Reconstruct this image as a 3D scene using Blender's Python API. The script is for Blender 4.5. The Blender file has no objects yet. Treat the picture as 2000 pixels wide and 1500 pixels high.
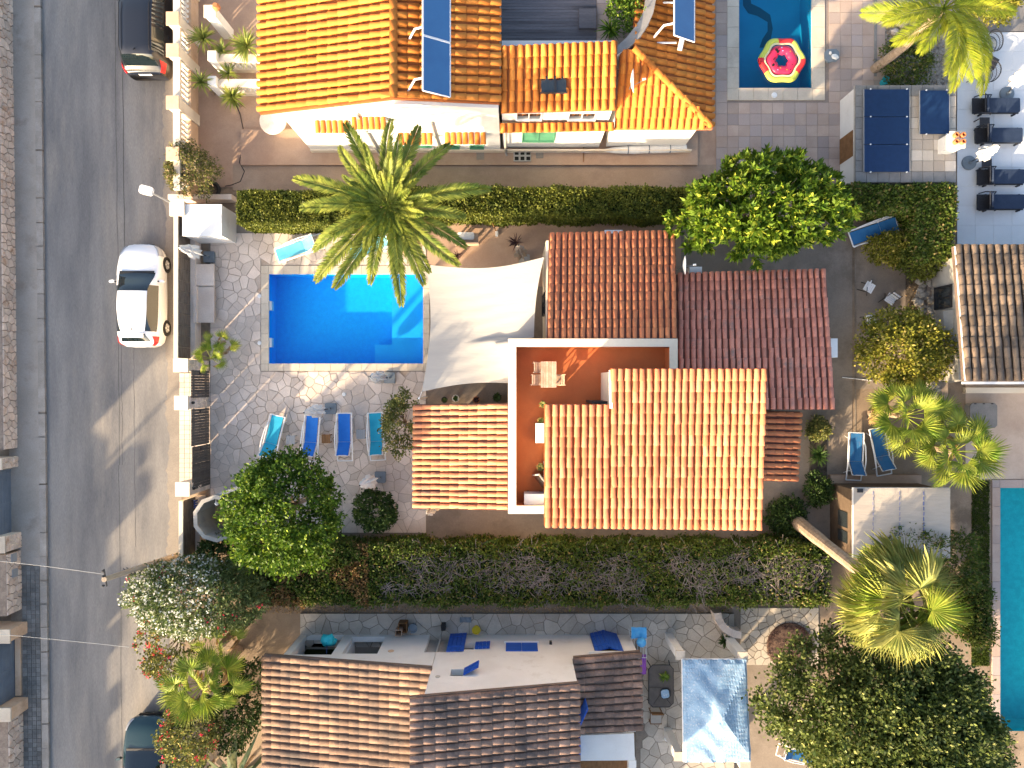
import bpy, math, random
import numpy as np
from mathutils import Vector, Matrix
rad = math.radians
R = random.Random(11)
NR = np.random.RandomState(5)
SC = bpy.context.scene
COL = SC.collection

# ---------------------------------------------------------------- camera, sky, sun, exposure
H = 30.0            # drone height in metres
F = 1395.0          # focal length in pixels of a 2000 px wide frame
cd = bpy.data.cameras.new("camera")
cd.sensor_width = 36.0
cd.lens = 36.0 * F / 2000.0
cd.clip_start = 0.1
cd.clip_end = 2000.0
cam = bpy.data.objects.new("camera", cd)
COL.objects.link(cam)
cam.location = (0, 0, H)
cam.rotation_euler = (0, 0, 0)
SC.camera = cam

SUN_EL = 18.5
SUN_AZ = 47.0       # direction in which the light travels, degrees from +x
sl = bpy.data.lights.new("sun", 'SUN')
sl.energy = 4.2
sl.angle = rad(0.8)
sl.color = (1.0, 0.77, 0.50)
so = bpy.data.objects.new("sun", sl)
COL.objects.link(so)
_d = Vector((math.cos(rad(SUN_AZ)) * math.cos(rad(SUN_EL)), math.sin(rad(SUN_AZ)) * math.cos(rad(SUN_EL)), -math.sin(rad(SUN_EL))))
so.rotation_euler = _d.to_track_quat('-Z', 'Y').to_euler()
so.location = (-40, -40, 30)

wd = bpy.data.worlds.new("World")
SC.world = wd
wd.use_nodes = True
wn = wd.node_tree.nodes
bg = wn["Background"]
sk = wn.new("ShaderNodeTexSky")
sk.sky_type = 'NISHITA'
sk.sun_disc = False
sk.sun_elevation = rad(SUN_EL)
# the sun stands at azimuth SUN_AZ + 180; Nishita rotation 0 is +y, clockwise
sk.sun_rotation = rad(90.0 - (SUN_AZ + 180.0))
sk.air_density = 1.0
sk.dust_density = 4.6
sk.ozone_density = 0.8
wd.node_tree.links.new(sk.outputs[0], bg.inputs[0])
bg.inputs[1].default_value = 0.15

SC.view_settings.view_transform = 'Standard'
SC.view_settings.look = 'None'
SC.view_settings.exposure = 1.70
SC.view_settings.gamma = 1.0
SC.render.engine = 'CYCLES'
SC.cycles.max_bounces = 7
SC.cycles.diffuse_bounces = 3
SC.cycles.transparent_max_bounces = 12
SC.cycles.caustics_reflective = False
SC.cycles.caustics_refractive = False

# ---------------------------------------------------------------- helpers
def W(px, py, z=0.0):
    return ((px - 1000.0) / F * (H - z), (750.0 - py) / F * (H - z), z)

OFF = {}

class MB:
    """collects vertices and faces; faces carry a material index"""
    def __init__(s):
        s.v = []; s.f = []; s.m = []; s.cm = 0
    def add(s, vs, fs):
        o = len(s.v)
        s.v += [tuple(v) for v in vs]
        s.f += [tuple(i + o for i in f) for f in fs]
        s.m += [s.cm] * len(fs)
        return s
    def mat(s, i):
        s.cm = i
        return s
    def box(s, x0, y0, z0, x1, y1, z1):
        x0, x1 = min(x0, x1), max(x0, x1); y0, y1 = min(y0, y1), max(y0, y1)
        return s.add([(x0, y0, z0), (x1, y0, z0), (x1, y1, z0), (x0, y1, z0), (x0, y0, z1), (x1, y0, z1), (x1, y1, z1), (x0, y1, z1)],
                     [(3, 2, 1, 0), (4, 5, 6, 7), (0, 1, 5, 4), (1, 2, 6, 5), (2, 3, 7, 6), (3, 0, 4, 7)])
    def mbox(s, M, sx, sy, sz, ch=0.0):
        """box of size s centred on matrix M; ch chamfers the vertical edges"""
        hx, hy, hz = sx / 2, sy / 2, sz / 2
        if ch > 0:
            p = [(-hx + ch, -hy), (hx - ch, -hy), (hx, -hy + ch), (hx, hy - ch), (hx - ch, hy), (-hx + ch, hy), (-hx, hy - ch), (-hx, -hy + ch)]
            n = 8
            vs = [M @ Vector((x, y, -hz)) for x, y in p] + [M @ Vector((x, y, hz)) for x, y in p]
            return s.add(vs, [tuple(range(n - 1, -1, -1)), tuple(range(n, 2 * n))] + [(i, (i + 1) % n, n + (i + 1) % n, n + i) for i in range(n)])
        vs = [M @ Vector((x, y, z)) for z in (-hz, hz) for x, y in ((-hx, -hy), (hx, -hy), (hx, hy), (-hx, hy))]
        return s.add(vs, [(3, 2, 1, 0), (4, 5, 6, 7), (0, 1, 5, 4), (1, 2, 6, 5), (2, 3, 7, 6), (3, 0, 4, 7)])
    def pbox(s, x0, y0, x1, y1, z0, z1, zr=None):
        """axis box whose top outline is given in picture pixels at height zr (default its top)"""
        zr = z1 if zr is None else zr
        a = W(x0, y0, zr); b = W(x1, y1, zr)
        return s.box(a[0], a[1], z0, b[0], b[1], z1)
    def prism(s, poly, z0, z1):
        n = len(poly)
        ar = sum(poly[i][0] * poly[(i + 1) % n][1] - poly[(i + 1) % n][0] * poly[i][1] for i in range(n))
        if ar < 0: poly = poly[::-1]
        return s.add([(x, y, z0) for x, y in poly] + [(x, y, z1) for x, y in poly],
                     [tuple(range(n - 1, -1, -1)), tuple(range(n, 2 * n))] + [(i, (i + 1) % n, n + (i + 1) % n, n + i) for i in range(n)])
    def hexa(s, top, t):
        """slab: top is four 3-D corners, t the thickness downwards"""
        top = [Vector(p) for p in top]
        nrm = (top[1] - top[0]).cross(top[3] - top[0])
        if nrm.z < 0: top = top[::-1]
        bot = [p - Vector((0, 0, t)) for p in top]
        return s.add(bot + top, [(3, 2, 1, 0), (4, 5, 6, 7), (0, 1, 5, 4), (1, 2, 6, 5), (2, 3, 7, 6), (3, 0, 4, 7)])
    def tube(s, pts, r, n=6, caps=True):
        pts = [Vector(p) for p in pts]
        rs = r if isinstance(r, (list, tuple)) else [r] * len(pts)
        vs, fs = [], []
        for i, p in enumerate(pts):
            t = (pts[min(i + 1, len(pts) - 1)] - pts[max(i - 1, 0)]).normalized()
            up = Vector((0, 0, 1)) if abs(t.z) < 0.9 else Vector((1, 0, 0))
            a = t.cross(up).normalized(); b = t.cross(a).normalized()
            for k in range(n):
                an = 2 * math.pi * k / n
                vs.append(p + (a * math.cos(an) + b * math.sin(an)) * rs[i])
        for i in range(len(pts) - 1):
            for k in range(n):
                fs.append((i * n + k, i * n + (k + 1) % n, (i + 1) * n + (k + 1) % n, (i + 1) * n + k))
        if caps:
            fs.append(tuple(range(n))); m = (len(pts) - 1) * n
            fs.append(tuple(m + k for k in reversed(range(n))))
        return s.add(vs, fs)
    def lathe(s, prof, c=(0, 0, 0), n=16):
        vs, fs = [], []
        for r, z in prof:
            for k in range(n):
                a = 2 * math.pi * k / n
                vs.append((c[0] + r * math.cos(a), c[1] + r * math.sin(a), c[2] + z))
        for i in range(len(prof) - 1):
            for k in range(n):
                fs.append((i * n + k, i * n + (k + 1) % n, (i + 1) * n + (k + 1) % n, (i + 1) * n + k))
        fs.append(tuple(reversed(range(n)))); m = (len(prof) - 1) * n
        fs.append(tuple(m + k for k in range(n)))
        return s.add(vs, fs)
    def rock(s, c, rx, ry, rz, rnd=R, n=7):
        a0 = rnd.random() * 6
        vs = []
        for lay, (zz, q) in enumerate(((-0.9, 0.7), (0.0, 1.0), (0.75, 0.65))):
            for k in range(n):
                a = a0 + 2 * math.pi * k / n
                j = q * (0.8 + 0.4 * rnd.random())
                vs.append((c[0] + rx * j * math.cos(a), c[1] + ry * j * math.sin(a), c[2] + rz * zz * (0.8 + 0.4 * rnd.random())))
        vs.append((c[0], c[1], c[2] + rz))
        fs = [tuple(reversed(range(n)))]
        for i in range(2):
            for k in range(n):
                fs.append((i * n + k, i * n + (k + 1) % n, (i + 1) * n + (k + 1) % n, (i + 1) * n + k))
        for k in range(n): fs.append((2 * n + k, 2 * n + (k + 1) % n, 3 * n))
        return s.add(vs, fs)

def link(o, parent=None):
    COL.objects.link(o)
    if parent is not None: o.parent = parent
    return o

def obj(name, mb, mats, parent=None, smooth=False, local=False):
    """one mesh object; world-space vertices are moved into the parent's frame (or onto the object's own base)"""
    if not isinstance(mats, (list, tuple)): mats = [mats]
    v = np.array(mb.v, dtype=np.float64)
    if local: off = np.zeros(3)
    elif parent is not None: off = np.array(OFF.get(parent.name, (0, 0, 0)))
    else:
        lo, hi = v.min(0), v.max(0)
        off = np.array([(lo[0] + hi[0]) / 2, (lo[1] + hi[1]) / 2, lo[2]])
    me = bpy.data.meshes.new(name)
    me.from_pydata((v - off).tolist(), [], mb.f)
    for m in mats: me.materials.append(MT(m))
    if len(mats) > 1: me.polygons.foreach_set("material_index", mb.m)
    if smooth: me.polygons.foreach_set("use_smooth", [True] * len(me.polygons))
    me.update()
    o = bpy.data.objects.new(name, me)
    link(o, parent)
    OFF[o.name] = tuple(off) if not local else (0, 0, 0)
    if parent is None and not local: o.location = off
    return o

def objnp(name, V, Q, mat, parent=None, mi=None, smooth=False):
    """big mesh from numpy arrays: V (n,3) world, Q (m,k) faces"""
    mats = mat if isinstance(mat, (list, tuple)) else [mat]
    V = np.asarray(V, dtype=np.float64)
    if parent is not None: off = np.array(OFF.get(parent.name, (0, 0, 0)))
    else:
        lo, hi = V.min(0), V.max(0)
        off = np.array([(lo[0] + hi[0]) / 2, (lo[1] + hi[1]) / 2, lo[2]])
    k = Q.shape[1]
    me = bpy.data.meshes.new(name)
    me.vertices.add(len(V)); me.vertices.foreach_set("co", (V - off).astype(np.float32).ravel())
    me.loops.add(Q.size); me.loops.foreach_set("vertex_index", Q.astype(np.int32).ravel())
    me.polygons.add(len(Q))
    me.polygons.foreach_set("loop_start", np.arange(len(Q), dtype=np.int32) * k)
    try: me.polygons.foreach_set("loop_total", np.full(len(Q), k, dtype=np.int32))
    except Exception: pass
    for m in mats: me.materials.append(MT(m))
    if mi is not None: me.polygons.foreach_set("material_index", np.asarray(mi, dtype=np.int32))
    if smooth: me.polygons.foreach_set("use_smooth", np.ones(len(Q), dtype=bool))
    me.update(calc_edges=True)
    o = bpy.data.objects.new(name, me)
    link(o, parent)
    OFF[o.name] = tuple(off)
    if parent is None: o.location = off
    return o

def tag(o, label=None, cat=None, group=None, kind=None):
    if label: o["label"] = label
    if cat: o["category"] = cat
    if group: o["group"] = group
    if kind: o["kind"] = kind
    return o

def thing(name, label, cat, loc=(0, 0, 0), group=None):
    o = bpy.data.objects.new(name, None)
    o.empty_display_size = 0.1
    COL.objects.link(o)
    o.location = loc
    OFF[o.name] = tuple(loc)
    return tag(o, label, cat, group)

def struct(name, mb, mats, parent=None, smooth=False):
    o = obj(name, mb, mats, parent, smooth)
    if parent is None: o["kind"] = "structure"
    return o

def dup(o, loc, rz=0.0, label=None, group=None, sc=1.0, parent=None, mats=None):
    """copy of a thing with its parts and sub-parts; mats swaps materials {old: new}"""
    def cp(a, par):
        c = a.copy()
        if mats and a.type == 'MESH' and any(s.name in mats for s in a.data.materials if s):
            c.data = a.data.copy()
            for i, s in enumerate(c.data.materials):
                if s and s.name in mats: c.data.materials[i] = MT(mats[s.name])
        COL.objects.link(c); c.parent = par
        for ch in a.children: cp(ch, c)
        return c
    r = cp(o, parent)
    r.location = loc; r.rotation_euler = (0, 0, rz); r.scale = (sc, sc, sc)
    if label: r["label"] = label
    if group: r["group"] = group
    return r

def place(o, loc, rz=0.0, sc=1.0):
    o.location = loc; o.rotation_euler = (0, 0, rz); o.scale = (sc, sc, sc)
    return o

# ---------------------------------------------------------------- materials
_MT = {}
SPEC = {}
def MT(name):
    if name not in _MT: _MT[name] = SPEC[name](name)
    return _MT[name]

def lin(h):
    """sRGB hex or 0-255 tuple to linear"""
    if isinstance(h, str): h = tuple(int(h[i:i + 2], 16) for i in (0, 2, 4))
    return tuple(((c / 255.0) / 12.92 if c <= 10 else (((c / 255.0) + 0.055) / 1.055) ** 2.4) for c in h)

def surf(c1, c2=None, c3=None, scale=1.5, rough=0.85, island=0.0, fine=0.12, bump=0.0, bscale=25.0, metal=0.0, spec=0.3,
         coat=0.0, patch=None, contrast=0.5, stretch=(1, 1, 1), objrand=0.0, emit=0.0):
    """procedural surface: two-scale noise between c1 and c2, an optional third colour in patches, per-piece variation"""
    def make(name):
        m = bpy.data.materials.new(name); m.use_nodes = True
        nt = m.node_tree; N = nt.nodes; L = nt.links
        b = N["Principled BSDF"]
        b.inputs["Roughness"].default_value = rough
        b.inputs["Metallic"].default_value = metal
        b.inputs["Specular IOR Level"].default_value = spec
        if coat: b.inputs["Coat Weight"].default_value = coat; b.inputs["Coat Roughness"].default_value = 0.03
        geo = N.new("ShaderNodeNewGeometry")
        mp = N.new("ShaderNodeMapping"); mp.inputs["Scale"].default_value = stretch
        L.new(geo.outputs["Position"], mp.inputs[0])
        def noise(sc, det=4.0, ro=0.6):
            n = N.new("ShaderNodeTexNoise"); n.inputs["Scale"].default_value = sc
            n.inputs["Detail"].default_value = det; n.inputs["Roughness"].default_value = ro
            L.new(mp.outputs[0], n.inputs["Vector"]); return n.outputs[0]
        def ramp(sock, a, z):
            r = N.new("ShaderNodeMapRange"); r.inputs[1].default_value = a; r.inputs[2].default_value = z
            r.clamp = True; L.new(sock, r.inputs[0]); return r.outputs[0]
        def mix(fac, a, bb):
            x = N.new("ShaderNodeMix"); x.data_type = 'RGBA'
            if isinstance(fac, float): x.inputs[0].default_value = fac
            else: L.new(fac, x.inputs[0])
            for i, q in ((6, a), (7, bb)):
                if isinstance(q, tuple): x.inputs[i].default_value = (*q, 1)
                else: L.new(q, x.inputs[i])
            return x.outputs[2]
        col = c1
        if c2 is not None:
            h = 0.5 * (1 - contrast) * 0.5
            col = mix(ramp(noise(scale), 0.5 - 0.25 + h, 0.5 + 0.25 - h), c1, c2)
        if island or objrand:
            oi = N.new("ShaderNodeObjectInfo")
            ad = N.new("ShaderNodeMath"); ad.operation = 'ADD'
            L.new(geo.outputs["Random Per Island"], ad.inputs[0]); L.new(oi.outputs["Random"], ad.inputs[1])
            fr = N.new("ShaderNodeMath"); fr.operation = 'FRACT'; L.new(ad.outputs[0], fr.inputs[0])
            rnd = fr.outputs[0]
            if c3 is not None and patch is None:
                col = mix(ramp(rnd, 0.35, 1.0), col, c3)
            hs = N.new("ShaderNodeHueSaturation")
            wn_ = N.new("ShaderNodeTexWhiteNoise"); wn_.noise_dimensions = '1D'; L.new(rnd, wn_.inputs["W"])
            mr = N.new("ShaderNodeMapRange"); mr.inputs[3].default_value = 1 - island; mr.inputs[4].default_value = 1 + island
            L.new(wn_.outputs["Value"], mr.inputs[0]); L.new(mr.outputs[0], hs.inputs["Value"])
            if isinstance(col, tuple): hs.inputs["Color"].default_value = (*col, 1)
            else: L.new(col, hs.inputs["Color"])
            col = hs.outputs[0]
        if patch is not None:
            col = mix(ramp(noise(patch[0], 6.0, 0.7), patch[1], patch[2]), col, c3)
        if fine:
            hs = N.new("ShaderNodeHueSaturation")
            mr = N.new("ShaderNodeMapRange"); mr.inputs[1].default_value = 0.25; mr.inputs[2].default_value = 0.75
            mr.inputs[3].default_value = 1 - fine; mr.inputs[4].default_value = 1 + fine
            L.new(noise(22.0, 3.0, 0.7), mr.inputs[0]); L.new(mr.outputs[0], hs.inputs["Value"])
            if isinstance(col, tuple): hs.inputs["Color"].default_value = (*col, 1)
            else: L.new(col, hs.inputs["Color"])
            col = hs.outputs[0]
        if isinstance(col, tuple): b.inputs["Base Color"].default_value = (*col, 1)
        else: L.new(col, b.inputs["Base Color"])
        if bump:
            bp = N.new("ShaderNodeBump"); bp.inputs["Strength"].default_value = bump; bp.inputs["Distance"].default_value = 0.03
            L.new(noise(bscale, 4.0, 0.6), bp.inputs["Height"]); L.new(bp.outputs[0], b.inputs["Normal"])
        return m
    return make

def leafm(c1, c2, c3=None, trans=0.32, island=0.35, rough=0.55, clump=2.2):
    """foliage: colour varies leaf by leaf and in clumps, light passes through"""
    def make(name):
        m = bpy.data.materials.new(name); m.use_nodes = True
        nt = m.node_tree; N = nt.nodes; L = nt.links
        b = N["Principled BSDF"]; b.inputs["Roughness"].default_value = rough; b.inputs["Specular IOR Level"].default_value = 0.25
        geo = N.new("ShaderNodeNewGeometry"); oi = N.new("ShaderNodeObjectInfo")
        ad = N.new("ShaderNodeMath"); ad.operation = 'ADD'
        L.new(geo.outputs["Random Per Island"], ad.inputs[0]); L.new(oi.outputs["Random"], ad.inputs[1])
        fr = N.new("ShaderNodeMath"); fr.operation = 'FRACT'; L.new(ad.outputs[0], fr.inputs[0])
        ns = N.new("ShaderNodeTexNoise"); ns.inputs["Scale"].default_value = clump; ns.inputs["Detail"].default_value = 3
        L.new(geo.outputs["Position"], ns.inputs["Vector"])
        a2 = N.new("ShaderNodeMath"); a2.operation = 'MULTIPLY_ADD'; a2.inputs[1].default_value = 0.6
        L.new(fr.outputs[0], a2.inputs[0])
        mr0 = N.new("ShaderNodeMapRange"); mr0.inputs[1].default_value = 0.35; mr0.inputs[2].default_value = 0.65
        mr0.inputs[3].default_value = -0.15; mr0.inputs[4].default_value = 0.55
        L.new(ns.outputs[0], mr0.inputs[0]); L.new(mr0.outputs[0], a2.inputs[2])
        x = N.new("ShaderNodeMix"); x.data_type = 'RGBA'; x.inputs[6].default_value = (*c1, 1); x.inputs[7].default_value = (*c2, 1)
        L.new(a2.outputs[0], x.inputs[0]); col = x.outputs[2]
        wn_ = N.new("ShaderNodeTexWhiteNoise"); wn_.noise_dimensions = '1D'; L.new(fr.outputs[0], wn_.inputs["W"])
        if c3 is not None:
            g = N.new("ShaderNodeMath"); g.operation = 'GREATER_THAN'; g.inputs[1].default_value = 0.9
            L.new(wn_.outputs["Value"], g.inputs[0])
            y = N.new("ShaderNodeMix"); y.data_type = 'RGBA'; y.inputs[7].default_value = (*c3, 1)
            L.new(col, y.inputs[6]); L.new(g.outputs[0], y.inputs[0]); col = y.outputs[2]
        hs = N.new("ShaderNodeHueSaturation"); L.new(col, hs.inputs["Color"])
        mr = N.new("ShaderNodeMapRange"); mr.inputs[3].default_value = 1 - island; mr.inputs[4].default_value = 1 + island
        L.new(wn_.outputs["Value"], mr.inputs[0]); L.new(mr.outputs[0], hs.inputs["Value"])
        L.new(hs.outputs[0], b.inputs["Base Color"])
        tr = N.new("ShaderNodeBsdfTranslucent"); L.new(hs.outputs[0], tr.inputs[0])
        ms = N.new("ShaderNodeMixShader"); ms.inputs[0].default_value = trans
        L.new(b.outputs[0], ms.inputs[1]); L.new(tr.outputs[0], ms.inputs[2])
        L.new(ms.outputs[0], N["Material Output"].inputs[0])
        return m
    return make

def glassm(tint, rough=0.03):
    def make(name):
        m = bpy.data.materials.new(name); m.use_nodes = True
        b = m.node_tree.nodes["Principled BSDF"]
        b.inputs["Base Color"].default_value = (*tint, 1); b.inputs["Roughness"].default_value = rough
        b.inputs["Specular IOR Level"].default_value = 0.8
        b.inputs["Coat Weight"].default_value = 0.6; b.inputs["Coat Roughness"].default_value = 0.02
        return m
    return make

def waterm(tint):
    """pool water: tinted clear body under a rippled reflecting skin"""
    def make(name):
        m = bpy.data.materials.new(name); m.use_nodes = True
        nt = m.node_tree; N = nt.nodes; L = nt.links
        N.remove(N["Principled BSDF"])
        t = N.new("ShaderNodeBsdfTransparent"); t.inputs[0].default_value = (*tint, 1)
        g = N.new("ShaderNodeBsdfGlossy"); g.inputs["Roughness"].default_value = 0.04
        lw = N.new("ShaderNodeLayerWeight"); pw = N.new("ShaderNodeMath"); pw.operation = 'POWER'; pw.inputs[1].default_value = 5.0
        L.new(lw.outputs["Facing"], pw.inputs[0])
        fr = N.new("ShaderNodeMath"); fr.operation = 'MULTIPLY_ADD'; fr.inputs[1].default_value = 0.6; fr.inputs[2].default_value = 0.02
        L.new(pw.outputs[0], fr.inputs[0])
        geo = N.new("ShaderNodeNewGeometry")
        n = N.new("ShaderNodeTexNoise"); n.inputs["Scale"].default_value = 3.0; n.inputs["Detail"].default_value = 3
        L.new(geo.outputs["Position"], n.inputs["Vector"])
        bp = N.new("ShaderNodeBump"); bp.inputs["Strength"].default_value = 0.12; bp.inputs["Distance"].default_value = 0.05
        L.new(n.outputs[0], bp.inputs["Height"])
        L.new(bp.outputs[0], g.inputs["Normal"])
        ms = N.new("ShaderNodeMixShader"); L.new(fr.outputs[0], ms.inputs[0])
        L.new(t.outputs[0], ms.inputs[1]); L.new(g.outputs[0], ms.inputs[2])
        L.new(ms.outputs[0], N["Material Output"].inputs[0])
        return m
    return make

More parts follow.
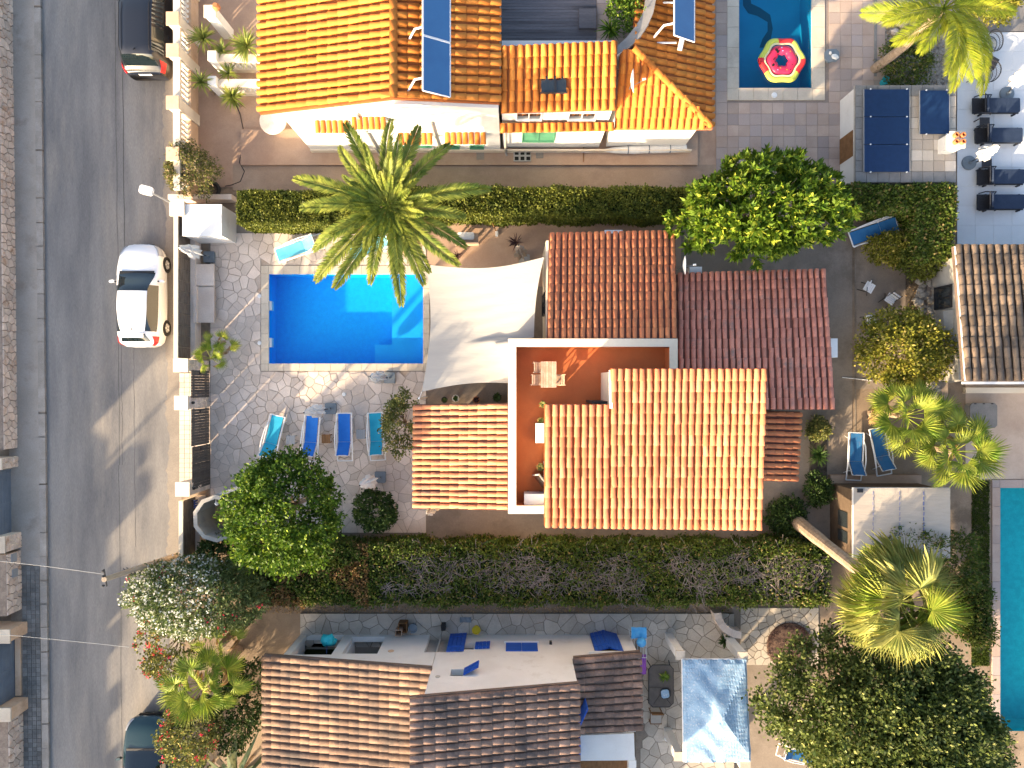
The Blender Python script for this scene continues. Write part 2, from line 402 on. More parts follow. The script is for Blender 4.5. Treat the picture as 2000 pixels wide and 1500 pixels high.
SPEC.update({
    # ground
    'earth': surf((.23, .17, .12), (.30, .23, .165), (.16, .12, .085), scale=.8, patch=(.5, .5, .62), bump=.3),
    'asphalt': surf((.150, .146, .146), (.235, .224, .212), (.27, .245, .215), scale=.42, patch=(.25, .50, .70), fine=.2, bump=.15, bscale=60, rough=.9, stretch=(2.2, .35, 1)),
    'seam': surf((.09, .085, .08), fine=.3),
    'kerb': surf((.27, .245, .215), (.34, .31, .28), scale=2, fine=.15, island=.08),
    'pavement': surf((.30, .265, .225), (.35, .31, .27), (.25, .21, .175), scale=.7, patch=(.8, .55, .7), fine=.12),
    'paver': surf((.13, .13, .125), (.19, .185, .175), (.09, .09, .085), scale=2, island=.25, patch=(.9, .5, .65)),
    'concrete': surf((.235, .205, .17), (.30, .265, .225), (.17, .145, .12), scale=.55, patch=(.45, .5, .68), fine=.1, bump=.1),
    'concrete_dark': surf((.235, .19, .15), (.285, .235, .19), (.18, .145, .112), scale=.6, patch=(.5, .48, .68), fine=.12, bump=.1),
    'pinkconc': surf((.40, .27, .19), (.46, .325, .235), (.33, .215, .155), scale=.6, patch=(.4, .5, .68), fine=.09, bump=.05),
    'pathconc': surf((.32, .235, .17), (.38, .285, .21), (.27, .195, .145), scale=.6, patch=(.45, .5, .68), fine=.12, bump=.1),
    'patio_lit': surf((.50, .385, .30), (.56, .445, .355), (.44, .33, .255), scale=.7, patch=(.5, .5, .68), fine=.06),  # lighter than the other pink concrete: partial sunlight put into the colour
    'sandydirt': surf((.235, .205, .175), (.28, .245, .205), scale=.9, fine=.14),
    'stone_pale': surf((.64, .53, .445), (.71, .605, .52), (.56, .46, .38), scale=1.2, island=.14, fine=.1, patch=(.35, .5, .7), bump=.12),
    'joint_pale': surf((.44, .35, .275), (.33, .235, .165), (.56, .475, .41), scale=.5, patch=(.18, .42, .56), fine=.15),
    'stone_grey': surf((.45, .395, .325), (.52, .46, .385), (.38, .33, .275), scale=1.4, island=.18, fine=.12, patch=(.5, .5, .7), bump=.12),
    'joint_dark': surf((.25, .21, .17), (.18, .15, .12), scale=2, fine=.2),
    'tile_pink': surf((.40, .30, .245), (.46, .36, .30), (.36, .30, .28), scale=1, island=.12, fine=.08),
    'tile_joint': surf((.26, .21, .18), fine=.15),
    'tile_white': surf((.64, .65, .66), (.68, .69, .70), scale=1, island=.02, fine=.04),
    'coping': surf((.56, .48, .38), (.63, .55, .44), (.47, .395, .31), scale=1.2, patch=(.7, .52, .7), island=.05, fine=.07),
    'wall_dark': surf((.15, .12, .095), (.20, .165, .13), (.10, .08, .062), scale=3, stretch=(1, 1, 5), patch=(2.5, .5, .65), fine=.25, bump=.5),
    'soil': surf((.075, .06, .045), (.13, .105, .08), (.055, .045, .035), scale=4, patch=(3, .5, .6), fine=.35, bump=.8),
    'mulch': surf((.10, .06, .045), (.17, .11, .08), (.05, .03, .025), scale=6, patch=(5, .5, .6), fine=.4, bump=.8),
    'grass': leafm((.045, .08, .012), (.10, .14, .02), trans=.2),
    'gravel_bed': surf((.22, .19, .16), (.36, .33, .29), (.12, .1, .085), scale=9, patch=(7, .5, .6), fine=.3, bump=.8),
    'sandstone': surf((.58, .45, .36), (.68, .56, .46), (.46, .29, .19), scale=3, island=.2, fine=.14, bump=.3, patch=(1.6, .56, .68)),
    'mortar': surf((.30, .24, .19), (.22, .17, .135), scale=5, fine=.2),
    'rubble': surf((.30, .27, .23), (.42, .38, .32), (.2, .175, .14), scale=5, island=.3, fine=.2, bump=.4, patch=(2, .52, .65)),
    # walls
    'white_wall': surf((.78, .77, .74), (.72, .705, .67), (.60, .57, .52), scale=.8, patch=(.9, .6, .78), fine=.03),
    'cream_wall': surf((.74, .64, .50), (.78, .69, .56), (.64, .54, .42), scale=.9, patch=(.7, .58, .75), fine=.04),
    'ochre_wall': surf((.66, .46, .26), (.60, .40, .22), scale=.8, fine=.05),
    'peach_wall': surf((.62, .42, .27), (.68, .49, .34), (.52, .34, .22), scale=1.1, patch=(1, .55, .7), fine=.06),
    'terrace_red': surf((.48, .145, .05), (.53, .17, .06), scale=.7, fine=.05),
    'grey_cap': surf((.19, .185, .18), (.25, .24, .23), scale=2, fine=.1),
    'roofflat': surf((.50, .44, .37), (.56, .50, .43), (.40, .34, .28), scale=1, island=.1, fine=.08),
    'render_grey': surf((.36, .34, .305), (.45, .43, .39), (.27, .25, .225), scale=1, patch=(1.2, .5, .7), fine=.08),
    # roof tiles
    'tile_peach': surf((.54, .185, .085), (.48, .155, .075), (.58, .24, .125), scale=1.2, island=.15, fine=.08, rough=.8, bump=.15, bscale=40),
    'tile_orange': surf((.60, .20, .032), (.54, .165, .028), (.64, .24, .045), scale=.9, island=.09, fine=.07, rough=.8, bump=.12, bscale=40),
    'tile_red': surf((.72, .285, .195), (.62, .235, .165), (.36, .22, .18), scale=1.3, island=.16, fine=.1, patch=(1.6, .54, .7), bump=.2, bscale=40),
    'tile_mid': surf((.62, .23, .10), (.55, .18, .085), (.27, .135, .09), scale=1.3, island=.14, fine=.1, patch=(1.5, .58, .72), bump=.2, bscale=40),
    'tile_old': surf((.40, .245, .175), (.27, .17, .13), (.12, .09, .08), scale=1.1, island=.32, fine=.2, patch=(.9, .40, .62), bump=.3, bscale=40),
    'tile_brown': surf((.25, .15, .10), (.175, .11, .08), (.085, .063, .054), scale=1.1, island=.35, fine=.2, patch=(.9, .40, .62), bump=.3, bscale=40),
    'tile_porch': surf((.60, .27, .13), (.50, .20, .11), (.20, .125, .095), scale=1.3, island=.16, fine=.12, patch=(1.6, .50, .66), bump=.2, bscale=40, stretch=(.6, 1.5, 1)),
    'tile_grey': surf((.26, .18, .12), (.17, .125, .09), (.08, .066, .056), scale=1.4, island=.32, fine=.2, patch=(1.3, .46, .66), bump=.3, bscale=40),
    'pan_orange': surf((.36, .115, .03), (.28, .085, .025), fine=.15),
    'pan_red': surf((.19, .08, .055), (.13, .06, .045), fine=.2),
    'pan_old': surf((.19, .135, .105), (.14, .10, .078), fine=.2),
    # wood, metal, plastic, cloth
    'deck_wood': surf((.105, .10, .11), (.15, .14, .15), (.07, .065, .07), scale=2, island=.25, stretch=(.3, 4, 1), patch=(1, .5, .65), fine=.2),
    'table_wood': surf((.46, .30, .20), (.56, .40, .29), scale=5, island=.16, fine=.12),
    'shed_wood_shade': surf((.11, .075, .05), (.15, .105, .07), scale=4, stretch=(1, 1, 3), fine=.15),  # darker brown: shade on the shed wall is put into the colour
    'brown_wood': surf((.19, .095, .04), (.25, .13, .055), scale=4, stretch=(3, 1, 1), fine=.15),
    'pole_wood': surf((.33, .26, .19), (.42, .34, .26), scale=3, stretch=(4, 4, .5), fine=.15),
    'white_metal': surf((.80, .80, .80), rough=.35, fine=.02),
    'white_plastic': surf((.80, .80, .79), (.74, .74, .73), rough=.5, fine=.02),
    'grey_metal': surf((.34, .35, .36), rough=.45, fine=.06, metal=.2),
    'grey_base': surf((.17, .205, .235), (.21, .245, .275), rough=.8, fine=.08),
    'dark_metal': surf((.03, .03, .033), rough=.45, fine=.05),
    'black_plastic': surf((.018, .018, .02), rough=.5, fine=.05),
    'rubber': surf((.022, .022, .022), rough=.85, fine=.1),
    'alloy': surf((.42, .42, .43), rough=.3, metal=.8, fine=.02),
    'wicker_black': surf((.016, .018, .024), (.03, .032, .04), scale=30, rough=.6, fine=.2),
    'gate_grey': surf((.085, .078, .072), (.11, .1, .092), scale=3, island=.12, fine=.1),
    'gate_blue': surf((.12, .155, .20), (.15, .19, .24), scale=1.5, rough=.5, fine=.05),
    'cloth_white': surf((.78, .77, .74), (.72, .71, .69), scale=6, rough=.9, fine=.05, bump=.2, bscale=12),
    'sail': surf((.40, .385, .36), (.375, .36, .34), scale=1.1, rough=.9, fine=.02, bump=.25, bscale=3.0, stretch=(.6, 3, 1)),
    'tarp': surf((.20, .34, .50), (.27, .41, .56), (.46, .54, .62), scale=3, patch=(14, .55, .62), rough=.7, fine=.12, bump=.5, bscale=6),
    'canvas': surf((.42, .37, .315), (.46, .405, .345), scale=2, rough=.9, fine=.04, bump=.35, bscale=4, stretch=(.7, 3.2, 1)),
    'cord_blue': surf((.05, .10, .32), fine=.05),
    'sling_blue': surf((.012, .145, .56), (.015, .165, .60), scale=4, rough=.7, fine=.05),
    'sling_teal': surf((.015, .32, .50), (.022, .36, .54), scale=3, rough=.7, fine=.05),
    'sling_pale': surf((.10, .46, .62), (.14, .50, .66), scale=3, rough=.7, fine=.05),
    'sling_dark': surf((.022, .135, .33), (.035, .16, .36), (.16, .13, .13), scale=3, patch=(1.1, .60, .72), rough=.7, fine=.06),
    'sling_navy': surf((.018, .032, .066), (.024, .04, .078), scale=5, rough=.75, fine=.06),
    'shutter_blue': surf((.016, .085, .42), (.022, .10, .47), scale=3, rough=.5, fine=.05),
    'shutter_green': surf((.06, .20, .12), (.08, .24, .15), scale=3, rough=.5, fine=.05),
    'panel_blue': surf((.035, .13, .30), (.04, .15, .33), scale=1, rough=.3, fine=.02, spec=.4),
    'panel_navy': surf((.008, .028, .085), (.010, .034, .10), scale=6, rough=.45, fine=.05, spec=.3),
    'panel_end': glassm((.010, .04, .13), .15),
    'paint_white': surf((.80, .81, .83), rough=.3, coat=.6, fine=0, spec=.5),
    'paint_black': surf((.012, .013, .018), rough=.3, coat=.7, fine=0, spec=.5),
    'paint_teal': surf((.004, .034, .042), rough=.3, coat=.7, fine=0, spec=.5, metal=.2),
    'car_glass': glassm((.006, .012, .014)),
    'red_light': surf((.55, .012, .015), rough=.2, coat=.6, fine=0),
    'lamp_glass': surf((.35, .37, .4), rough=.1, coat=.6, fine=0),
    'dark_hole': surf((.012, .011, .010), rough=.9, fine=0),  # near-black, painted for the dark inside holes and behind the double door
    'window_glass': glassm((.025, .032, .036), .05),
    'orange_clay': surf((.52, .20, .08), (.45, .17, .07), fine=.08),
    'purple': surf((.30, .10, .42), fine=.06),
    'teal_bag': surf((.02, .42, .50), (.04, .52, .58), scale=8, rough=.4, bump=.5, bscale=14, fine=.08),
    'sky_blue': surf((.06, .36, .72), (.12, .44, .78), scale=6, rough=.4, fine=.06, bump=.4, bscale=12),
    'yellow': surf((.60, .45, .03), fine=.06),
    'ring_pink': surf((.72, .035, .11), (.66, .03, .09), rough=.35, fine=.03),
    'ring_lime': surf((.62, .68, .11), rough=.35, fine=.03),
    'ring_red': surf((.75, .04, .045), rough=.35, fine=.03),
    'ring_cream': surf((.75, .70, .42), rough=.35, fine=.03),
    'bark': surf((.20, .15, .11), (.30, .24, .18), (.13, .1, .075), scale=5, patch=(4, .5, .6), fine=.25, bump=.6),
    'palm_trunk': surf((.33, .24, .16), (.44, .34, .25), (.22, .15, .1), scale=3, stretch=(1, 1, 6), patch=(5, .5, .62), fine=.2, bump=.6),
    'twig': surf((.21, .175, .155), (.30, .255, .225), (.14, .11, .10), scale=3, island=.3, fine=.1),
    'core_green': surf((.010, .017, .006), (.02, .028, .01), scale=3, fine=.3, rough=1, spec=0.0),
    # pool
    'pool_main': surf((.008, .36, .86), (.010, .41, .90), scale=5, fine=.07, rough=.5),
    'pool_step': surf((.03, .40, .88), (.035, .43, .90), scale=2, fine=.05, rough=.5),
    'pool_deep': surf((.012, .24, .40), (.015, .27, .44), scale=1, fine=.03, rough=.5),
    'pool_turq': surf((.008, .32, .36), (.012, .38, .42), scale=4, fine=.10, rough=.5),
    'mosaic_dark': surf((.006, .09, .14), fine=.05),
    'water_blue': waterm((.55, .93, 1.0)),
    'water_deep': waterm((.50, .86, .95)),
    'water_turq': waterm((.66, .98, 1.0)),
    # leaves
    'lf_date': leafm((.10, .155, .022), (.31, .33, .055), trans=.25, island=.3),
    'lf_fan': leafm((0.132, 0.220, 0.020), (0.330, 0.352, 0.055), trans=.3, island=.22),
    'lf_fandry': leafm((.19, .235, .055), (.44, .42, .12), trans=.3, island=.3),
    'lf_dead': leafm((.34, .21, .09), (.46, .32, .17), trans=.2, island=.3),
    'lf_queen': leafm((.17, .24, .018), (.40, .41, .035), trans=.35, island=.25),
    'lf_citrus': leafm((.030, .078, .008), (.115, .20, .016), (.22, .29, .035), trans=.3, island=.35),
    'lf_mango': leafm((0.048, 0.114, 0.012), (0.186, 0.282, 0.022), (0.360, 0.396, 0.048), trans=.3, island=.35),
    'lf_big': leafm((.042, .070, .014), (.145, .180, .042), (.24, .25, .08), trans=.25, island=.4),
    'lf_hedge': leafm((0.068, 0.097, 0.016), (0.182, 0.196, 0.030), trans=.25, island=.4),
    'lf_hedge2': leafm((.045, .085, .012), (.115, .155, .022), (.17, .13, .05), trans=.2, island=.45),
    'lf_rust': leafm((0.156, 0.102, 0.036), (0.240, 0.138, 0.060), trans=.2, island=.45),
    'lf_yellow': leafm((.12, .145, .018), (.33, .30, .04), (.40, .32, .09), trans=.35, island=.3),
    'lf_olive': leafm((0.094, 0.116, 0.033), (0.220, 0.231, 0.061), (0.363, 0.297, 0.088), trans=.3, island=.4),
    'lf_olean': leafm((0.086, 0.132, 0.040), (0.196, 0.247, 0.092), trans=.28, island=.35),
    'lf_dark': leafm((0.026, 0.058, 0.013), (0.072, 0.117, 0.026), trans=.2, island=.4),
    'lf_yucca': leafm((.13, .185, .035), (.33, .34, .07), trans=.2, island=.3),
    'lf_agave': leafm((.13, .18, .085), (.24, .25, .10), (.30, .21, .12), trans=.1, island=.25),
    'lf_dry': leafm((.22, .17, .07), (.32, .27, .11), trans=.2, island=.35),
    'lf_purple': leafm((.045, .02, .022), (.10, .055, .05), trans=.15, island=.4),
    'fl_white': leafm((.72, .72, .64), (.80, .80, .74), trans=.3, island=.1),
    'fl_red': leafm((.62, .02, .06), (.75, .05, .11), trans=.3, island=.2),
    'dry_brush': leafm((.24, .16, .10), (.36, .27, .19), trans=.1, island=.35),
})
# ================================================================ ground, roads, pools, paving
def Wx(px, z=0.0): return (px - 1000.0) / F * (H - z)
def Wy(py, z=0.0): return (750.0 - py) / F * (H - z)
def rectw(x0, y0, x1, y1, z=0.0):
    """pixel rectangle at height z -> (xmin, ymin, xmax, ymax)"""
    return (Wx(x0, z), Wy(y1, z), Wx(x1, z), Wy(y0, z))

def holed(mb, rect, z, holes, t=0.0):
    """flat sheet with rectangular holes; t adds depth below"""
    xs = sorted({rect[0], rect[2], *[min(max(h[i], rect[0]), rect[2]) for h in holes for i in (0, 2)]})
    ys = sorted({rect[1], rect[3], *[min(max(h[i], rect[1]), rect[3]) for h in holes for i in (1, 3)]})
    for i in range(len(xs) - 1):
        for j in range(len(ys) - 1):
            if xs[i + 1] - xs[i] < 1e-6 or ys[j + 1] - ys[j] < 1e-6: continue
            cx, cy = (xs[i] + xs[i + 1]) / 2, (ys[j] + ys[j + 1]) / 2
            if any(h[0] < cx < h[2] and h[1] < cy < h[3] for h in holes): continue
            if t: mb.box(xs[i], ys[j], z - t, xs[i + 1], ys[j + 1], z)
            else: mb.add([(xs[i], ys[j], z), (xs[i + 1], ys[j], z), (xs[i + 1], ys[j + 1], z), (xs[i], ys[j + 1], z)], [(0, 1, 2, 3)])
    return mb

WL = -0.13   # water level
POOL_A = rectw(527, 536, 828, 711, WL)
POOL_B = rectw(1440, -260, 1583, 176, WL)
POOL_C = rectw(1947, 951, 2300, 1425, WL)
HOLES = [POOL_A, POOL_B, POOL_C]

struct('ground', holed(MB(), (-150, -150, 150, 150), 0.0, HOLES), 'earth')

# ---- street
struct('road', holed(MB(), (Wx(91), -60, Wx(352), 60), 0.012, []), 'asphalt')
mb = MB()
for px, w, y0, y1 in ((233, .02, -400, 900), (231, .02, 900, 1500), (262, .015, 640, 1060), (247, .03, -400, 480), (238, .016, 660, 900)):
    x = Wx(px); n = 24; j = [R.uniform(-.02, .02) for _ in range(n + 1)]
    ya, yb = Wy(y0), Wy(y1)
    for k in range(n):
        a, b = ya + (yb - ya) * k / n, ya + (yb - ya) * (k + 1) / n
        mb.add([(x + j[k] - w / 2, a, .0165), (x + j[k + 1] - w / 2, b, .0165), (x + j[k + 1] + w / 2, b, .0165), (x + j[k] + w / 2, a, .0165)], [(0, 1, 2, 3)])
tag(struct('road_seam', mb, 'seam'), kind='structure')
# sandy strip blown against the garden walls, ragged edge
mb = MB()
for seg in ((-300, 1500),):
    n = 260; L_ = []; 
    for k in range(n + 1):
        py = seg[0] + (seg[1] - seg[0]) * k / n
        L_.append((Wx(326 + 3 * math.sin(k * .31) + R.uniform(-3, 3)), Wy(py)))
    for k in range(n):
        mb.add([(L_[k][0], L_[k][1], .0205), (Wx(353), L_[k][1], .0205), (Wx(353), L_[k + 1][1], .0205), (L_[k + 1][0], L_[k + 1][1], .0205)], [(0, 3, 2, 1)])
struct('road_verge', mb, 'sandydirt')
pav = struct('pavement', holed(MB(), (Wx(20), Wy(1092), Wx(78), 60), .11, [], .11), 'pavement')
pv2 = struct('pavement_pavers', holed(MB(), (Wx(20), -60, Wx(80), Wy(1092) - .003), .095, [], .09), 'joint_dark')
mb = MB(); s = .185
y = Wy(1094)
while y > -18.5:
    x = Wx(42)
    while x + s < Wx(79):
        q = .006
        mb.box(x + q, y - s + q, .09, x + s - q, y - q, .108 + R.uniform(-.003, .003)); x += s
    y -= s
tag(obj('paver', mb, 'paver', pv2), kind='stuff')
kr = struct('kerb', MB().box(Wx(79), -60, 0, Wx(90), 60, .10), 'joint_dark')
ym = [18 - k * 1.0 for k in range(37)]
km = MB().box(Wx(78.3), -.494, .0, Wx(91), .494, .128)
k0 = None
for yy in ym:
    if k0 is None:
        k0 = obj('kerbstone', km, 'kerb', kr, local=True)
    else:
        k0 = k0.copy(); COL.objects.link(k0)
    k0.location = Vector((0, yy - .5, 0)) - Vector(OFF[kr.name])
    k0.rotation_euler = (0, 0, R.uniform(-.003, .003))

# ---- yards (each sheet a few millimetres above the one below)
struct('concrete_yard', holed(MB(), rectw(408, 428, 1664, 1052), .020, HOLES), 'concrete_dark')
struct('sandy_patio', holed(MB(), rectw(820, 425, 1330, 560), .026, HOLES), 'pinkconc')
struct('concrete_slab', holed(MB(), rectw(1672, 440, 1768, 760), .030, []), 'concrete_dark')
struct('slab_joint', MB().box(Wx(1669), Wy(960), .0, Wx(1672), Wy(440), .016), 'joint_dark')
struct('neighbour_yard', holed(MB(), rectw(385, -700, 1420, 366), .020, []), 'pinkconc')
struct('neighbour_path', holed(MB(), rectw(455, 322, 1640, 372), .028, []), 'pathconc')
struct('raised_walk', MB().pbox(470, 252, 1363, 322, 0, .16), 'pinkconc')
struct('soil_bed', holed(MB(), rectw(1768, 415, 1850, 760), .024, []), 'soil')
struct('earth_strip', holed(MB(), rectw(1660, 930, 1935, 1240), .016, []), 'earth')
struct('sunny_patio', holed(MB(), rectw(1885, 740, 2300, 936), .024, HOLES), 'patio_lit')
struct('driveway', holed(MB(), rectw(1930, -300, 2300, 62), .020, []), 'asphalt')
struct('gravel_bed', holed(MB(), rectw(1728, -300, 1885, 175), .022, []), 'gravel_bed')
struct('garden_path', holed(MB(), rectw(1430, 1185, 1600, 1700), .018, []), 'concrete_dark')

# ---- pools: shell, steps, coping stones, water
def pool(name, rect, depth, floor, water, steps=()):
    x0, y0, x1, y1 = rect
    root = bpy.data.objects.new(name, None); COL.objects.link(root)
    root.location = ((x0 + x1) / 2, (y0 + y1) / 2, -depth); OFF[root.name] = tuple(root.location); root["kind"] = "structure"
    e = .12
    mb = MB()
    mb.add([(x0, y0, -depth), (x1, y0, -depth), (x1, y1, -depth), (x0, y1, -depth)], [(0, 1, 2, 3)])
    for a, b in (((x0, y0), (x1, y0)), ((x1, y0), (x1, y1)), ((x1, y1), (x0, y1)), ((x0, y1), (x0, y0))):
        mb.add([(*b, -depth), (*a, -depth), (*a, .0), (*b, .0)], [(0, 1, 2, 3)])
    obj('basin', mb, floor, root)
    for r, z in steps:
        obj('step', MB().box(r[0], r[1], -depth + .002, r[2], r[3], z), 'pool_step' if floor == 'pool_main' else floor, root)
    o = obj('water', MB().add([(x0, y0, WL), (x1, y0, WL), (x1, y1, WL), (x0, y1, WL)], [(0, 1, 2, 3)]), water, root)
    return root
def coping(root, rect, w, mat, n=(8, 5), z=.06, sides='nsew'):
    x0, y0, x1, y1 = rect; g = .006
    def st(a, b, c, d):
        obj('coping_stone', MB().box(a + g, b + g, -.02, c - g, d - g, z + R.uniform(-.002, .002)), mat, root)
    lx, ly = (x1 - x0) / n[0], (y1 - y0) / n[1]
    for k in range(n[0]):
        if 's' in sides: st(x0 + lx * k, y0 - w[0], x0 + lx * (k + 1), y0 + .02)
        if 'n' in sides: st(x0 + lx * k, y1 - .02, x0 + lx * (k + 1), y1 + w[1])
    for k in range(n[1]):
        if 'w' in sides: st(x0 - w[2], y0 + ly * k, x0 + .02, y0 + ly * (k + 1))
        if 'e' in sides: st(x1 - .02, y0 + ly * k, x1 + w[3], y0 + ly * (k + 1))
    for sx, a, b in (('w', x0 - w[2], x0), ('e', x1, x1 + w[3])):
        for sy, c, d in (('s', y0 - w[0], y0), ('n', y1, y1 + w[1])):
            if sx in sides and sy in sides: st(a, c, b, d)

def pr(x0, y0, x1, y1, z): return rectw(x0, y0, x1, y1, z)
pA = pool('swimming_pool', POOL_A, .98, 'pool_main', 'water_blue',
          [((Wx(762), POOL_A[1] + .001, POOL_A[2] - .001, POOL_A[3] - .001), -.45), ((Wx(728), POOL_A[1] + .001, Wx(762) - .002, Wy(672)), -.47)])
coping(pA, POOL_A, (.30, .34, .31, .26), 'coping', (10, 6))
for py in (597, 669):
    obj('skimmer', MB().pbox(521, py - 9, 530, py + 9, -.3, -.02), 'white_plastic', pA)
pB = pool('swimming_pool', POOL_B, 1.25, 'pool_deep', 'water_deep')
coping(pB, POOL_B, (.50, .5, .48, .53), 'coping', (5, 11), sides='sew')
# dark fish-tailed mosaic on the pool floor
pts = [(1450, -40), (1452, 10), (1462, 25), (1480, 30), (1500, 42), (1500, 60), (1490, 75), (1484, 92), (1492, 92), (1506, 76), (1510, 55), (1505, 28), (1485, 14), (1468, 6), (1462, -40)]
obj('mosaic', MB().prism([(Wx(x, -1.2), Wy(y, -1.2)) for x, y in pts], -1.249, -1.243), 'mosaic_dark', pB)
pC = pool('swimming_pool', POOL_C, 1.1, 'pool_turq', 'water_turq',
          [((POOL_C[0] + .001, Wy(980), POOL_C[0] + 1.1, POOL_C[3] - .001), -.35), ((POOL_C[0] + .001, Wy(1002), POOL_C[0] + 1.0, Wy(980) - .001), -.62)])
coping(pC, POOL_C, (.3, .33, .32, .3), 'tile_pink', (8, 13), sides='nw')
for px, py in ((507, 578), (507, 670), (672, 770)):
    a = W(px, py, .05)
    o = obj('pool_light_cover', MB().lathe([(.0, .0), (.085, .0), (.085, .025), (.05, .035), (0, .035)], (a[0], a[1], .05), 12), 'white_plastic')
    tag(o, {578: 'round white cover in paving west of pool, the upper one', 670: 'round white cover in paving west of pool, the lower one', 770: 'round white cover in paving just below the blue pool'}[py], 'cover')
a = W(1512, 186, .06)
tag(obj('skimmer_lid', MB().lathe([(0, 0), (.12, 0), (.12, .02), (.08, .03), (0, .03)], (a[0], a[1], .06), 14), 'white_plastic'), 'white round skimmer lid on coping below the inflatable ring', 'lid')

# ---- crazy paving: Voronoi stones, each with its own edges
def clip(poly, n, d):
    out = []
    for i in range(len(poly)):
        p, q = poly[i], poly[(i + 1) % len(poly)]
        a, b = p[0] * n[0] + p[1] * n[1] - d, q[0] * n[0] + q[1] * n[1] - d
        if a <= 0: out.append(p)
        if a * b < 0:
            t = a / (a - b); out.append((p[0] + (q[0] - p[0]) * t, p[1] + (q[1] - p[1]) * t))
    return out
def crazy(rect, size, gap, holes=(), jit=.38, rnd=R):
    x0, y0, x1, y1 = rect
    nx, ny = max(1, round((x1 - x0) / size)), max(1, round((y1 - y0) / size))
    P = []
    if jit > .42:
        want = nx * ny; tries = 0
        while len(P) < want and tries < want * 60:
            tries += 1; q = (rnd.uniform(x0, x1), rnd.uniform(y0, y1))
            dmin = size * rnd.uniform(.45, .95)
            if all((q[0] - p[0]) ** 2 + (q[1] - p[1]) ** 2 > dmin * dmin for p in P): P.append(q)
        nx = 0
    for i in range(nx):
        for j in range(ny):
            P.append((x0 + (i + .5 + rnd.uniform(-jit, jit)) * (x1 - x0) / nx, y0 + (j + .5 + rnd.uniform(-jit, jit) + (.25 if i % 2 else -.25)) * (y1 - y0) / ny))
    A = np.array(P); out = []
    for k, p in enumerate(P):
        poly = [(x0, y0), (x1, y0), (x1, y1), (x0, y1)]
        d = ((A - A[k]) ** 2).sum(1)
        for m in np.argsort(d)[1:20]:
            q = P[m]; n = (q[0] - p[0], q[1] - p[1]); l = math.hypot(*n)
            if l < 1e-6: continue
            n = (n[0] / l, n[1] / l)
            c = ((p[0] + q[0]) / 2 * n[0] + (p[1] + q[1]) / 2 * n[1]) - gap / 2 * rnd.uniform(.6, 1.5)
            poly = clip(poly, n, c)
            if len(poly) < 3: break
        if len(poly) < 3: continue
        cx = sum(q[0] for q in poly) / len(poly); cy = sum(q[1] for q in poly) / len(poly)
        hit = False
        for h in holes:
            if h[0] < cx < h[2] and h[1] < cy < h[3]: hit = True; break
            # trim stones that run into the hole
            if min(q[0] for q in poly) < h[2] and max(q[0] for q in poly) > h[0] and min(q[1] for q in poly) < h[3] and max(q[1] for q in poly) > h[1]:
                if cx <= h[0]: poly = clip(poly, (1, 0), h[0])
                elif cx >= h[2]: poly = clip(poly, (-1, 0), -h[2])
                elif cy <= h[1]: poly = clip(poly, (0, 1), h[1])
                else: poly = clip(poly, (0, -1), -h[3])
        if hit or len(poly) < 3: continue
        out.append(poly)
    return out
def area(p): return abs(sum(p[i][0] * p[(i + 1) % len(p)][1] - p[(i + 1) % len(p)][0] * p[i][1] for i in range(len(p)))) / 2
def paving(parent, polys, z0, z1, mat, name='paving_stone', most=300):
    polys.sort(key=area, reverse=True)
    rest = MB()
    for k, p in enumerate(polys):
        if area(p) < .004: continue
        zz = z1 + R.uniform(-.006, .004)
        if k < most: obj(name, MB().prism(p, z0, zz), mat, parent)
        else: rest.prism(p, z0, zz)
    if rest.f: tag(obj(name, rest, mat, parent), kind='stuff')

tA = rectw(412, 456, 832, 1040)
cop = (POOL_A[0] - .33, POOL_A[1] - .32, POOL_A[2] + .28, POOL_A[3] + .36)
ter = struct('terrace', holed(MB(), tA, .032, [cop]), 'joint_pale')
paving(ter, crazy(tA, .40, .024, [cop], jit=.45), .02, .052, 'stone_pale')
tB = rectw(588, 1197, 1432, 1560)
ts = struct('south_terrace', holed(MB(), tB, .10, [rectw(600, 1262, 1240, 1600)], .1), 'joint_dark')
paving(ts, crazy(tB, .46, .022, [rectw(592, 1262, 1250, 1600)], jit=.45), .08, .118, 'stone_grey')
cb = struct('crazy_path', holed(MB(), rectw(1445, 1186, 1600, 1300), .024, []), 'joint_dark')
paving(cb, crazy(rectw(1446, 1187, 1598, 1298), .30, .025, jit=.45), .02, .05, 'stone_grey', most=120)

# ---- square paving tiles
def tilegrid(parent, rect, size, z, mat, holes=(), gap=.012, name='paving_tile', most=300, t=.02):
    x0, y0, x1, y1 = rect
    nx, ny = round((x1 - x0) / size), round((y1 - y0) / size)
    sx, sy = (x1 - x0) / nx, (y1 - y0) / ny
    base = None; rest = MB(); c = 0
    for i in range(nx):
        for j in range(ny):
            cx, cy = x0 + (i + .5) * sx, y0 + (j + .5) * sy
            if any(h[0] < cx < h[2] and h[1] < cy < h[3] for h in holes): continue
            inview = abs(cx) < 22 and abs(cy) < 16.5
            if c < most and inview:
                if base is None:
                    base = obj(name, MB().box(-sx / 2 + gap / 2, -sy / 2 + gap / 2, -t, sx / 2 - gap / 2, sy / 2 - gap / 2, 0), mat, parent, local=True); o = base
                else:
                    o = base.copy(); COL.objects.link(o)
                o.location = Vector((cx, cy, z + R.uniform(-.003, .003))) - Vector(OFF[parent.name]); c += 1
            else:
                rest.box(cx - sx / 2 + gap / 2, cy - sy / 2 + gap / 2, z - t, cx + sx / 2 - gap / 2, cy + sy / 2 - gap / 2, z)
    if rest.f: tag(obj(name, rest, mat, parent), kind='stuff')
pbh = (POOL_B[0] - .48, POOL_B[1] - .5, POOL_B[2] + .53, POOL_B[3] + .5)
pt = struct('pool_patio', holed(MB(), rectw(1398, -260, 1728, 333), .026, [pbh]), 'tile_joint')
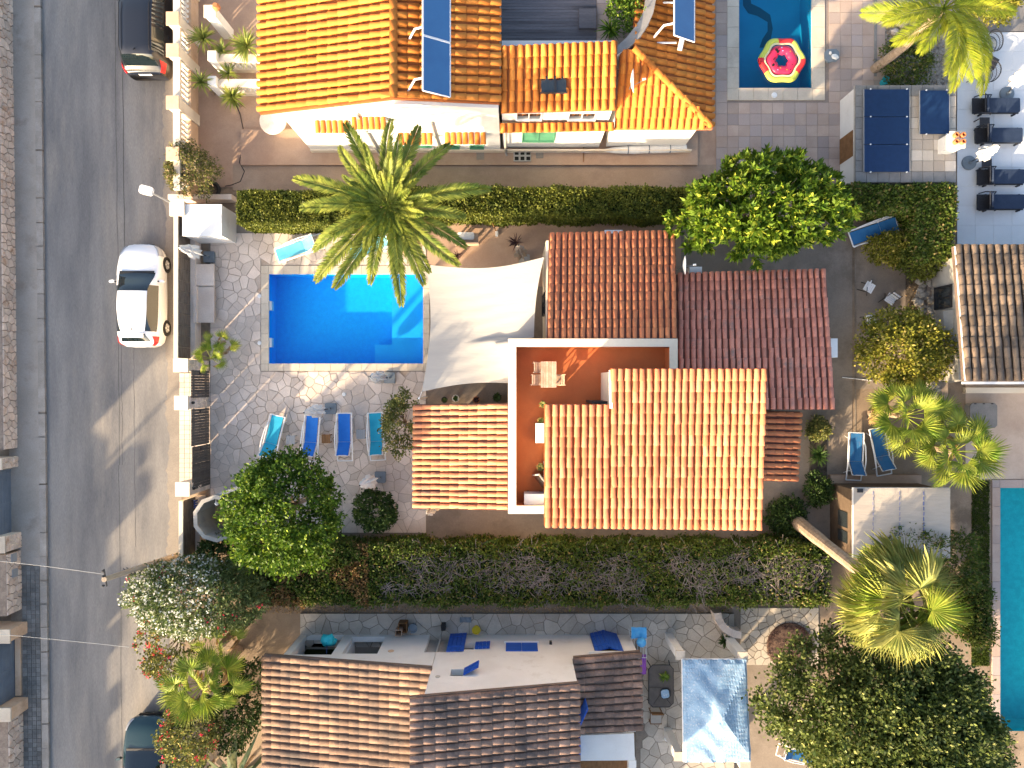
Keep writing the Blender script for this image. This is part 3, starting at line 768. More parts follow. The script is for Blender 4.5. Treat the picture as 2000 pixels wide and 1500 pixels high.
tilegrid(pt, rectw(1398, -260, 1728, 333), .47, .044, 'tile_pink', [pbh])
wt = struct('white_deck', holed(MB(), rectw(1868, 64, 2260, 478), .030, []), 'tile_joint')
tilegrid(wt, rectw(1868, 64, 2260, 478), .80, .050, 'tile_white', gap=.006)
gb = struct('gate_threshold', holed(MB(), rectw(350, 728, 412, 942), .026, []), 'mortar')
tilegrid(gb, rectw(351, 729, 411, 941), .2, .04, 'stone_pale', gap=.012)
# lawn strip beside the turquoise pool
def blades(rect, n, z, h, mat, name, label):
    P = np.c_[NR.uniform(rect[0], rect[2], n), NR.uniform(rect[1], rect[3], n), np.full(n, z)]
    a = NR.uniform(0, 6.28, n); d = np.c_[np.cos(a), np.sin(a), np.zeros(n)] * .02; hh = NR.uniform(.5, 1, n)[:, None] * h
    tip = P + np.c_[NR.uniform(-.05, .05, n), NR.uniform(-.05, .05, n), np.zeros(n)] + np.array([0, 0, 1.]) * hh
    V = np.stack([P - d, P + d, tip + d * .3, tip - d * .3], 1).reshape(-1, 3)
    o = objnp(name, V, np.arange(n * 4).reshape(-1, 4), mat)
    return tag(o, label, 'grass', kind='stuff')
blades(rectw(1897, 938, 1931, 1300), 16000, .0, .09, 'grass', 'grass', 'strip of short grass along the pale edge of the turquoise pool')

# ================================================================ garden walls along the street
def stone_face(parent, face, u0, u1, z0, z1, size, mat, most=300, gap=.02, axis='x', sign=1, t=.035):
    """stones set on a vertical wall face: axis 'x' is a plane x=face running in y, 'y' a plane y=face running in x"""
    polys = crazy((u0, z0, u1, z1), size, gap, jit=.4)
    polys.sort(key=area, reverse=True)
    rest = MB()
    for k, p in enumerate(polys):
        if area(p) < .003: continue
        d = t * R.uniform(.6, 1.3) * sign; n = len(p)
        m = MB() if k < most else rest
        cu, cz = sum(q[0] for q in p) / n, sum(q[1] for q in p) / n
        a = [(face - .01 * sign, u, z) if axis == 'x' else (u, face - .01 * sign, z) for u, z in p]
        b = [(face + d, cu + (u - cu) * .88, cz + (z - cz) * .88) if axis == 'x' else (cu + (u - cu) * .88, face + d, cz + (z - cz) * .88) for u, z in p]
        m.add(a + b, [tuple(range(n, 2 * n)), tuple(range(n - 1, -1, -1))] + [(i, (i + 1) % n, n + (i + 1) % n, n + i) for i in range(n)])
        if k < most: obj('stone', m, mat, parent)
    if rest.f: tag(obj('stone', rest, mat, parent), kind='stuff')

def wallthing(name, label, x0, y0, x1, y1, z, mat='mortar', face=None, size=.3, cap=None, cat='wall'):
    t = thing(name, label, cat, ((x0 + x1) / 2, (y0 + y1) / 2, 0))
    obj('wall_core', MB().box(x0, y0, 0, x1, y1, z), mat, t)
    if cap: obj('coping', MB().box(x0 - .04, y0 - .02, z + .002, x1 + .04, y1 + .02, z + .06), cap, t)
    if face: stone_face(t, x1, y0 + .01, y1 - .01, .02, z - .01, size, face)
    return t
# west side of the road
XW = Wx(35)
wallthing('stone_wall', 'long rough sandstone wall along the far pavement, uncut by gates', XW - .5, Wy(868, .9), XW, 17.5, .9, face='sandstone', size=.29)
wallthing('gate_pier', 'stone gate pier at the near end of the long sandstone wall', XW - .9, Wy(905, .9), XW + .03, Wy(884, .9), 1.05, mat='cream_wall', face='sandstone', size=.2, cap='coping', cat='pier')
wallthing('gate_pier', 'stone pier between slate-blue gate and the meter plates', XW - .9, Wy(1068, 1.0), XW + .13, Wy(1037, 1.0), 1.05, mat='cream_wall', face='sandstone', size=.2, cap='coping', cat='pier')
wmeter = wallthing('stone_wall', 'short sandstone wall holding two small meter plates', XW - .4, Wy(1192, .9), XW + .1, Wy(1072, .9), .95, face='sandstone', size=.27)
wallthing('stone_wall', 'sandstone wall at the lower end of the far pavement', XW - .4, -18.5, XW + .1, Wy(1388, .9), .95, face='sandstone', size=.27)
for py, zz in ((1078, .55), (1108, .5)):
    a = W(24 if py == 1078 else 30, py, zz)
    obj('meter_plate', MB().box(XW + .1, a[1] - .17, zz - .14, XW + .165, a[1] + .17, zz + .16), 'grey_metal', wmeter)
for py, lab in ((1215, 'plain tan pier above the pale blue gate'), (1362, 'plain tan pier below the pale blue gate')):
    y = Wy(py)
    t = thing('gate_pier', lab, 'pier', (XW - .4, y, 0))
    obj('pier_body', MB().box(XW - 1.6, y - .2, 0, XW + .36, y + .28, 1.15), 'peach_wall', t)
    obj('coping', MB().box(XW - 1.63, y - .24, 1.152, XW + .40, y + .32, 1.22), 'coping', t)
def bargate(label, x, y0, y1, h, mat, nm='driveway_gate'):
    t = thing(nm, label, 'gate', (x, (y0 + y1) / 2, 0))
    n = max(2, round(h / .17))
    for k in range(n):
        obj('board', MB().box(x - .02, y0 + .05, .06 + k * (h - .06) / n, x + .02, y1 - .05, .06 + (k + 1) * (h - .06) / n - .012), mat, t)
    for yy in (y0, (y0 + y1) / 2, y1):
        obj('post', MB().box(x - .035, yy - .04, .02, x + .035, yy + .04, h + .03), mat, t)
    return t
bargate('slate-blue boarded driveway gate across the road', XW - .28, Wy(1035), Wy(906), 1.3, 'gate_blue')
bargate('pale blue driveway gate between the two tan piers', XW - .2, Wy(1345), Wy(1232), 1.25, 'gate_blue')
ys_ = (Wy(1345), Wy(1232))
tag(obj('gate_kerb', MB().box(XW - .14, ys_[0], 0, XW - .02 + .1, ys_[1], .16), 'peach_wall'), 'low tan sill in front of the pale blue gate', 'sill')

# neighbour's balustrade on the road
XB = -13.16
tb = thing('balustrade_wall', 'peach plinth wall with white balusters and pillars along the road', 'wall', (XB - .12, 12.5, 0))
yb0, yb1 = Wy(392), 17.5
obj('plinth', MB().box(XB - .25, yb0, 0, XB, yb1, .72), 'peach_wall', tb)
py_tops = [-60, 36, 98, 200, 300]
PIL = [Wy(p, 2.0) for p in py_tops]
obj('rail', MB().box(XB - .26, yb0, 1.58, XB + .01, yb1, 1.72), 'cream_wall', tb)
prof = [(.035, 0), (.06, .03), (.06, .07), (.035, .12), (.07, .3), (.045, .5), (.03, .66), (.055, .78), (.055, .85)]
bm = None; y = yb0 + .2
while y < yb1:
    if all(abs(y - p) > .26 for p in PIL):
        if bm is None: bm = obj('baluster', MB().lathe(prof, n=8), 'white_wall', tb, local=True); o = bm
        else: o = bm.copy(); COL.objects.link(o)
        o.location = Vector((XB - .125, y, .725)) - Vector(OFF[tb.name])
    y += .21
for p in PIL:
    q = obj('pillar', MB().box(XB - .36, p - .22, 0, XB + .06, p + .22, 1.95), 'cream_wall', tb)
    obj('pillar_cap', MB().box(XB - .40, p - .26, 1.952, XB + .10, p + .26, 2.02), 'peach_wall', q)

# main property: low planter wall, soil, bench, pillars, gates
def street_wall(label, py0, py1, px, z=1.67):
    x0 = Wx(px, z); x1 = Wx(px + 7, z); y0, y1 = Wy(py1), Wy(py0)
    t = thing('street_wall', label, 'wall', ((x0 + x1) / 2, (y0 + y1) / 2, 0))
    obj('wall_core', MB().box(x0, y0, 0, x1 - .03, y1, z - .07), 'cream_wall', t)
    obj('coping', MB().box(x0 - .02, y0, z - .068, x1, y1, z), 'cream_wall', t)
    n = max(3, int((y1 - y0) / .42)); w = (y1 - y0) / n
    for k in range(n):
        obj('shaded_panel', MB().box(x1 - .028, y0 + k * w + .006, .5, x1 - .004 + R.uniform(0, .01), y0 + (k + 1) * w - .006, z - .09), 'wall_dark', t)  # dark brown textured face; the inner side's shade is in its colour
    obj('ledge', MB().box(x1 - .002, y0 + .01, 0, x1 + .20, y1 - .01, .55), 'stone_pale', t)
street_wall('long cream street wall with shade-dark inner face beside the white car', 432, 702, 340)
street_wall('short cream street wall with shade-dark inner face beside the shower', 966, 1075, 350)
t = thing('stone_bench', 'stone slab bench against the planter inside the wall', 'bench', (-12.72, Wy(572), 0))
for a, b in ((516, 558), (560, 630)):
    obj('slab', MB().box(-13.12, Wy(b, .45), .36, -12.33, Wy(a, .45), .45 + (.02 if a == 516 else 0)), 'stone_pale', t)
obj('backrest', MB().box(-13.12, Wy(630, .45), .46, -12.98, Wy(560, .45), .62), 'stone_pale', t)
obj('base', MB().box(-13.10, Wy(628, .45), 0, -12.45, Wy(518, .45), .355), 'stone_grey', t)
def pillar(label, px0, py0, px1, py1, z, stone=True):
    a = rectw(px0, py0, px1, py1, z)
    t = thing('gate_pillar', label, 'pillar', ((a[0] + a[2]) / 2, (a[1] + a[3]) / 2, 0))
    obj('shaft', MB().box(a[0] + .03, a[1] + .03, 0, a[2] - .03, a[3] - .03, z - .08), 'cream_wall', t)
    obj('cap', MB().box(a[0], a[1], z - .078, a[2], a[3], z), 'cream_wall', t)
    if stone: stone_face(t, a[2] - .03, a[1] + .05, a[3] - .05, .05, z - .1, .28, 'stone_pale', gap=.02, t=.02)
    return t
pillar('cream pillar beside the small fan palms', 338, 700, 367, 727, 2.0)
p1 = pillar('cream pillar between the narrow and the wide dark gate', 340, 773, 367, 801, 2.0)
p2 = pillar('cream pillar between the wide dark gate and the shower', 342, 942, 370, 970, 2.0)
for p, py in ((p1, 787), (p2, 955)):
    y = Wy(py, 1.8); x = p.location.x + .26
    obj('wall_lamp', MB().lathe([(0, 0), (.05, .01), (.06, .12), (.02, .18), (0, .18)], (x + .05, y, 1.55), 8), 'dark_metal', p)
a = rectw(332, 393, 360, 420, 1.7)
t = thing('corner_pillar', 'cream corner pillar touching the white meter cabinet', 'pillar', ((a[0] + a[2]) / 2, (a[1] + a[3]) / 2, 0))
obj('shaft', MB().box(a[0], a[1], 0, a[2] - .02, a[3], 1.62), 'peach_wall', t)
obj('cap', MB().box(a[0] - .03, a[1] - .03, 1.622, a[2] - .01, a[3] + .03, 1.7), 'cream_wall', t)
a = rectw(357, 400, 432, 460, 1.6)
t = thing('meter_cabinet', 'white rendered meter cabinet at the street corner', 'cabinet', ((a[0] + a[2]) / 2, (a[1] + a[3]) / 2, 0))
obj('cabinet_body', MB().box(a[0], a[1], 0, a[2], a[3], 1.54), 'white_wall', t)
obj('cabinet_top', MB().box(a[0] - .02, a[1] - .02, 1.542, a[2] + .02, a[3] + .02, 1.6), 'white_wall', t)
obj('door', MB().box(a[0] + .25, a[1] - .02, .4, a[2] - .25, a[1] - .003, 1.3), 'white_metal', t)
XG0 = -12.70
def plank_gate(label, py0, py1, nm):
    y0, y1 = Wy(py1), Wy(py0)
    XG = XG0 + (.035 if nm == 'c' else 0)
    t = thing('boarded_gate', label, 'gate', (XG, (y0 + y1) / 2, 0))
    n = max(3, round((y1 - y0) / .12)); w = (y1 - y0 - .1) / n
    b0 = None
    for k in range(n):
        if b0 is None: b0 = obj('plank', MB().box(-.012, -w / 2 + .003, .06, .012, w / 2 - .003, 1.72), 'gate_grey', t, local=True); o = b0
        else: o = b0.copy(); COL.objects.link(o)
        o.location = (R.uniform(-.003, .003), y0 + .05 + (k + .5) * w - (y0 + y1) / 2, R.uniform(-.006, .006))
    for zz in (.25, 1.4): obj('cross_rail', MB().box(XG - .05, y0 + .04, zz, XG - .016, y1 - .04, zz + .09), 'gate_grey', t)
    obj('handle', MB().box(XG + .02, y1 - .2, .95, XG + .06, y1 - .12, 1.02), 'dark_metal', t)
plank_gate('narrow dark boarded gate next to the fan palm pillar', 722, 778, 'a')
plank_gate('dark boarded leaf of the wide gate, the half nearer the pool', 794, 867.5, 'b')
plank_gate('dark boarded leaf of the wide gate, the half nearer the shower', 864, 948, 'c')
# boundary wall below the north hedge and the wall stub behind the cabinet
t = thing('boundary_wall', 'low stone wall strip running from the cabinet to the hedge', 'wall', (Wx(410), Wy(388), 0))
obj('wall_core', MB().box(Wx(340), Wy(396), 0, Wx(462), Wy(386), .55), 'stone_pale', t)

# ---- outdoor shower: ten-sided masonry drum with an opening
c = W(424, 1012, 1.7); c0 = (c[0], c[1])
t = thing('outdoor_shower', 'ten-sided rendered shower enclosure under the citrus tree', 'shower', (c0[0], c0[1], 0))
ri, ro, hz = .80, .92, 1.75
mb = MB(); n = 10
for k in range(n):
    if k in (0,): continue      # doorway on the tree side
    a0, a1 = rad(36 * k - 18 + 2), rad(36 * k + 18 + 2)
    p = [(c0[0] + r * math.cos(a), c0[1] + r * math.sin(a)) for r, a in ((ri, a0), (ro, a0), (ro, a1), (ri, a1))]
    obj('wall_panel', MB().prism(p, 0, hz), 'render_grey', t)
    p = [(c0[0] + r * math.cos(a), c0[1] + r * math.sin(a)) for r, a in ((ri - .02, a0), (ro + .02, a0), (ro + .02, a1), (ri - .02, a1))]
    obj('coping', MB().prism(p, hz + .002, hz + .05), 'render_grey', t)
obj('shower_floor', MB().lathe([(0, .03), (ri, .03), (ri, .06), (0, .06)], (*c0, 0), 10), 'ochre_wall', t)
sh = obj('shower_arm', MB().tube([(c0[0] - .1, c0[1] + ri, 1.55), (c0[0] - .08, c0[1] + ri - .25, 1.62)], .015), 'white_metal', t)
obj('shower_head', MB().lathe([(0, 0), (.08, 0), (.06, .03), (.02, .06), (0, .06)], (c0[0] - .08, c0[1] + ri - .25, 1.56), 10), 'white_metal', sh)
obj('wing_wall', MB().prism([(c0[0] - .15, c0[1] + ro), (c0[0] + .9, c0[1] + ro + .38), (c0[0] + .95, c0[1] + ro + .25), (c0[0] + .1, c0[1] + ro - .06)], 0, 1.72), 'render_grey', t)
a = W(376, 1015, .9)
obj('blue_disc', MB().tube([(c0[0] - ro - .12, c0[1], 1.1), (c0[0] - ro + .03, c0[1], 1.1)], .26, 14), 'sky_blue', t)
a = W(382, 984, .8)
hs = thing('garden_hose', 'coiled dark blue hose hanging beside the shower', 'hose', (a[0], a[1], .3))
obj('coil', MB().tube([(a[0] + .05 * math.cos(k * .8), a[1] - .16 + .012 * k, .8 + .12 * math.sin(k * .8)) for k in range(28)], .02, 5), 'cord_blue', hs)
obj('bracket', MB().box(a[0] - .15, a[1] + .12, .7, a[0] + .05, a[1] + .17, .9), 'dark_metal', hs)

# the street runs about half a degree off the villa's axes
_rot = Matrix.Rotation(rad(.62), 4, 'Z')
for o in [o for o in COL.objects if o.parent is None and o.name.split('.')[0] in ('road', 'road_seam', 'road_verge', 'pavement', 'pavement_pavers', 'kerb', 'stone_wall', 'gate_pier', 'driveway_gate', 'gate_kerb')]:
    o.rotation_euler = (0, 0, rad(.62)); o.location = _rot @ o.location
# ================================================================ barrel-tile roofs
def tile_template(seg=6):
    """unit cover tile: x across (-.5..+.5), y 0..1 downslope, z 0..1; a thin shell, wider at the lower end"""
    V, Q = [], []
    for (y, w, lift) in ((0.0, .86, -.10), (1.0, 1.0, .10)):
        for inner in (0, 1):
            for k in range(seg + 1):
                a = math.pi * k / seg
                r = .5 * w - (.075 if inner else 0)
                V.append((-r * math.cos(a), y, (math.sin(a) * (w - (.15 if inner else 0))) + lift))
    n = seg + 1
    o0, i0, o1, i1 = 0, n, 2 * n, 3 * n
    for k in range(seg):
        Q.append((o0 + k, o1 + k, o1 + k + 1, o0 + k + 1))       # outer skin
        Q.append((o1 + k, i1 + k, i1 + k + 1, o1 + k + 1))       # lower lip
    for k in (0, seg):
        Q.append((o0 + k, i0 + k, i1 + k, o1 + k))
    return np.array(V), np.array(Q)
TV, TQ = tile_template()
_TM = {}
def tile_mesh(mat):
    if mat not in _TM:
        me = bpy.data.meshes.new('tile')
        me.from_pydata(TV.tolist(), [], TQ.tolist())
        me.materials.append(MT(mat))
        me.polygons.foreach_set("use_smooth", [k < 12 and k % 2 == 0 for k in range(len(TQ))])
        me.update(); _TM[mat] = me
    return _TM[mat]

class House:
    def __init__(s, name, label, loc):
        s.root = thing(name, label, 'house', loc); s.tiles = []
    def roof(s, A, B, C, D, pitch, expo, mat, deck, keep=None, thick=.14, prio=0, wfac=.80, hfac=.40, slab=True, name='roof'):
        """A,B upper edge; D,C lower edge below them (world points)"""
        A, B, C, D = map(Vector, (A, B, C, D))
        r = None
        up = Vector((0, 0, .02))
        if slab is True: r = obj(name, MB().hexa([A - up, B - up, C - up, D - up], thick), deck, s.root)
        elif slab is not None: r = obj(name, slab, deck, s.root)
        nc = max(1, round(((B - A).length + (C - D).length) / 2 / pitch)); nr = max(1, round(((D - A).length + (C - B).length) / 2 / expo))
        for i in range(nc):
            u = (i + .5) / nc
            t0, t1 = A.lerp(B, u), D.lerp(C, u)
            dx = R.uniform(-.008, .008)
            for j in range(nr):
                if keep and not keep((i + .5) / nc, (j + .5) / nr): continue
                p, q = t0.lerp(t1, j / nr), t0.lerp(t1, (j + 1.0) / nr)
                Y = (q - p)
                X = (B - A).lerp(C - D, (j + .5) / nr).normalized()
                X = (X - Y.normalized() * X.dot(Y.normalized())).normalized()
                Z = X.cross(Y).normalized()
                if Z.z < 0: X = -X; Z = -Z
                w = pitch * wfac * R.uniform(.96, 1.05)
                rot = R.gauss(0, .020)
                Y2 = (Y.normalized() + X * rot).normalized(); X2 = (X - X.dot(Y2) * Y2).normalized()
                s.tiles.append((prio, r, p + X * (dx + R.uniform(-.010, .010)) + Z * R.uniform(-.006, .010), X2 * w, Y2 * Y.length * 1.12, Z * pitch * hfac, mat))
        return r
    def ridge(s, p, q, mat, width=.24, expo=.36, parent=None, prio=1):
        p, q = Vector(p), Vector(q)
        n = max(1, round((q - p).length / expo)); d = (q - p) / n
        Y = d.normalized(); X = Y.cross(Vector((0, 0, 1))).normalized(); Z = X.cross(Y)
        for k in range(n):
            s.tiles.append((prio, parent, p + d * k, X * width, d * 1.12, Z * width * .42, mat))
    def finish(s, most=300):
        s.tiles.sort(key=lambda t: t[0])
        rest = {}
        for k, (pr_, r, p, X, Y, Z, mat) in enumerate(s.tiles):
            if k < most:
                o = bpy.data.objects.new('tile', tile_mesh(mat)); link(o, r or s.root)
                off = Vector(OFF[s.root.name])
                o.matrix_basis = Matrix(((X.x, Y.x, Z.x, p.x - off.x), (X.y, Y.y, Z.y, p.y - off.y), (X.z, Y.z, Z.z, p.z - off.z), (0, 0, 0, 1)))
            else: rest.setdefault(mat, []).append((p, X, Y, Z))
        if rest:
            VV, QQ, MI, n = [], [], [], 0
            mats = list(rest)
            for mi, m in enumerate(mats):
                for p, X, Y, Z in rest[m]:
                    M3 = np.array([list(X), list(Y), list(Z)])
                    VV.append(TV @ M3 + np.array(p)); QQ.append(TQ + n); n += len(TV); MI += [mi] * len(TQ)
            o = objnp('tile', np.concatenate(VV), np.concatenate(QQ), mats, s.root, MI)
            o["kind"] = "stuff"
            sm = np.tile(np.array([k < 12 and k % 2 == 0 for k in range(len(TQ))]), len(QQ))
            o.data.polygons.foreach_set("use_smooth", sm)

def P3(px, py, z): return Vector(W(px, py, z))
def window_on(house, plane, face, u0, u1, z0, z1, sign, frame='white_metal', glass='window_glass', name='window', depth=.05, mull=1):
    """window set on a wall: plane 'x' or 'y' at coordinate face, outward direction sign; frame and pane"""
    def bx(m, a0, a1, c0, c1, d0, d1):
        lo, hi = face + sign * d0, face + sign * d1
        return m.box(lo, a0, c0, hi, a1, c1) if plane == 'x' else m.box(a0, lo, c0, a1, hi, c1)
    w = obj(name, bx(MB(), u0, u1, z0, z1, -.02, .006), glass, house)
    m = MB(); e = .05
    bx(m, u0 - e, u0, z0, z1 + e, 0, depth); bx(m, u1, u1 + e, z0, z1 + e, 0, depth); bx(m, u0, u1, z1, z1 + e, 0, depth); bx(m, u0 - e, u1 + e, z0 - e, z0, 0, depth + .04)
    for k in range(mull):
        c = u0 + (u1 - u0) * (k + 1) / (mull + 1); bx(m, c - .02, c + .02, z0, z1, .007, depth - .01)
    obj('frame', m, frame, w)
    return w

# ================================================================ main house
h = House('tiled_villa', 'villa with red roof terrace and several terracotta tile roofs beside the blue pool', (4.0, -1.0, 0))
rt = h.root
ZT = 3.25                                             # terrace floor
# lower block walls
obj('wall', MB().box(Wx(1067, 3.2), Wy(662, 3.2), 0, Wx(1318, 3.2), Wy(470, 3.0), 3.02), 'cream_wall', rt)
obj('wall', MB().box(Wx(1322, 3.0) + .01, Wy(800, 3.3) + .2, 0, Wx(1608, 3.0), Wy(545, 2.9), 2.70), 'cream_wall', rt)
obj('wall', MB().box(Wx(995, ZT), Wy(1001, ZT), 0, Wx(1321, ZT), Wy(664, ZT), ZT - .02), 'cream_wall', rt)
ws = obj('terrace_floor', MB().box(Wx(995, ZT), Wy(1001, ZT), ZT - .02, Wx(1321, ZT), Wy(664, ZT), ZT), 'terrace_red', rt)
# parapets round the terrace (outer faces in picture pixels at their top)
ZP = 4.12
x0, x1, y0, y1 = Wx(993, ZP), Wx(1323, ZP), Wy(1003, ZP), Wy(662, ZP)
tk = .27
def parapet(a, b, c, d):
    o = obj('parapet', MB().box(a, b, ZT - .3, c, d, ZP - .05), 'terrace_red', rt)
    obj('coping', MB().box(a - .012, b - .012, ZP - .048, c + .012, d + .012, ZP), 'cream_wall', o)
parapet(x0, y0, x0 + tk, y1)
parapet(x0 + tk + .026, y1 - tk, x1, y1)
parapet(x1 - tk, Wy(722, ZP), x1, y1 - tk - .026)
parapet(x0 + tk + .026, y0, Wx(1068, ZP), y0 + tk)
# outer render of the parapets is cream: thin skins
obj('parapet_render', MB().box(x0 - .008, y0, 0.0, x0 - .002, y1, ZP - .05), 'cream_wall', rt)
# upper block
ux0, ux1 = Wx(1066, 5.6), Wx(1486, 5.6); uy0 = Wy(1020, 5.4); uyt = Wy(724, 6.1); uym = Wy(793, 6.0); uxs = Wx(1192, 6.1)
ub = MB().prism([(ux0 + .1, uy0 + .1), (ux1 - .05, uy0 + .1), (ux1 - .05, uyt - .03), (uxs + .04, uyt - .03), (uxs + .04, uym - .03), (ux0 + .1, uym - .03)], 0, 5.38)
obj('upper_wall', ub, 'cream_wall', rt)
obj('upper_wall', MB().prism([(ux0 + .1, uym - 1.0), (uxs, uym - 1.0), (uxs, uym - .03), (ux0 + .1, uym - .03)], 5.382, 5.82), 'cream_wall', rt)
obj('upper_wall', MB().prism([(uxs + .04, uyt - 1.2), (ux1 - .05, uyt - 1.2), (ux1 - .05, uyt - .03), (uxs + .04, uyt - .03)], 5.382, 6.0), 'cream_wall', rt)
# white mortar edge along the stepped verge
obj('verge', MB().box(uxs - .02, uym - .08, 5.92, uxs + .07, uyt + .02, 6.15).box(ux0, uym - .02, 5.75, uxs - .022, uym + .05, 5.98), 'white_wall', rt)
zt, zb = 6.22, 5.50
q = lambda x, y, z: P3(x, y, z)
# two upper roof fields side by side, one starting further down the slope
def zC(py): return zt + (zb - zt) * (py - 720) / 310.0
h.roof(q(1063, 790, zC(790)), q(1192, 790, zC(790)), q(1191, 1029, zb), q(1063, 1027, zb), .237, .365, 'tile_peach', 'pan_orange', prio=0, wfac=.86)
h.roof(q(1192.5, 720, zt), q(1499, 720, zt), q(1489, 1032, zb), q(1191.5, 1029, zb), .237, .365, 'tile_peach', 'pan_orange', prio=0, wfac=.86)
h.roof(q(1068, 662, 4.0), q(1323, 661, 4.0), q(1319, 453, 3.02), q(1072, 458, 3.02), .237, .36, 'tile_mid', 'pan_red', prio=1)
h.roof(q(1324, 800, 3.72), q(1632, 800, 3.72), q(1613, 528, 2.82), q(1322, 536, 2.82), .237, .38, 'tile_red', 'pan_red', prio=1)
h.roof(q(992, 997, 3.6), q(992, 787, 3.6), q(810, 790, 2.72), q(809, 993, 2.72), .237, .37, 'tile_porch', 'pan_red', prio=1)
h.roof(q(1444, 938.5, 3.32), q(1444, 801.5, 3.32), q(1563, 804, 2.55), q(1555, 941, 2.55), .237, .37, 'tile_mid', 'pan_red', prio=1)
h.finish()
# porch posts, doors, windows
for px, py in ((818, 800), (818, 985)):
    a = W(px, py, 2.6); obj('porch_post', MB().box(a[0] - .1, a[1] - .1, 0, a[0] + .1, a[1] + .1, 2.6), 'cream_wall', rt)
obj('wall', MB().box(Wx(900, 2.8), Wy(985, 2.7), 0, Wx(990, 3.2), Wy(800, 2.7), 2.62), 'ochre_wall', rt)
obj('wall', MB().box(ux1 - .04, Wy(935, 2.4), 0, Wx(1550, 2.4), Wy(806, 2.4), 2.42), 'cream_wall', rt)
window_on(rt, 'x', Wx(1067, 3.2), Wy(612, 2), Wy(575, 2), 1.2, 2.3, -1, frame='dark_metal')
window_on(rt, 'x', ux0 + .1, uym - 3.2, uym - 2.2, ZT + .05, ZT + 2.05, -1, frame='white_metal', name='terrace_door')
window_on(rt, 'y', uy0 + .1, 4.0, 5.2, 4.0, 5.0, -1); window_on(rt, 'y', uy0 + .1, 2.2, 3.4, 1.0, 2.2, -1)
window_on(rt, 'y', Wy(545, 2.9), 7.0, 8.2, 1.0, 2.1, 1)
window_on(rt, 'x', ux1 - .05, -3.6, -2.4, 4.0, 5.0, 1)
# door leaf standing open on the terrace
a = P3(1150, 786, 4.4)
obj('open_door', MB().box(Wx(1150, 4.2), uym + .06, ZT + .05, Wx(1189, 4.2), uym + .14, ZT + 1.9), 'dark_metal', rt)
# dish and vents on the house
def dish(label, px, py, z, r, tilt, face, mast, arm=True):
    c = Vector(W(px, py, z)); t = thing('satellite_dish', label, 'satellite dish', (c.x, c.y, z - mast))
    prof = [(0, -.10 * r / .4), (r * .5, -.075 * r / .4), (r * .85, -.03 * r / .4), (r, 0), (r, .015), (r * .85, -.012), (r * .5, -.055), (0, -.08)]
    m = MB(); m.lathe(prof, n=20)
    M_ = Matrix.Translation(c) @ Matrix.Rotation(rad(face), 4, 'Z') @ Matrix.Rotation(rad(tilt), 4, 'Y')
    m.v = [tuple(M_ @ Vector(v)) for v in m.v]
    obj('reflector', m, 'white_metal', t, smooth=True)
    b = M_ @ Vector((0, 0, -.08))
    obj('mast', MB().tube([(c.x - .02, c.y, z - mast), (c.x - .02, c.y, z - .15), b], .025), 'grey_metal', t)
    if arm:
        e = M_ @ Vector((-r * .2, 0, r * 1.1)); st = M_ @ Vector((r * .95, 0, 0))
        obj('arm', MB().tube([st, e], .012), 'grey_metal', t)
        obj('receiver', MB().tube([e, M_ @ Vector((-r * .2, 0, r * 1.1 - .12))], .035), 'white_plastic', t)
    return t
dish('white satellite dish between the two red roofs of the villa', 1338, 518, 3.3, .36, 80, 0, 2.4)
def acbox(label, x0, y0, x1, y1, z0, z1, fan='y'):
    r = rectw(x0, y0, x1, y1, z1); t = thing('air_conditioner', label, 'air conditioner', ((r[0] + r[2]) / 2, (r[1] + r[3]) / 2, z0))
    obj('casing', MB().box(r[0], r[1], z0 + .03, r[2], r[3], z1), 'white_plastic', t)
    cx, cy, cz = (r[0] + r[2]) / 2, (r[1] + r[3]) / 2, (z0 + z1) / 2
    n = obj('fan_grille', MB().tube([(cx - .08, r[1] - .005, cz), (cx - .08, r[1] - .02, cz)] if fan == 'y' else [(r[0] - .02, cy, cz), (r[0] - .005, cy, cz)], min(.2, (z1 - z0) * .36), 14), 'grey_metal', t)
    for dx in (-.3, .3):
        if fan == 'y': obj('foot', MB().box(cx + dx * (r[2] - r[0]) - .03, r[1] - .03, z0, cx + dx * (r[2] - r[0]) + .03, r[3] + .03, z0 + .028), 'dark_metal', t)
        else: obj('foot', MB().box(r[0] - .03, cy + dx * (r[3] - r[1]) - .03, z0, r[2] + .03, cy + dx * (r[3] - r[1]) + .03, z0 + .028), 'dark_metal', t)
acbox('white air conditioner on the red terrace floor', 1024, 965, 1064, 986, ZT, ZT + .65)
acbox('white air conditioner on the wall above the tan path, behind the villa', 1181, 449, 1216, 457.5, 1.9, 2.5)
acbox('white air conditioner hung on the east wall of the villa', 1623, 661, 1636, 698, 1.9, 2.55, fan='x')
acbox('white box beside the satellite dish in the roof corner', 1347, 521, 1371, 533, 2.1, 2.6)

# ================================================================ neighbour's house to the north
n_ = House('orange_tiled_house', 'white house with bright orange tile roofs and solar panels, lit by low sun', (-2, 12.5, 0))
rt = n_.root
YN = 9.72                                         # south facade plane
zl, zr, z2 = 4.05, 5.45, 5.02
far = -150                                        # pixels above the frame
def pl(px, py, z): return P3(px, py, z)
Lx, Rx, Ex = Wx(507, zl), Wx(769, zr), Wx(976, z2)
yf = 16.8
ye = Wy(222, zl)
n_.roof((Rx, ye, zr), (Rx, yf, zr), (Lx, yf, zl), (Lx, ye, zl), .30, .42, 'tile_orange', 'pan_orange', prio=0, wfac=.78)
n_.roof((Rx, ye, zr), (Rx, yf, zr), (Ex, yf, z2), (Ex, ye, z2), .30, .40, 'tile_orange', 'pan_orange', prio=0, wfac=.78)
n_.ridge((Rx, ye - .02, zr + .04), (Rx, yf, zr + .04), 'tile_orange', .30)
x_w = Wx(612)                                      # west wall
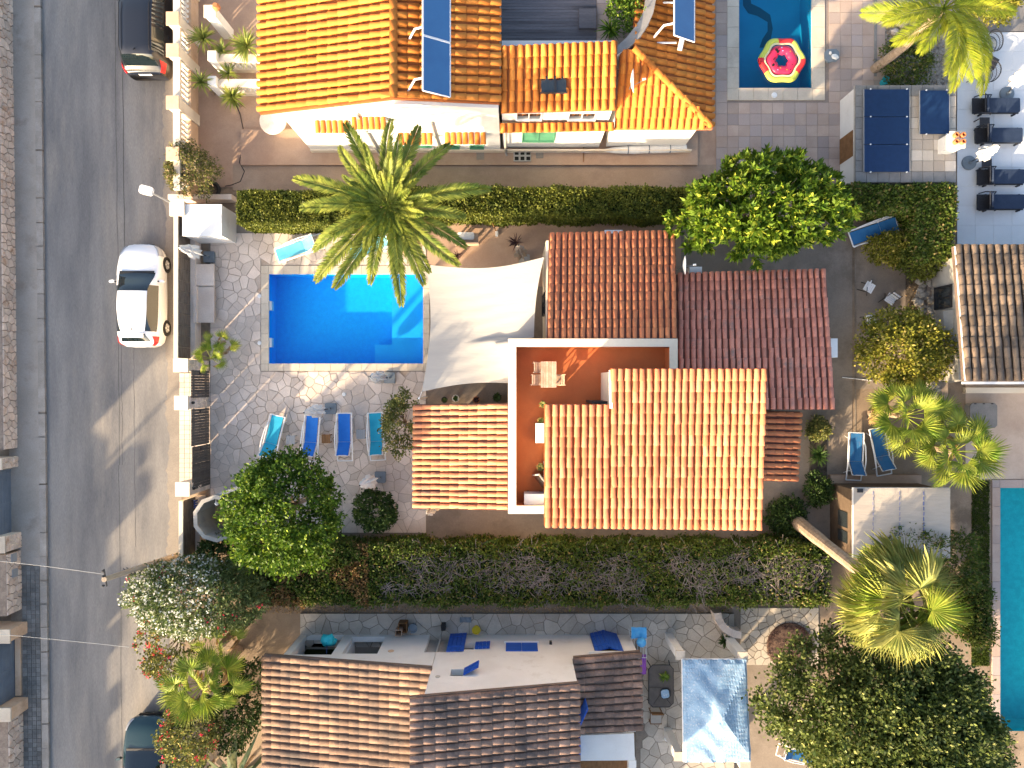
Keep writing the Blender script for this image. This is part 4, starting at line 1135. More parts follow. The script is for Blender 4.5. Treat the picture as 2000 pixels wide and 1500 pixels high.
wl = MB().prism([(x_w, YN), (Ex - .05, YN), (Ex - .05, yf), (x_w, yf)], 0, 3.9)
obj('wall', wl, 'white_wall', rt)
gm = MB()
gx = [(x_w, 3.902), (Ex - .05, 3.902), (Ex - .05, z2 - .2), (Rx, zr - .2), (x_w, zl + (zr - zl) * (x_w - Lx) / (Rx - Lx) - .2)]
gm.add([(x, YN, z) for x, z in gx] + [(x, yf, z) for x, z in gx], [(0, 1, 2, 3, 4), (9, 8, 7, 6, 5)] + [(i, 5 + i, 5 + (i + 1) % 5, (i + 1) % 5) for i in range(5)])
obj('gable', gm, 'white_wall', rt)
# middle block: roof over balcony rooms
xm1 = Wx(1203, 4.6)
n_.roof(pl(978, 90, 5.0), pl(1206, 80, 5.0), pl(1203, 213, 4.55), pl(978, 219, 4.55), .265, .40, 'tile_orange', 'pan_orange', prio=1,
        keep=lambda u, v: not (.33 < u < .58 and .48 < v < .74))
obj('wall', MB().box(Wx(980, 4.5), YN + .15, 0, xm1 - .08, YN + 2.6, 4.38), 'white_wall', rt)
a = pl(1081, 164, 4.82)
sk_ = obj('skylight', MB().box(Wx(1057, 4.8), Wy(180, 4.8), 4.70, Wx(1106, 4.8), Wy(149, 4.8), 4.79), 'window_glass', rt)
obj('frame', MB().box(Wx(1083, 4.8), Wy(180, 4.8), 4.79, Wx(1087, 4.8), Wy(149, 4.8), 4.82).box(Wx(1055, 4.8), Wy(182, 4.8), 4.7, Wx(1108, 4.8), Wy(180, 4.8), 4.84), 'dark_metal', sk_)
# lower eave strip
n_.roof(pl(976, 240, 3.35), pl(1200, 238, 3.35), pl(1200, 253, 3.2), pl(976, 257, 3.2), .265, .32, 'tile_orange', 'pan_orange', prio=1)
# hipped wing
zh, ze = 4.5, 3.1
apx, apy = Wx(1238, zh), Wy(96, zh); cx_, cy_ = Wx(1391, ze), Wy(249, ze)
wx0 = Wx(1201, ze)
ap, cn = Vector((apx, apy, zh)), Vector((cx_, cy_, ze))
# south field: parallelogram clipped on the hip
up_l = Vector((wx0, apy, zh)); lo_l = Vector((wx0, cy_, ze))
def keepS(u, v): return wx0 + (cx_ - wx0) * u < apx + (cx_ - apx) * v + .05
ms = MB(); ms.add([up_l, ap, cn, lo_l, up_l - Vector((0, 0, .14)), ap - Vector((0, 0, .14)), cn - Vector((0, 0, .14)), lo_l - Vector((0, 0, .14))],
                  [(3, 2, 1, 0), (4, 5, 6, 7), (0, 1, 5, 4), (1, 2, 6, 5), (2, 3, 7, 6), (3, 0, 4, 7)])
n_.roof(up_l, Vector((cx_, apy, zh)), cn, lo_l, .265, .40, 'tile_orange', 'pan_orange', prio=1, keep=keepS, slab=ms)
yf2 = 17.0
e0 = Vector((apx, yf2, zh)); e1 = Vector((cx_, yf2, ze))
def keepE(u, v): return yf2 + (cy_ - yf2) * u > apy + (cy_ - apy) * v - .05
me_ = MB(); me_.add([e0, ap, cn, e1, e0 - Vector((0, 0, .14)), ap - Vector((0, 0, .14)), cn - Vector((0, 0, .14)), e1 - Vector((0, 0, .14))],
                    [(0, 1, 2, 3), (7, 6, 5, 4), (0, 4, 5, 1), (1, 5, 6, 2), (2, 6, 7, 3), (3, 7, 4, 0)])
n_.roof(e0, Vector((apx, cy_, zh)), cn, e1, .27, .42, 'tile_orange', 'pan_orange', prio=1, keep=keepE, slab=me_)
n_.ridge(cn + Vector((-.05, .05, .04)), ap + Vector((0, 0, .06)), 'tile_orange', .27, .38)
n_.finish()
obj('wall', MB().box(wx0 + .05, cy_ + .25, 0, Wx(1352, 1.5), yf2 - 3, 2.95), 'white_wall', rt)
# balcony deck and curved parapet
ZD = 3.45
obj('deck_base', MB().box(Wx(977, ZD) + .02, YN + 2.62, ZD - .4, Wx(1280, ZD), yf, ZD - .03), 'pinkconc', rt)
pm = MB(); y = Wy(92, ZD)
while y < 16.6:
    pm.box(Wx(979, ZD), y, ZD - .028, Wx(1165, ZD), y + .10, ZD + R.uniform(-.004, .004)); y += .108
tag(obj('deck_plank', pm, 'deck_wood', rt), kind='stuff')
dw = obj('deck_step', MB().box(Wx(1131, ZD + .2), Wy(54, ZD + .2), ZD, Wx(1165, ZD + .2), Wy(15, ZD + .2), ZD + .18), 'deck_wood', rt)
tl = MB(); s = .42; y = Wy(95, ZD)
while y < 16.6:
    x = Wx(1166, ZD)
    while x + s < Wx(1275, ZD):
        tl.box(x + .005, y + .005, ZD - .028, x + s - .005, y + s - .005, ZD - .006); x += s
    y += s
tag(obj('balcony_tile', tl, 'tile_pink', rt), kind='stuff')
arc = [(1282, -40), (1281, 0), (1276, 25), (1266, 48), (1252, 70), (1232, 90), (1205, 106)]
ZC_ = 4.55
ip = [(1262, -40), (1261, 0), (1257, 22), (1247, 42), (1236, 58), (1221, 76), (1205, 90)]
for k in range(len(arc) - 1):
    quad = [arc[k], arc[k + 1], ip[k + 1], ip[k]]
    wpts = [(Wx(a, ZC_), Wy(b, ZC_)) for a, b in quad]
    obj('parapet', MB().prism(wpts, 2.9, ZC_ - .05), 'white_wall', rt)
    obj('coping', MB().prism(wpts, ZC_ - .048, ZC_), 'grey_cap', rt)
# facade details: tiled window hoods, windows, shutters, downpipes
def hood(px0, px1, py, z, out=.42):
    x0_, x1_ = Wx(px0, z), Wx(px1, z)
    n = max(2, round((x1_ - x0_) / .22)); w = (x1_ - x0_) / n
    g = obj('window_hood', MB().hexa([(x0_, YN, z + .10), (x1_, YN, z + .10), (x1_, YN - out, z - .04), (x0_, YN - out, z - .04)], .05), 'white_wall', rt)
    for k in range(n):
        o = bpy.data.objects.new('hood_tile', tile_mesh('tile_orange')); link(o, g)
        off = Vector(OFF[rt.name])
        Y = Vector((0, -out, -.14)); X = Vector((1, 0, 0)); Z = X.cross(Y).normalized()
        if Z.z < 0: Z = -Z; X = -X
        p = Vector((x0_ + (k + .5) * w, YN, z + .105)) - off
        o.matrix_basis = Matrix(((X.x * w * .92, Y.x, 0, p.x), (0, Y.y, Z.y * .1, p.y), (0, Y.z, Z.z * .1, p.z), (0, 0, 0, 1)))
for a in ((615, 683, 219, 3.55), (686, 755, 210, 3.9), (778, 845, 264, 2.25), (868, 950, 260, 2.3)):
    hood(a[0], a[1], a[2], a[3])
def win(px0, px1, z0, z1, green=False, y=YN):
    zc = (z0 + z1) / 2
    return window_on(rt, 'y', y, Wx(px0, zc), Wx(px1, zc), z0, z1, -1, frame='shutter_green' if green else 'white_metal', glass='shutter_green' if green else 'window_glass')
win(630, 675, 2.5, 3.3); win(700, 745, 2.7, 3.6)
win(785, 838, .9, 1.95, True); win(872, 893, .7, 1.95, True); win(918, 942, .7, 1.95, True)
win(1010, 1056, 3.45, 4.05, y=YN + .15); win(1112, 1162, 3.45, 4.05, y=YN + .15)
win(1022, 1082, 1.1, 2.3, True, y=YN + .15)
for px, py0, zz in ((697, 215, 4.4), (842, 250, 3.6), (986, 240, 3.3)):
    x = Wx(px, zz)
    obj('downpipe', MB().tube([(x, YN - .07, zz), (x, YN - .07, .2), (x + .05, YN - .2, .17)], .045, 8), 'render_grey', rt)
obj('gutter', MB().box(Wx(1200, 3.0), cy_ - .06, 2.98, cx_ + .02, cy_ + .02, 3.07), 'orange_clay', rt)
obj('plinth', MB().box(x_w - .02, YN - .06, 0, Wx(1352, .5), YN - .002, .45), 'cream_wall', rt)
# solar collectors
def collector(label, px0, py0, px1, py1, z, dz, n, far_=False):
    x0_, x1_ = Wx(px0, z), Wx(px1, z - dz); y0_, y1_ = Wy(py1, z), Wy(py0, z)
    t = thing('solar_collector', label, 'solar panel', ((x0_ + x1_) / 2, y0_, z - 1))
    L_ = (y1_ - y0_) / n
    for k in range(n):
        a, b = y0_ + k * L_, y0_ + (k + 1) * L_
        c = [(x0_, a + .02, z), (x1_, a + .02, z - dz), (x1_, b - .02, z - dz), (x0_, b - .02, z)]
        p = obj('panel', MB().hexa([(u, v, w + .012) for u, v, w in c], .03), 'panel_blue', t)
        m = MB()
        for i in range(4):
            A_, B_ = Vector(c[i]), Vector(c[(i + 1) % 4])
            m.tube([A_, B_], .03, 4)
        obj('panel_frame', m, 'white_metal', p)
    for k in range(n + 1):
        yy = y0_ + .25 + (y1_ - y0_ - .5) * k / n
        obj('strut', MB().tube([(x0_ - .72, yy - .1, z - .82), (x0_ - .30, yy + .25, z - .25), (x0_ + .02, yy + .22, z - .05)], .038, 5).tube([(x0_ - .74, yy - .1, z - .84), (x0_ + .25, yy - .12, z - .78)], .035, 5), 'white_metal', t)
    return t
c1_ = collector('long blue solar collector on white struts beside the roof ridge', 826, -150, 879, 178, 6.0, .55, 3)
c2_ = collector('short blue solar collector over the hipped orange roof', 1317, -120, 1356, 70, 4.9, .5, 2)
obj('tank', MB().tube([(c2_.location.x + .05, Wy(62, 4.4), 4.35), (c2_.location.x - .05, Wy(92, 4.4), 4.15)], .09, 10), 'white_metal', c2_)
dish('white satellite dish on the hipped orange roof', 1237, 158, 4.6, .40, 78, 0, .7)
# round table by the west wall under the eave
a = W(533, 236, .75)
t = thing('round_table', 'round pale stone table half under the orange eave', 'table', (a[0], a[1], 0))
obj('table_top', MB().lathe([(0, .70), (.54, .70), (.56, .73), (.54, .76), (0, .76)], (a[0], a[1], 0), 24), 'stone_pale', t)
obj('pedestal', MB().lathe([(.28, .02), (.12, .1), (.1, .7), (.1, .70)], (a[0], a[1], 0), 12), 'cream_wall', t)
# ================================================================ house to the south
s_ = House('weathered_tile_house', 'white house with weathered brown tile roofs and blue shutters', (-3, -13, 0))
rt = s_.root
YS = Wy(1238)                                       # north facade plane
yb = -18.6
ze, zr = 2.62, 3.85
xl, xr = Wx(515, ze), Wx(842, zr)
yo = YS + .12
# low west wing
s_.roof((xr + .03, yb, zr), (xr + .03, yo, zr), (xl, yo, ze), (xl, yb, ze), .27, .40, 'tile_brown', 'pan_old', prio=0, wfac=.86, hfac=.30)
wing_l, wing_r = Wx(588), xr - .02
# facade of the wing with two porch openings
fz = 2.55
ops = [(Wx(600), Wx(674), .12, 2.3), (Wx(692), Wx(756), .35, 2.2), (Wx(840), Wx(842, zr) - .021, .0, 2.05)]
def facade(u0, u1, z1, holes, y, t=.22, mat='white_wall', name='wall'):
    us = sorted({u0, u1, *[v for h_ in holes for v in h_[:2]]})
    m = MB()
    for i in range(len(us) - 1):
        hs_ = [h_ for h_ in holes if h_[0] <= us[i] + 1e-6 and h_[1] >= us[i + 1] - 1e-6]
        if not hs_: m.box(us[i], y - t, 0, us[i + 1], y, z1)
        else:
            h_ = hs_[0]
            if h_[2] > 0: m.box(us[i], y - t, 0, us[i + 1], y, h_[2])
            m.box(us[i], y - t, h_[3], us[i + 1], y, z1)
    return obj(name, m, mat, rt)
facade(wing_l, wing_r, fz, ops, YS)
_zl = ze + (wing_l - xl) / (xr - xl) * (zr - ze) - .17
_g = [(wing_l, fz + .002), (wing_r, fz + .002), (wing_r, zr - .17), (wing_l, max(fz + .01, _zl))]
obj('gable', MB().add([(x, YS, z) for x, z in _g] + [(x, YS - .22, z) for x, z in _g], [(3, 2, 1, 0), (4, 5, 6, 7), (0, 1, 5, 4), (1, 2, 6, 5), (2, 3, 7, 6), (3, 0, 4, 7)]), 'white_wall', rt)
obj('wall', MB().box(wing_l, YS - 2.6, 0, wing_l + .2, YS - .222, fz), 'white_wall', rt)
obj('wall', MB().box(wing_l, yb, 0, wing_r, YS - 2.62, fz), 'white_wall', rt)
obj('porch_floor', MB().box(wing_l + .2, YS - 2.6, .0, wing_r, YS - .222, .1), 'concrete', rt)
obj('wall', MB().box(Wx(675, 1.0), YS - 2.6, .1, Wx(675, 1.0) + .18, YS - .222, fz), 'white_wall', rt)
# two-storey block
z1_, z2_ = 6.3, 5.15
bx0, bx1 = Wx(842, zr), Wx(1128, 5.0)
dshut = [(Wx(842, zr), Wx(880), .0, 2.05), (Wx(904, 1.3), Wx(926, 1.3), 1.05, 1.75)]
up0, up1 = Wx(880, 4.0), Wx(905, 4.0)
m = MB()
us = [bx0, *[v for h_ in dshut for v in h_[:2]], bx1]
facade(bx0, bx1, 3.4, dshut, YS)
facade(bx1 + .002, Wx(1228), 2.72, [(Wx(1157, 1.1), Wx(1211, 1.1), .0, 2.1)], YS)
m = MB().box(bx0, YS - .22, 3.402, up0, YS, 4.95).box(up1, YS - .22, 3.402, bx1, YS, 4.95).box(up0, YS - .22, 3.402, up1, YS, 3.72).box(up0, YS - .22, 4.32, up1, YS, 4.95)
obj('wall', m, 'white_wall', rt)
obj('wall', MB().box(bx0, yb, 0, bx1, YS - .55, 4.95), 'white_wall', rt)
xr0 = Wx(800, z1_)
gx = [(bx0, 4.952), (bx1, 4.952), (bx1, z2_ - .15), (xr0 + .05, z1_ - .16), (bx0, z1_ - .3)]
gm = MB().add([(x, YS, z) for x, z in gx] + [(x, yb, z) for x, z in gx], [(4, 3, 2, 1, 0), (5, 6, 7, 8, 9)] + [(i, (i + 1) % 5, 5 + (i + 1) % 5, 5 + i) for i in range(5)])
obj('gable', gm, 'white_wall', rt)
s_.roof((xr0, yb, z1_), (xr0, YS + .1, z1_), (Wx(1130, z2_), YS + .1, z2_), (Wx(1131, z2_), yb, z2_), .27, .385, 'tile_old', 'pan_old', prio=1, wfac=.86, hfac=.32)
# east wing and annex
e1, e2 = 3.25, 2.72
s_.roof((Wx(1120, e1), Wy(1434, e1), e1), (Wx(1120, e1), Wy(1284, e1), e1), (Wx(1250, e2), Wy(1272, e2), e2), (Wx(1253, e2), Wy(1428, e2), e2), .27, .40, 'tile_old', 'pan_old', prio=1, wfac=.86, hfac=.32)
s_.finish()
obj('wall', MB().box(bx1 + .02, Wy(1430, 2.6), 0, Wx(1240, 2.4), YS - .55, 2.56), 'white_wall', rt)
obj('annex_wall', MB().box(bx1 + .02, yb, 0, Wx(1232, 2.2), Wy(1484, 2.5), 2.0), 'brown_wood', rt)
obj('annex_roof', MB().hexa([(Wx(1133, 2.6), Wy(1436, 2.6), 2.62), (Wx(1238, 2.4), Wy(1432, 2.4), 2.42), (Wx(1240, 2.4), Wy(1485, 2.4), 2.40), (Wx(1133, 2.6), Wy(1486, 2.6), 2.6)], .12), 'white_wall', rt)
obj('annex_pier', MB().box(Wx(1228, 2.4), yb, 0, Wx(1243, 2.4), Wy(1486, 2.4), 2.38), 'white_wall', rt)
# doors, windows, shutters
def rot_slab(px, zc, z0, z1, w, ang, y=YS, hinge='l', mat='shutter_blue', name='shutter', t=.045, dy=.03):
    """hinged leaf swung open by ang degrees from the wall"""
    x = Wx(px, zc); a = rad(ang)
    m = MB(); n = 4
    d = Vector((math.cos(a), math.sin(a), 0)); nn = Vector((-d.y, d.x, 0)) * t / 2
    o_ = Vector((x, y + dy, 0))
    for k in range(n):
        p0, p1 = o_ + d * (w * k / n + .006), o_ + d * (w * (k + 1) / n - .006)
        m.prism([(p0 + nn).to_tuple()[:2], (p1 + nn).to_tuple()[:2], (p1 - nn).to_tuple()[:2], (p0 - nn).to_tuple()[:2]], z0, z1)
    s1 = obj(name, m, mat, rt)
    m = MB()
    for zz in (z0 + (z1 - z0) * .2, z0 + (z1 - z0) * .75):
        p0, p1 = o_ + d * .02 + nn * 1.0, o_ + d * (w - .02) + nn * 1.0
        q0, q1 = p0 + nn * .6, p1 + nn * .6
        m.prism([p0.to_tuple()[:2], p1.to_tuple()[:2], q1.to_tuple()[:2], q0.to_tuple()[:2]], zz, zz + .08)
    obj('batten', m, mat, s1)
rot_slab(880, 0, .05, 2.05, .70, 3)
obj('doorway', MB().box(Wx(840), YS - .4, 0.1, dshut[0][1], YS - .225, 2.05), 'render_grey', rt)
rot_slab(928, 1.4, 1.05, 1.75, .60, 3)
obj('window', MB().box(dshut[1][0], YS - .3, 1.05, dshut[1][1], YS - .225, 1.75), 'window_glass', rt)
obj('window', MB().box(up0, YS - .3, 3.72, up1, YS - .225, 4.32), 'window_glass', rt)
rot_slab(906, 4.0, 3.72, 4.32, .62, 28)
# closed blue window
w0, w1 = Wx(988, 1.6), Wx(1050, 1.6)
ww = obj('shutter', MB().box(w0, YS + .004, 1.15, (w0 + w1) / 2 - .005, YS + .05, 1.98).box((w0 + w1) / 2 + .005, YS + .004, 1.15, w1, YS + .05, 1.98), 'shutter_blue', rt)
obj('sill', MB().box(w0 - .06, YS + .003, 1.08, w1 + .06, YS + .1, 1.14), 'white_wall', ww)
# double door, leaves ajar outwards
for px, an, sg in ((1157, 14, 1), (1211, 166, -1)):
    rot_slab(px, 1.1, .12, 2.08, .64, an, mat='shutter_blue', name='door', dy=.04)
obj('doorway', MB().box(Wx(1157, 1.1), YS - .5, .1, Wx(1211, 1.1), YS - .23, 2.08), 'dark_hole', rt)
obj('door_hood', MB().prism([(Wx(1150, 2.3), YS), (Wx(1216, 2.3), YS), (Wx(1216, 2.3), YS + .12), (Wx(1150, 2.3), YS + .12)], 2.24, 2.30), 'white_wall', rt)
a = W(1136, 1388, 3.3)
m = MB(); M_ = Matrix.Translation((a[0], a[1] + .1, 3.6)) @ Matrix.Rotation(rad(-25), 4, 'Z')
obj('shutter', m.mbox(M_, .04, .7, 1.0), 'shutter_blue', rt)
obj('shutter', MB().box(Wx(1131, 2.7) - .02, Wy(1478, 2.7), 2.3, Wx(1131, 2.7) + .035, Wy(1438, 2.7), 3.0), 'shutter_blue', rt)
obj('vent_disc', MB().tube([(Wx(764, 1.9), YS, 1.95), (Wx(764, 1.9), YS + .02, 1.95)], .12, 14), 'peach_wall', rt)
obj('vent_disc', MB().tube([(Wx(855, 4.4), YS, 4.4), (Wx(855, 4.4), YS + .02, 4.4)], .09, 12), 'render_grey', rt)
obj('wall_lamp', MB().box(Wx(1073, 1.2), YS, 1.1, Wx(1078, 1.2), YS + .12, 1.25), 'dark_metal', rt)

# ================================================================ east house (only its roof and west wall reach the frame)
e_ = House('grey_tiled_house', 'house with mossy grey-brown tile roof at the edge beside the rubble wall', (21, 3, 0))
rt = e_.root
et, eb = 2.62, 3.3
A_, D_ = P3(1883, 744, eb), P3(1863, 481, et)
xe = 26.0
e_.roof(A_, Vector((xe, A_.y, eb)), Vector((xe, D_.y, et)), D_, .305, .40, 'tile_grey', 'pan_old', prio=0, wfac=.86)
e_.finish()
obj('wall', MB().box(Wx(1862, 2), Wy(742, 2.6), 0, xe, Wy(500, 2.4), 2.35), 'render_grey', rt)
obj('gable', MB().add([(D_.x + .02, D_.y, et - .18), (A_.x + .02, A_.y, eb - .18), (A_.x + .02, A_.y, eb + .04), (D_.x + .02, D_.y, et + .04), (D_.x + .10, D_.y, et - .18), (A_.x + .1, A_.y, eb - .18), (A_.x + .1, A_.y, eb + .04), (D_.x + .1, D_.y, et + .04)],
                         [(0, 1, 2, 3), (7, 6, 5, 4), (0, 4, 5, 1), (1, 5, 6, 2), (2, 6, 7, 3), (3, 7, 4, 0)]), 'white_wall', rt)
obj('lean_to_roof', MB().hexa([P3(1876, 603, 2.2), P3(1842, 608, 1.75), P3(1852, 748, 1.75), P3(1882, 744, 2.3)], .06), 'render_grey', rt)
obj('lean_to_wall', MB().box(Wx(1848, 1.6), Wy(744, 1.6), 0, Wx(1866, 1.6), Wy(612, 1.6), 1.66), 'render_grey', rt)
obj('gutter', MB().box(A_.x, A_.y - .12, eb - .16, xe, A_.y - .03, eb - .06), 'white_metal', rt)
obj('terrace_edge', MB().box(Wx(1886, .2), Wy(768, .2), .0, xe, Wy(757, .2), .22), 'cream_wall', rt)
window_on(rt, 'x', Wx(1862, 2), Wy(600, 1.5), Wy(560, 1.5), .9, 1.9, -1, frame='dark_metal')

# ================================================================ low pool house with dark solar mats
z = 1.5
r = rectw(1671, 166, 1868, 356, z)
t = thing('pool_house', 'low flat-roofed pool house with dark blue panels on top', 'pool house', ((r[0] + r[2]) / 2, (r[1] + r[3]) / 2, 0))
obj('wall', MB().box(r[0] + .05, r[1] + .05, 0, r[2] - .05, r[3] - .05, 1.34), 'white_wall', t)
rf = obj('roof', MB().box(r[0], r[1], 1.342, r[2], r[3], 1.44), 'render_grey', t)
# square roof tiles and rim stones
nx, ny = 9, 9
b0 = None
for i in range(nx):
    for j in range(ny):
        sx, sy = (r[2] - r[0]) / nx, (r[3] - r[1]) / ny
        rim = i in (0,) or j in (0, ny - 1)
        m_ = 'grey_cap' if rim else 'roofflat'
        o = obj('roof_tile', MB().box(r[0] + i * sx + .008, r[1] + j * sy + .008, 1.44, r[0] + (i + 1) * sx - .008, r[1] + (j + 1) * sy - .008, 1.475 + (.02 if rim else R.uniform(-.002, .002))), m_, rf)
dz = rectw(1644, 260, 1671, 315, .6)
obj('door', MB().box(r[0] + .03, Wy(312, .7), .03, r[0] + .048, Wy(262, .7), 1.2), 'brown_wood', t)
def mat_panel(label, x0, y0, x1, y1, n):
    q_ = rectw(x0, y0, x1, y1, 1.62); tt = thing('solar_mat', label, 'solar panel', ((q_[0] + q_[2]) / 2, (q_[1] + q_[3]) / 2, 1.5))
    L_ = (q_[3] - q_[1]) / n
    for k in range(n):
        p = obj('panel', MB().box(q_[0], q_[1] + k * L_ + .012, 1.58, q_[2], q_[1] + (k + 1) * L_ - .012, 1.62), 'panel_navy', tt)
        obj('frame', MB().box(q_[0] - .02, q_[1] + k * L_ + .012, 1.57, q_[0] - .002, q_[1] + (k + 1) * L_ - .012, 1.628).box(q_[2] + .002, q_[1] + k * L_ + .012, 1.57, q_[2] + .02, q_[1] + (k + 1) * L_ - .012, 1.628), 'grey_metal', p)
    for k in range(n + 1):
        for xx in (q_[0] + .25, q_[2] - .1):
            obj('clamp', MB().lathe([(0, 0), (.03, 0), (.03, .05), (0, .05)], (xx, q_[1] + k * L_, 1.59), 8), 'white_metal', tt)
    obj('stand', MB().box(q_[0] + .1, q_[1] + .1, 1.48, q_[0] + .16, q_[3] - .1, 1.57).box(q_[2] - .16, q_[1] + .1, 1.48, q_[2] - .1, q_[3] - .1, 1.57), 'grey_metal', tt)
mat_panel('large navy solar mat of three panels on the pool house', 1688, 174, 1776, 336, 3)
mat_panel('small navy solar mat on the pool house, under the palm frond', 1797, 176, 1854, 262, 1)
a = rectw(1841, 268, 1866, 296, 1.8)
cx, cy = (a[0] + a[2]) / 2, (a[1] + a[3]) / 2
ch = thing('chimney', 'white barbecue chimney with twin clay pots on the pool house roof', 'chimney', (cx, cy, 1.47))
obj('stack', MB().box(a[0], a[1], 1.476, a[2], a[3], 2.3), 'white_wall', ch)
obj('cap', MB().box(a[0] - .04, a[1] - .04, 2.302, a[2] + .04, a[3] + .04, 2.37), 'cream_wall', ch)
for dx in (-.13, .13):
    for dy in (-.12, .14):
        obj('pot', MB().lathe([(.09, 0), (.10, .16), (.07, .17), (.06, .05), (0, .05)], (cx + dx, cy + dy, 2.37), 10), 'orange_clay', ch)

# ================================================================ shed with canvas roof
z = 2.25
r = (Wx(1668, z), Wy(1090, z), Wx(1856, z), Wy(953, z))
t = thing('garden_shed', 'garden shed with flat cream canvas roof laced with blue cord', 'shed', ((r[0] + r[2]) / 2, (r[1] + r[3]) / 2, 0))
w_ = obj('wall', MB().box(r[0] + .06, r[1] + .06, 0, r[2] - .1, r[3] - .1, z - .12), 'shed_wood_shade', t)
m = MB(); nx, ny = 28, 20
for i in range(nx + 1):
    for j in range(ny + 1):
        u, v = i / nx, j / ny
        m.v.append((r[0] + (r[2] - r[0]) * u, r[1] + (r[3] - r[1]) * v, z - .05 * math.sin(math.pi * u) * math.sin(math.pi * v) + .010 * math.sin(v * 46 + 3 * u) * (.5 + math.sin(u * 9) * .5)))
o_ = len(m.v)
m.v += [(x, y, zz - .02) for x, y, zz in m.v]
for i in range(nx):
    for j in range(ny):
        k = i * (ny + 1) + j
        m.f.append((k, k + ny + 1, k + ny + 2, k + 1)); m.m.append(0)
        m.f.append((o_ + k, o_ + k + 1, o_ + k + ny + 2, o_ + k + ny + 1)); m.m.append(0)
obj('canvas_roof', m, 'canvas', t, smooth=True)
for px, dash in ((1705, .5), (1757, .5), (1804, 1)):
    x = Wx(px, z); m = MB(); y = r[1] + .05
    while y < r[3] - .1:
        m.tube([(x, y, z + .012), (x + R.uniform(-.01, .01), y + .14, z + .012)], .010 if dash < 1 else .018, 4); y += .2
    obj('cord', m, 'cord_blue', t)
obj('vent', MB().pbox(1675, 955, 1686, 962, z - .02, z + .05), 'dark_metal', t)
obj('window', MB().box(r[0] + .035, Wy(1030, 1.4), .8, r[0] + .058, Wy(1000, 1.4), 1.6), 'window_glass', t)
obj('window', MB().box(r[0] + .035, Wy(1060, 1.4), .8, r[0] + .058, Wy(1037, 1.4), 1.6), 'window_glass', t)
obj('roof_beam', MB().box(r[0] - .03, r[1], z - .12, r[0] + .03, r[3], z - .03).box(r[0], r[3] - .06, z - .12, r[2], r[3] + .01, z - .03), 'white_metal', t)
# tan ledge between loungers and shed
struct('ledge', MB().pbox(1622, 928, 1800, 950, 0, .25), 'pinkconc')
struct('shed_floor', MB().pbox(1622, 951, 1668, 1092, 0, .05), 'earth')

# ================================================================ unseen houses added across the road to cast the shadow on the asphalt
def shadow_house(label, x1, y0, y1, z, chim=(), roofz=.9):
    t = thing('shadow_house', label, 'house', (x1 - 4, (y0 + y1) / 2, 0))
    obj('wall', MB().box(x1 - 8, y0, 0, x1, y1, z), 'cream_wall', t)
    m = MB(); xm = x1 - 4
    m.add([(x1 + .3, y0 - .3, z + .01), (x1 + .3, y1 + .3, z + .01), (xm, y1 + .3, z + roofz), (xm, y0 - .3, z + roofz), (x1 - 8.3, y0 - .3, z + .01), (x1 - 8.3, y1 + .3, z + .01)],
          [(0, 1, 2, 3), (3, 2, 5, 4), (0, 3, 4), (1, 5, 2), (0, 4, 5, 1)])
    rf_ = obj('roof', m, 'tile_mid', t)
    for cx, cy, hh, w in chim: obj('chimney', MB().box(cx - w, cy - w, z, cx + w, cy + w, z + hh), 'white_wall', rf_)
    y = y0 + 1
    while y < y1 - 1.2:
        window_on(t, 'x', x1, y, y + 1.0, 1.0, 2.2, 1); 
        if z > 4.5: window_on(t, 'x', x1, y, y + 1.0, 3.8, 4.9, 1)
        y += 2.6
shadow_house('tall unseen cream house added across the road for its shadow', -27.0, -11.9, 3.5, 6.1)
sh_ = shadow_house('low unseen cream house with chimneys, added across the road for its shadow', -26.5, -33, -12.6, 4.55, [(-26.9, -14.9, 1.0, .35), (-27.2, -16.6, 1.2, .4), (-27.0, -19.8, .8, .5)])
shadow_house('unseen cream house added across the road at the north end for its shadow', -27.0, 5, 20, 6.0)
tag(obj('roof_mast', MB().tube([(-26.9, -13.9, 4.4), (-26.9, -13.9, 6.5)], .06, 6), 'grey_metal'), 'thin unseen mast on the low house, added for its shadow on the road', 'mast')
# ================================================================ vehicles
def interp(keys, t):
    """Catmull-Rom through the rows of keys at real parameter t (column 0)"""
    xs = [k[0] for k in keys]
    i = max(0, min(len(xs) - 2, next((j for j in range(len(xs) - 1) if t <= xs[j + 1]), len(xs) - 2)))
    u = (t - xs[i]) / (xs[i + 1] - xs[i])
    a, b = np.array(keys[i][1:]), np.array(keys[i + 1][1:])
    def slope(j):
        if j <= 0 or j >= len(xs) - 1: return np.zeros(len(a))
        s0 = (np.array(keys[j][1:]) - np.array(keys[j - 1][1:])) / (xs[j] - xs[j - 1]); s1 = (np.array(keys[j + 1][1:]) - np.array(keys[j][1:])) / (xs[j + 1] - xs[j])
        m = np.where(s0 * s1 > 0, 2 * s0 * s1 / (s0 + s1 + 1e-12), 0); return m
    dx = xs[i + 1] - xs[i]; m0, m1 = slope(i) * dx, slope(i + 1) * dx
    return (2 * u ** 3 - 3 * u ** 2 + 1) * a + (u ** 3 - 2 * u ** 2 + u) * m0 + (-2 * u ** 3 + 3 * u ** 2) * b + (u ** 3 - u ** 2) * m1

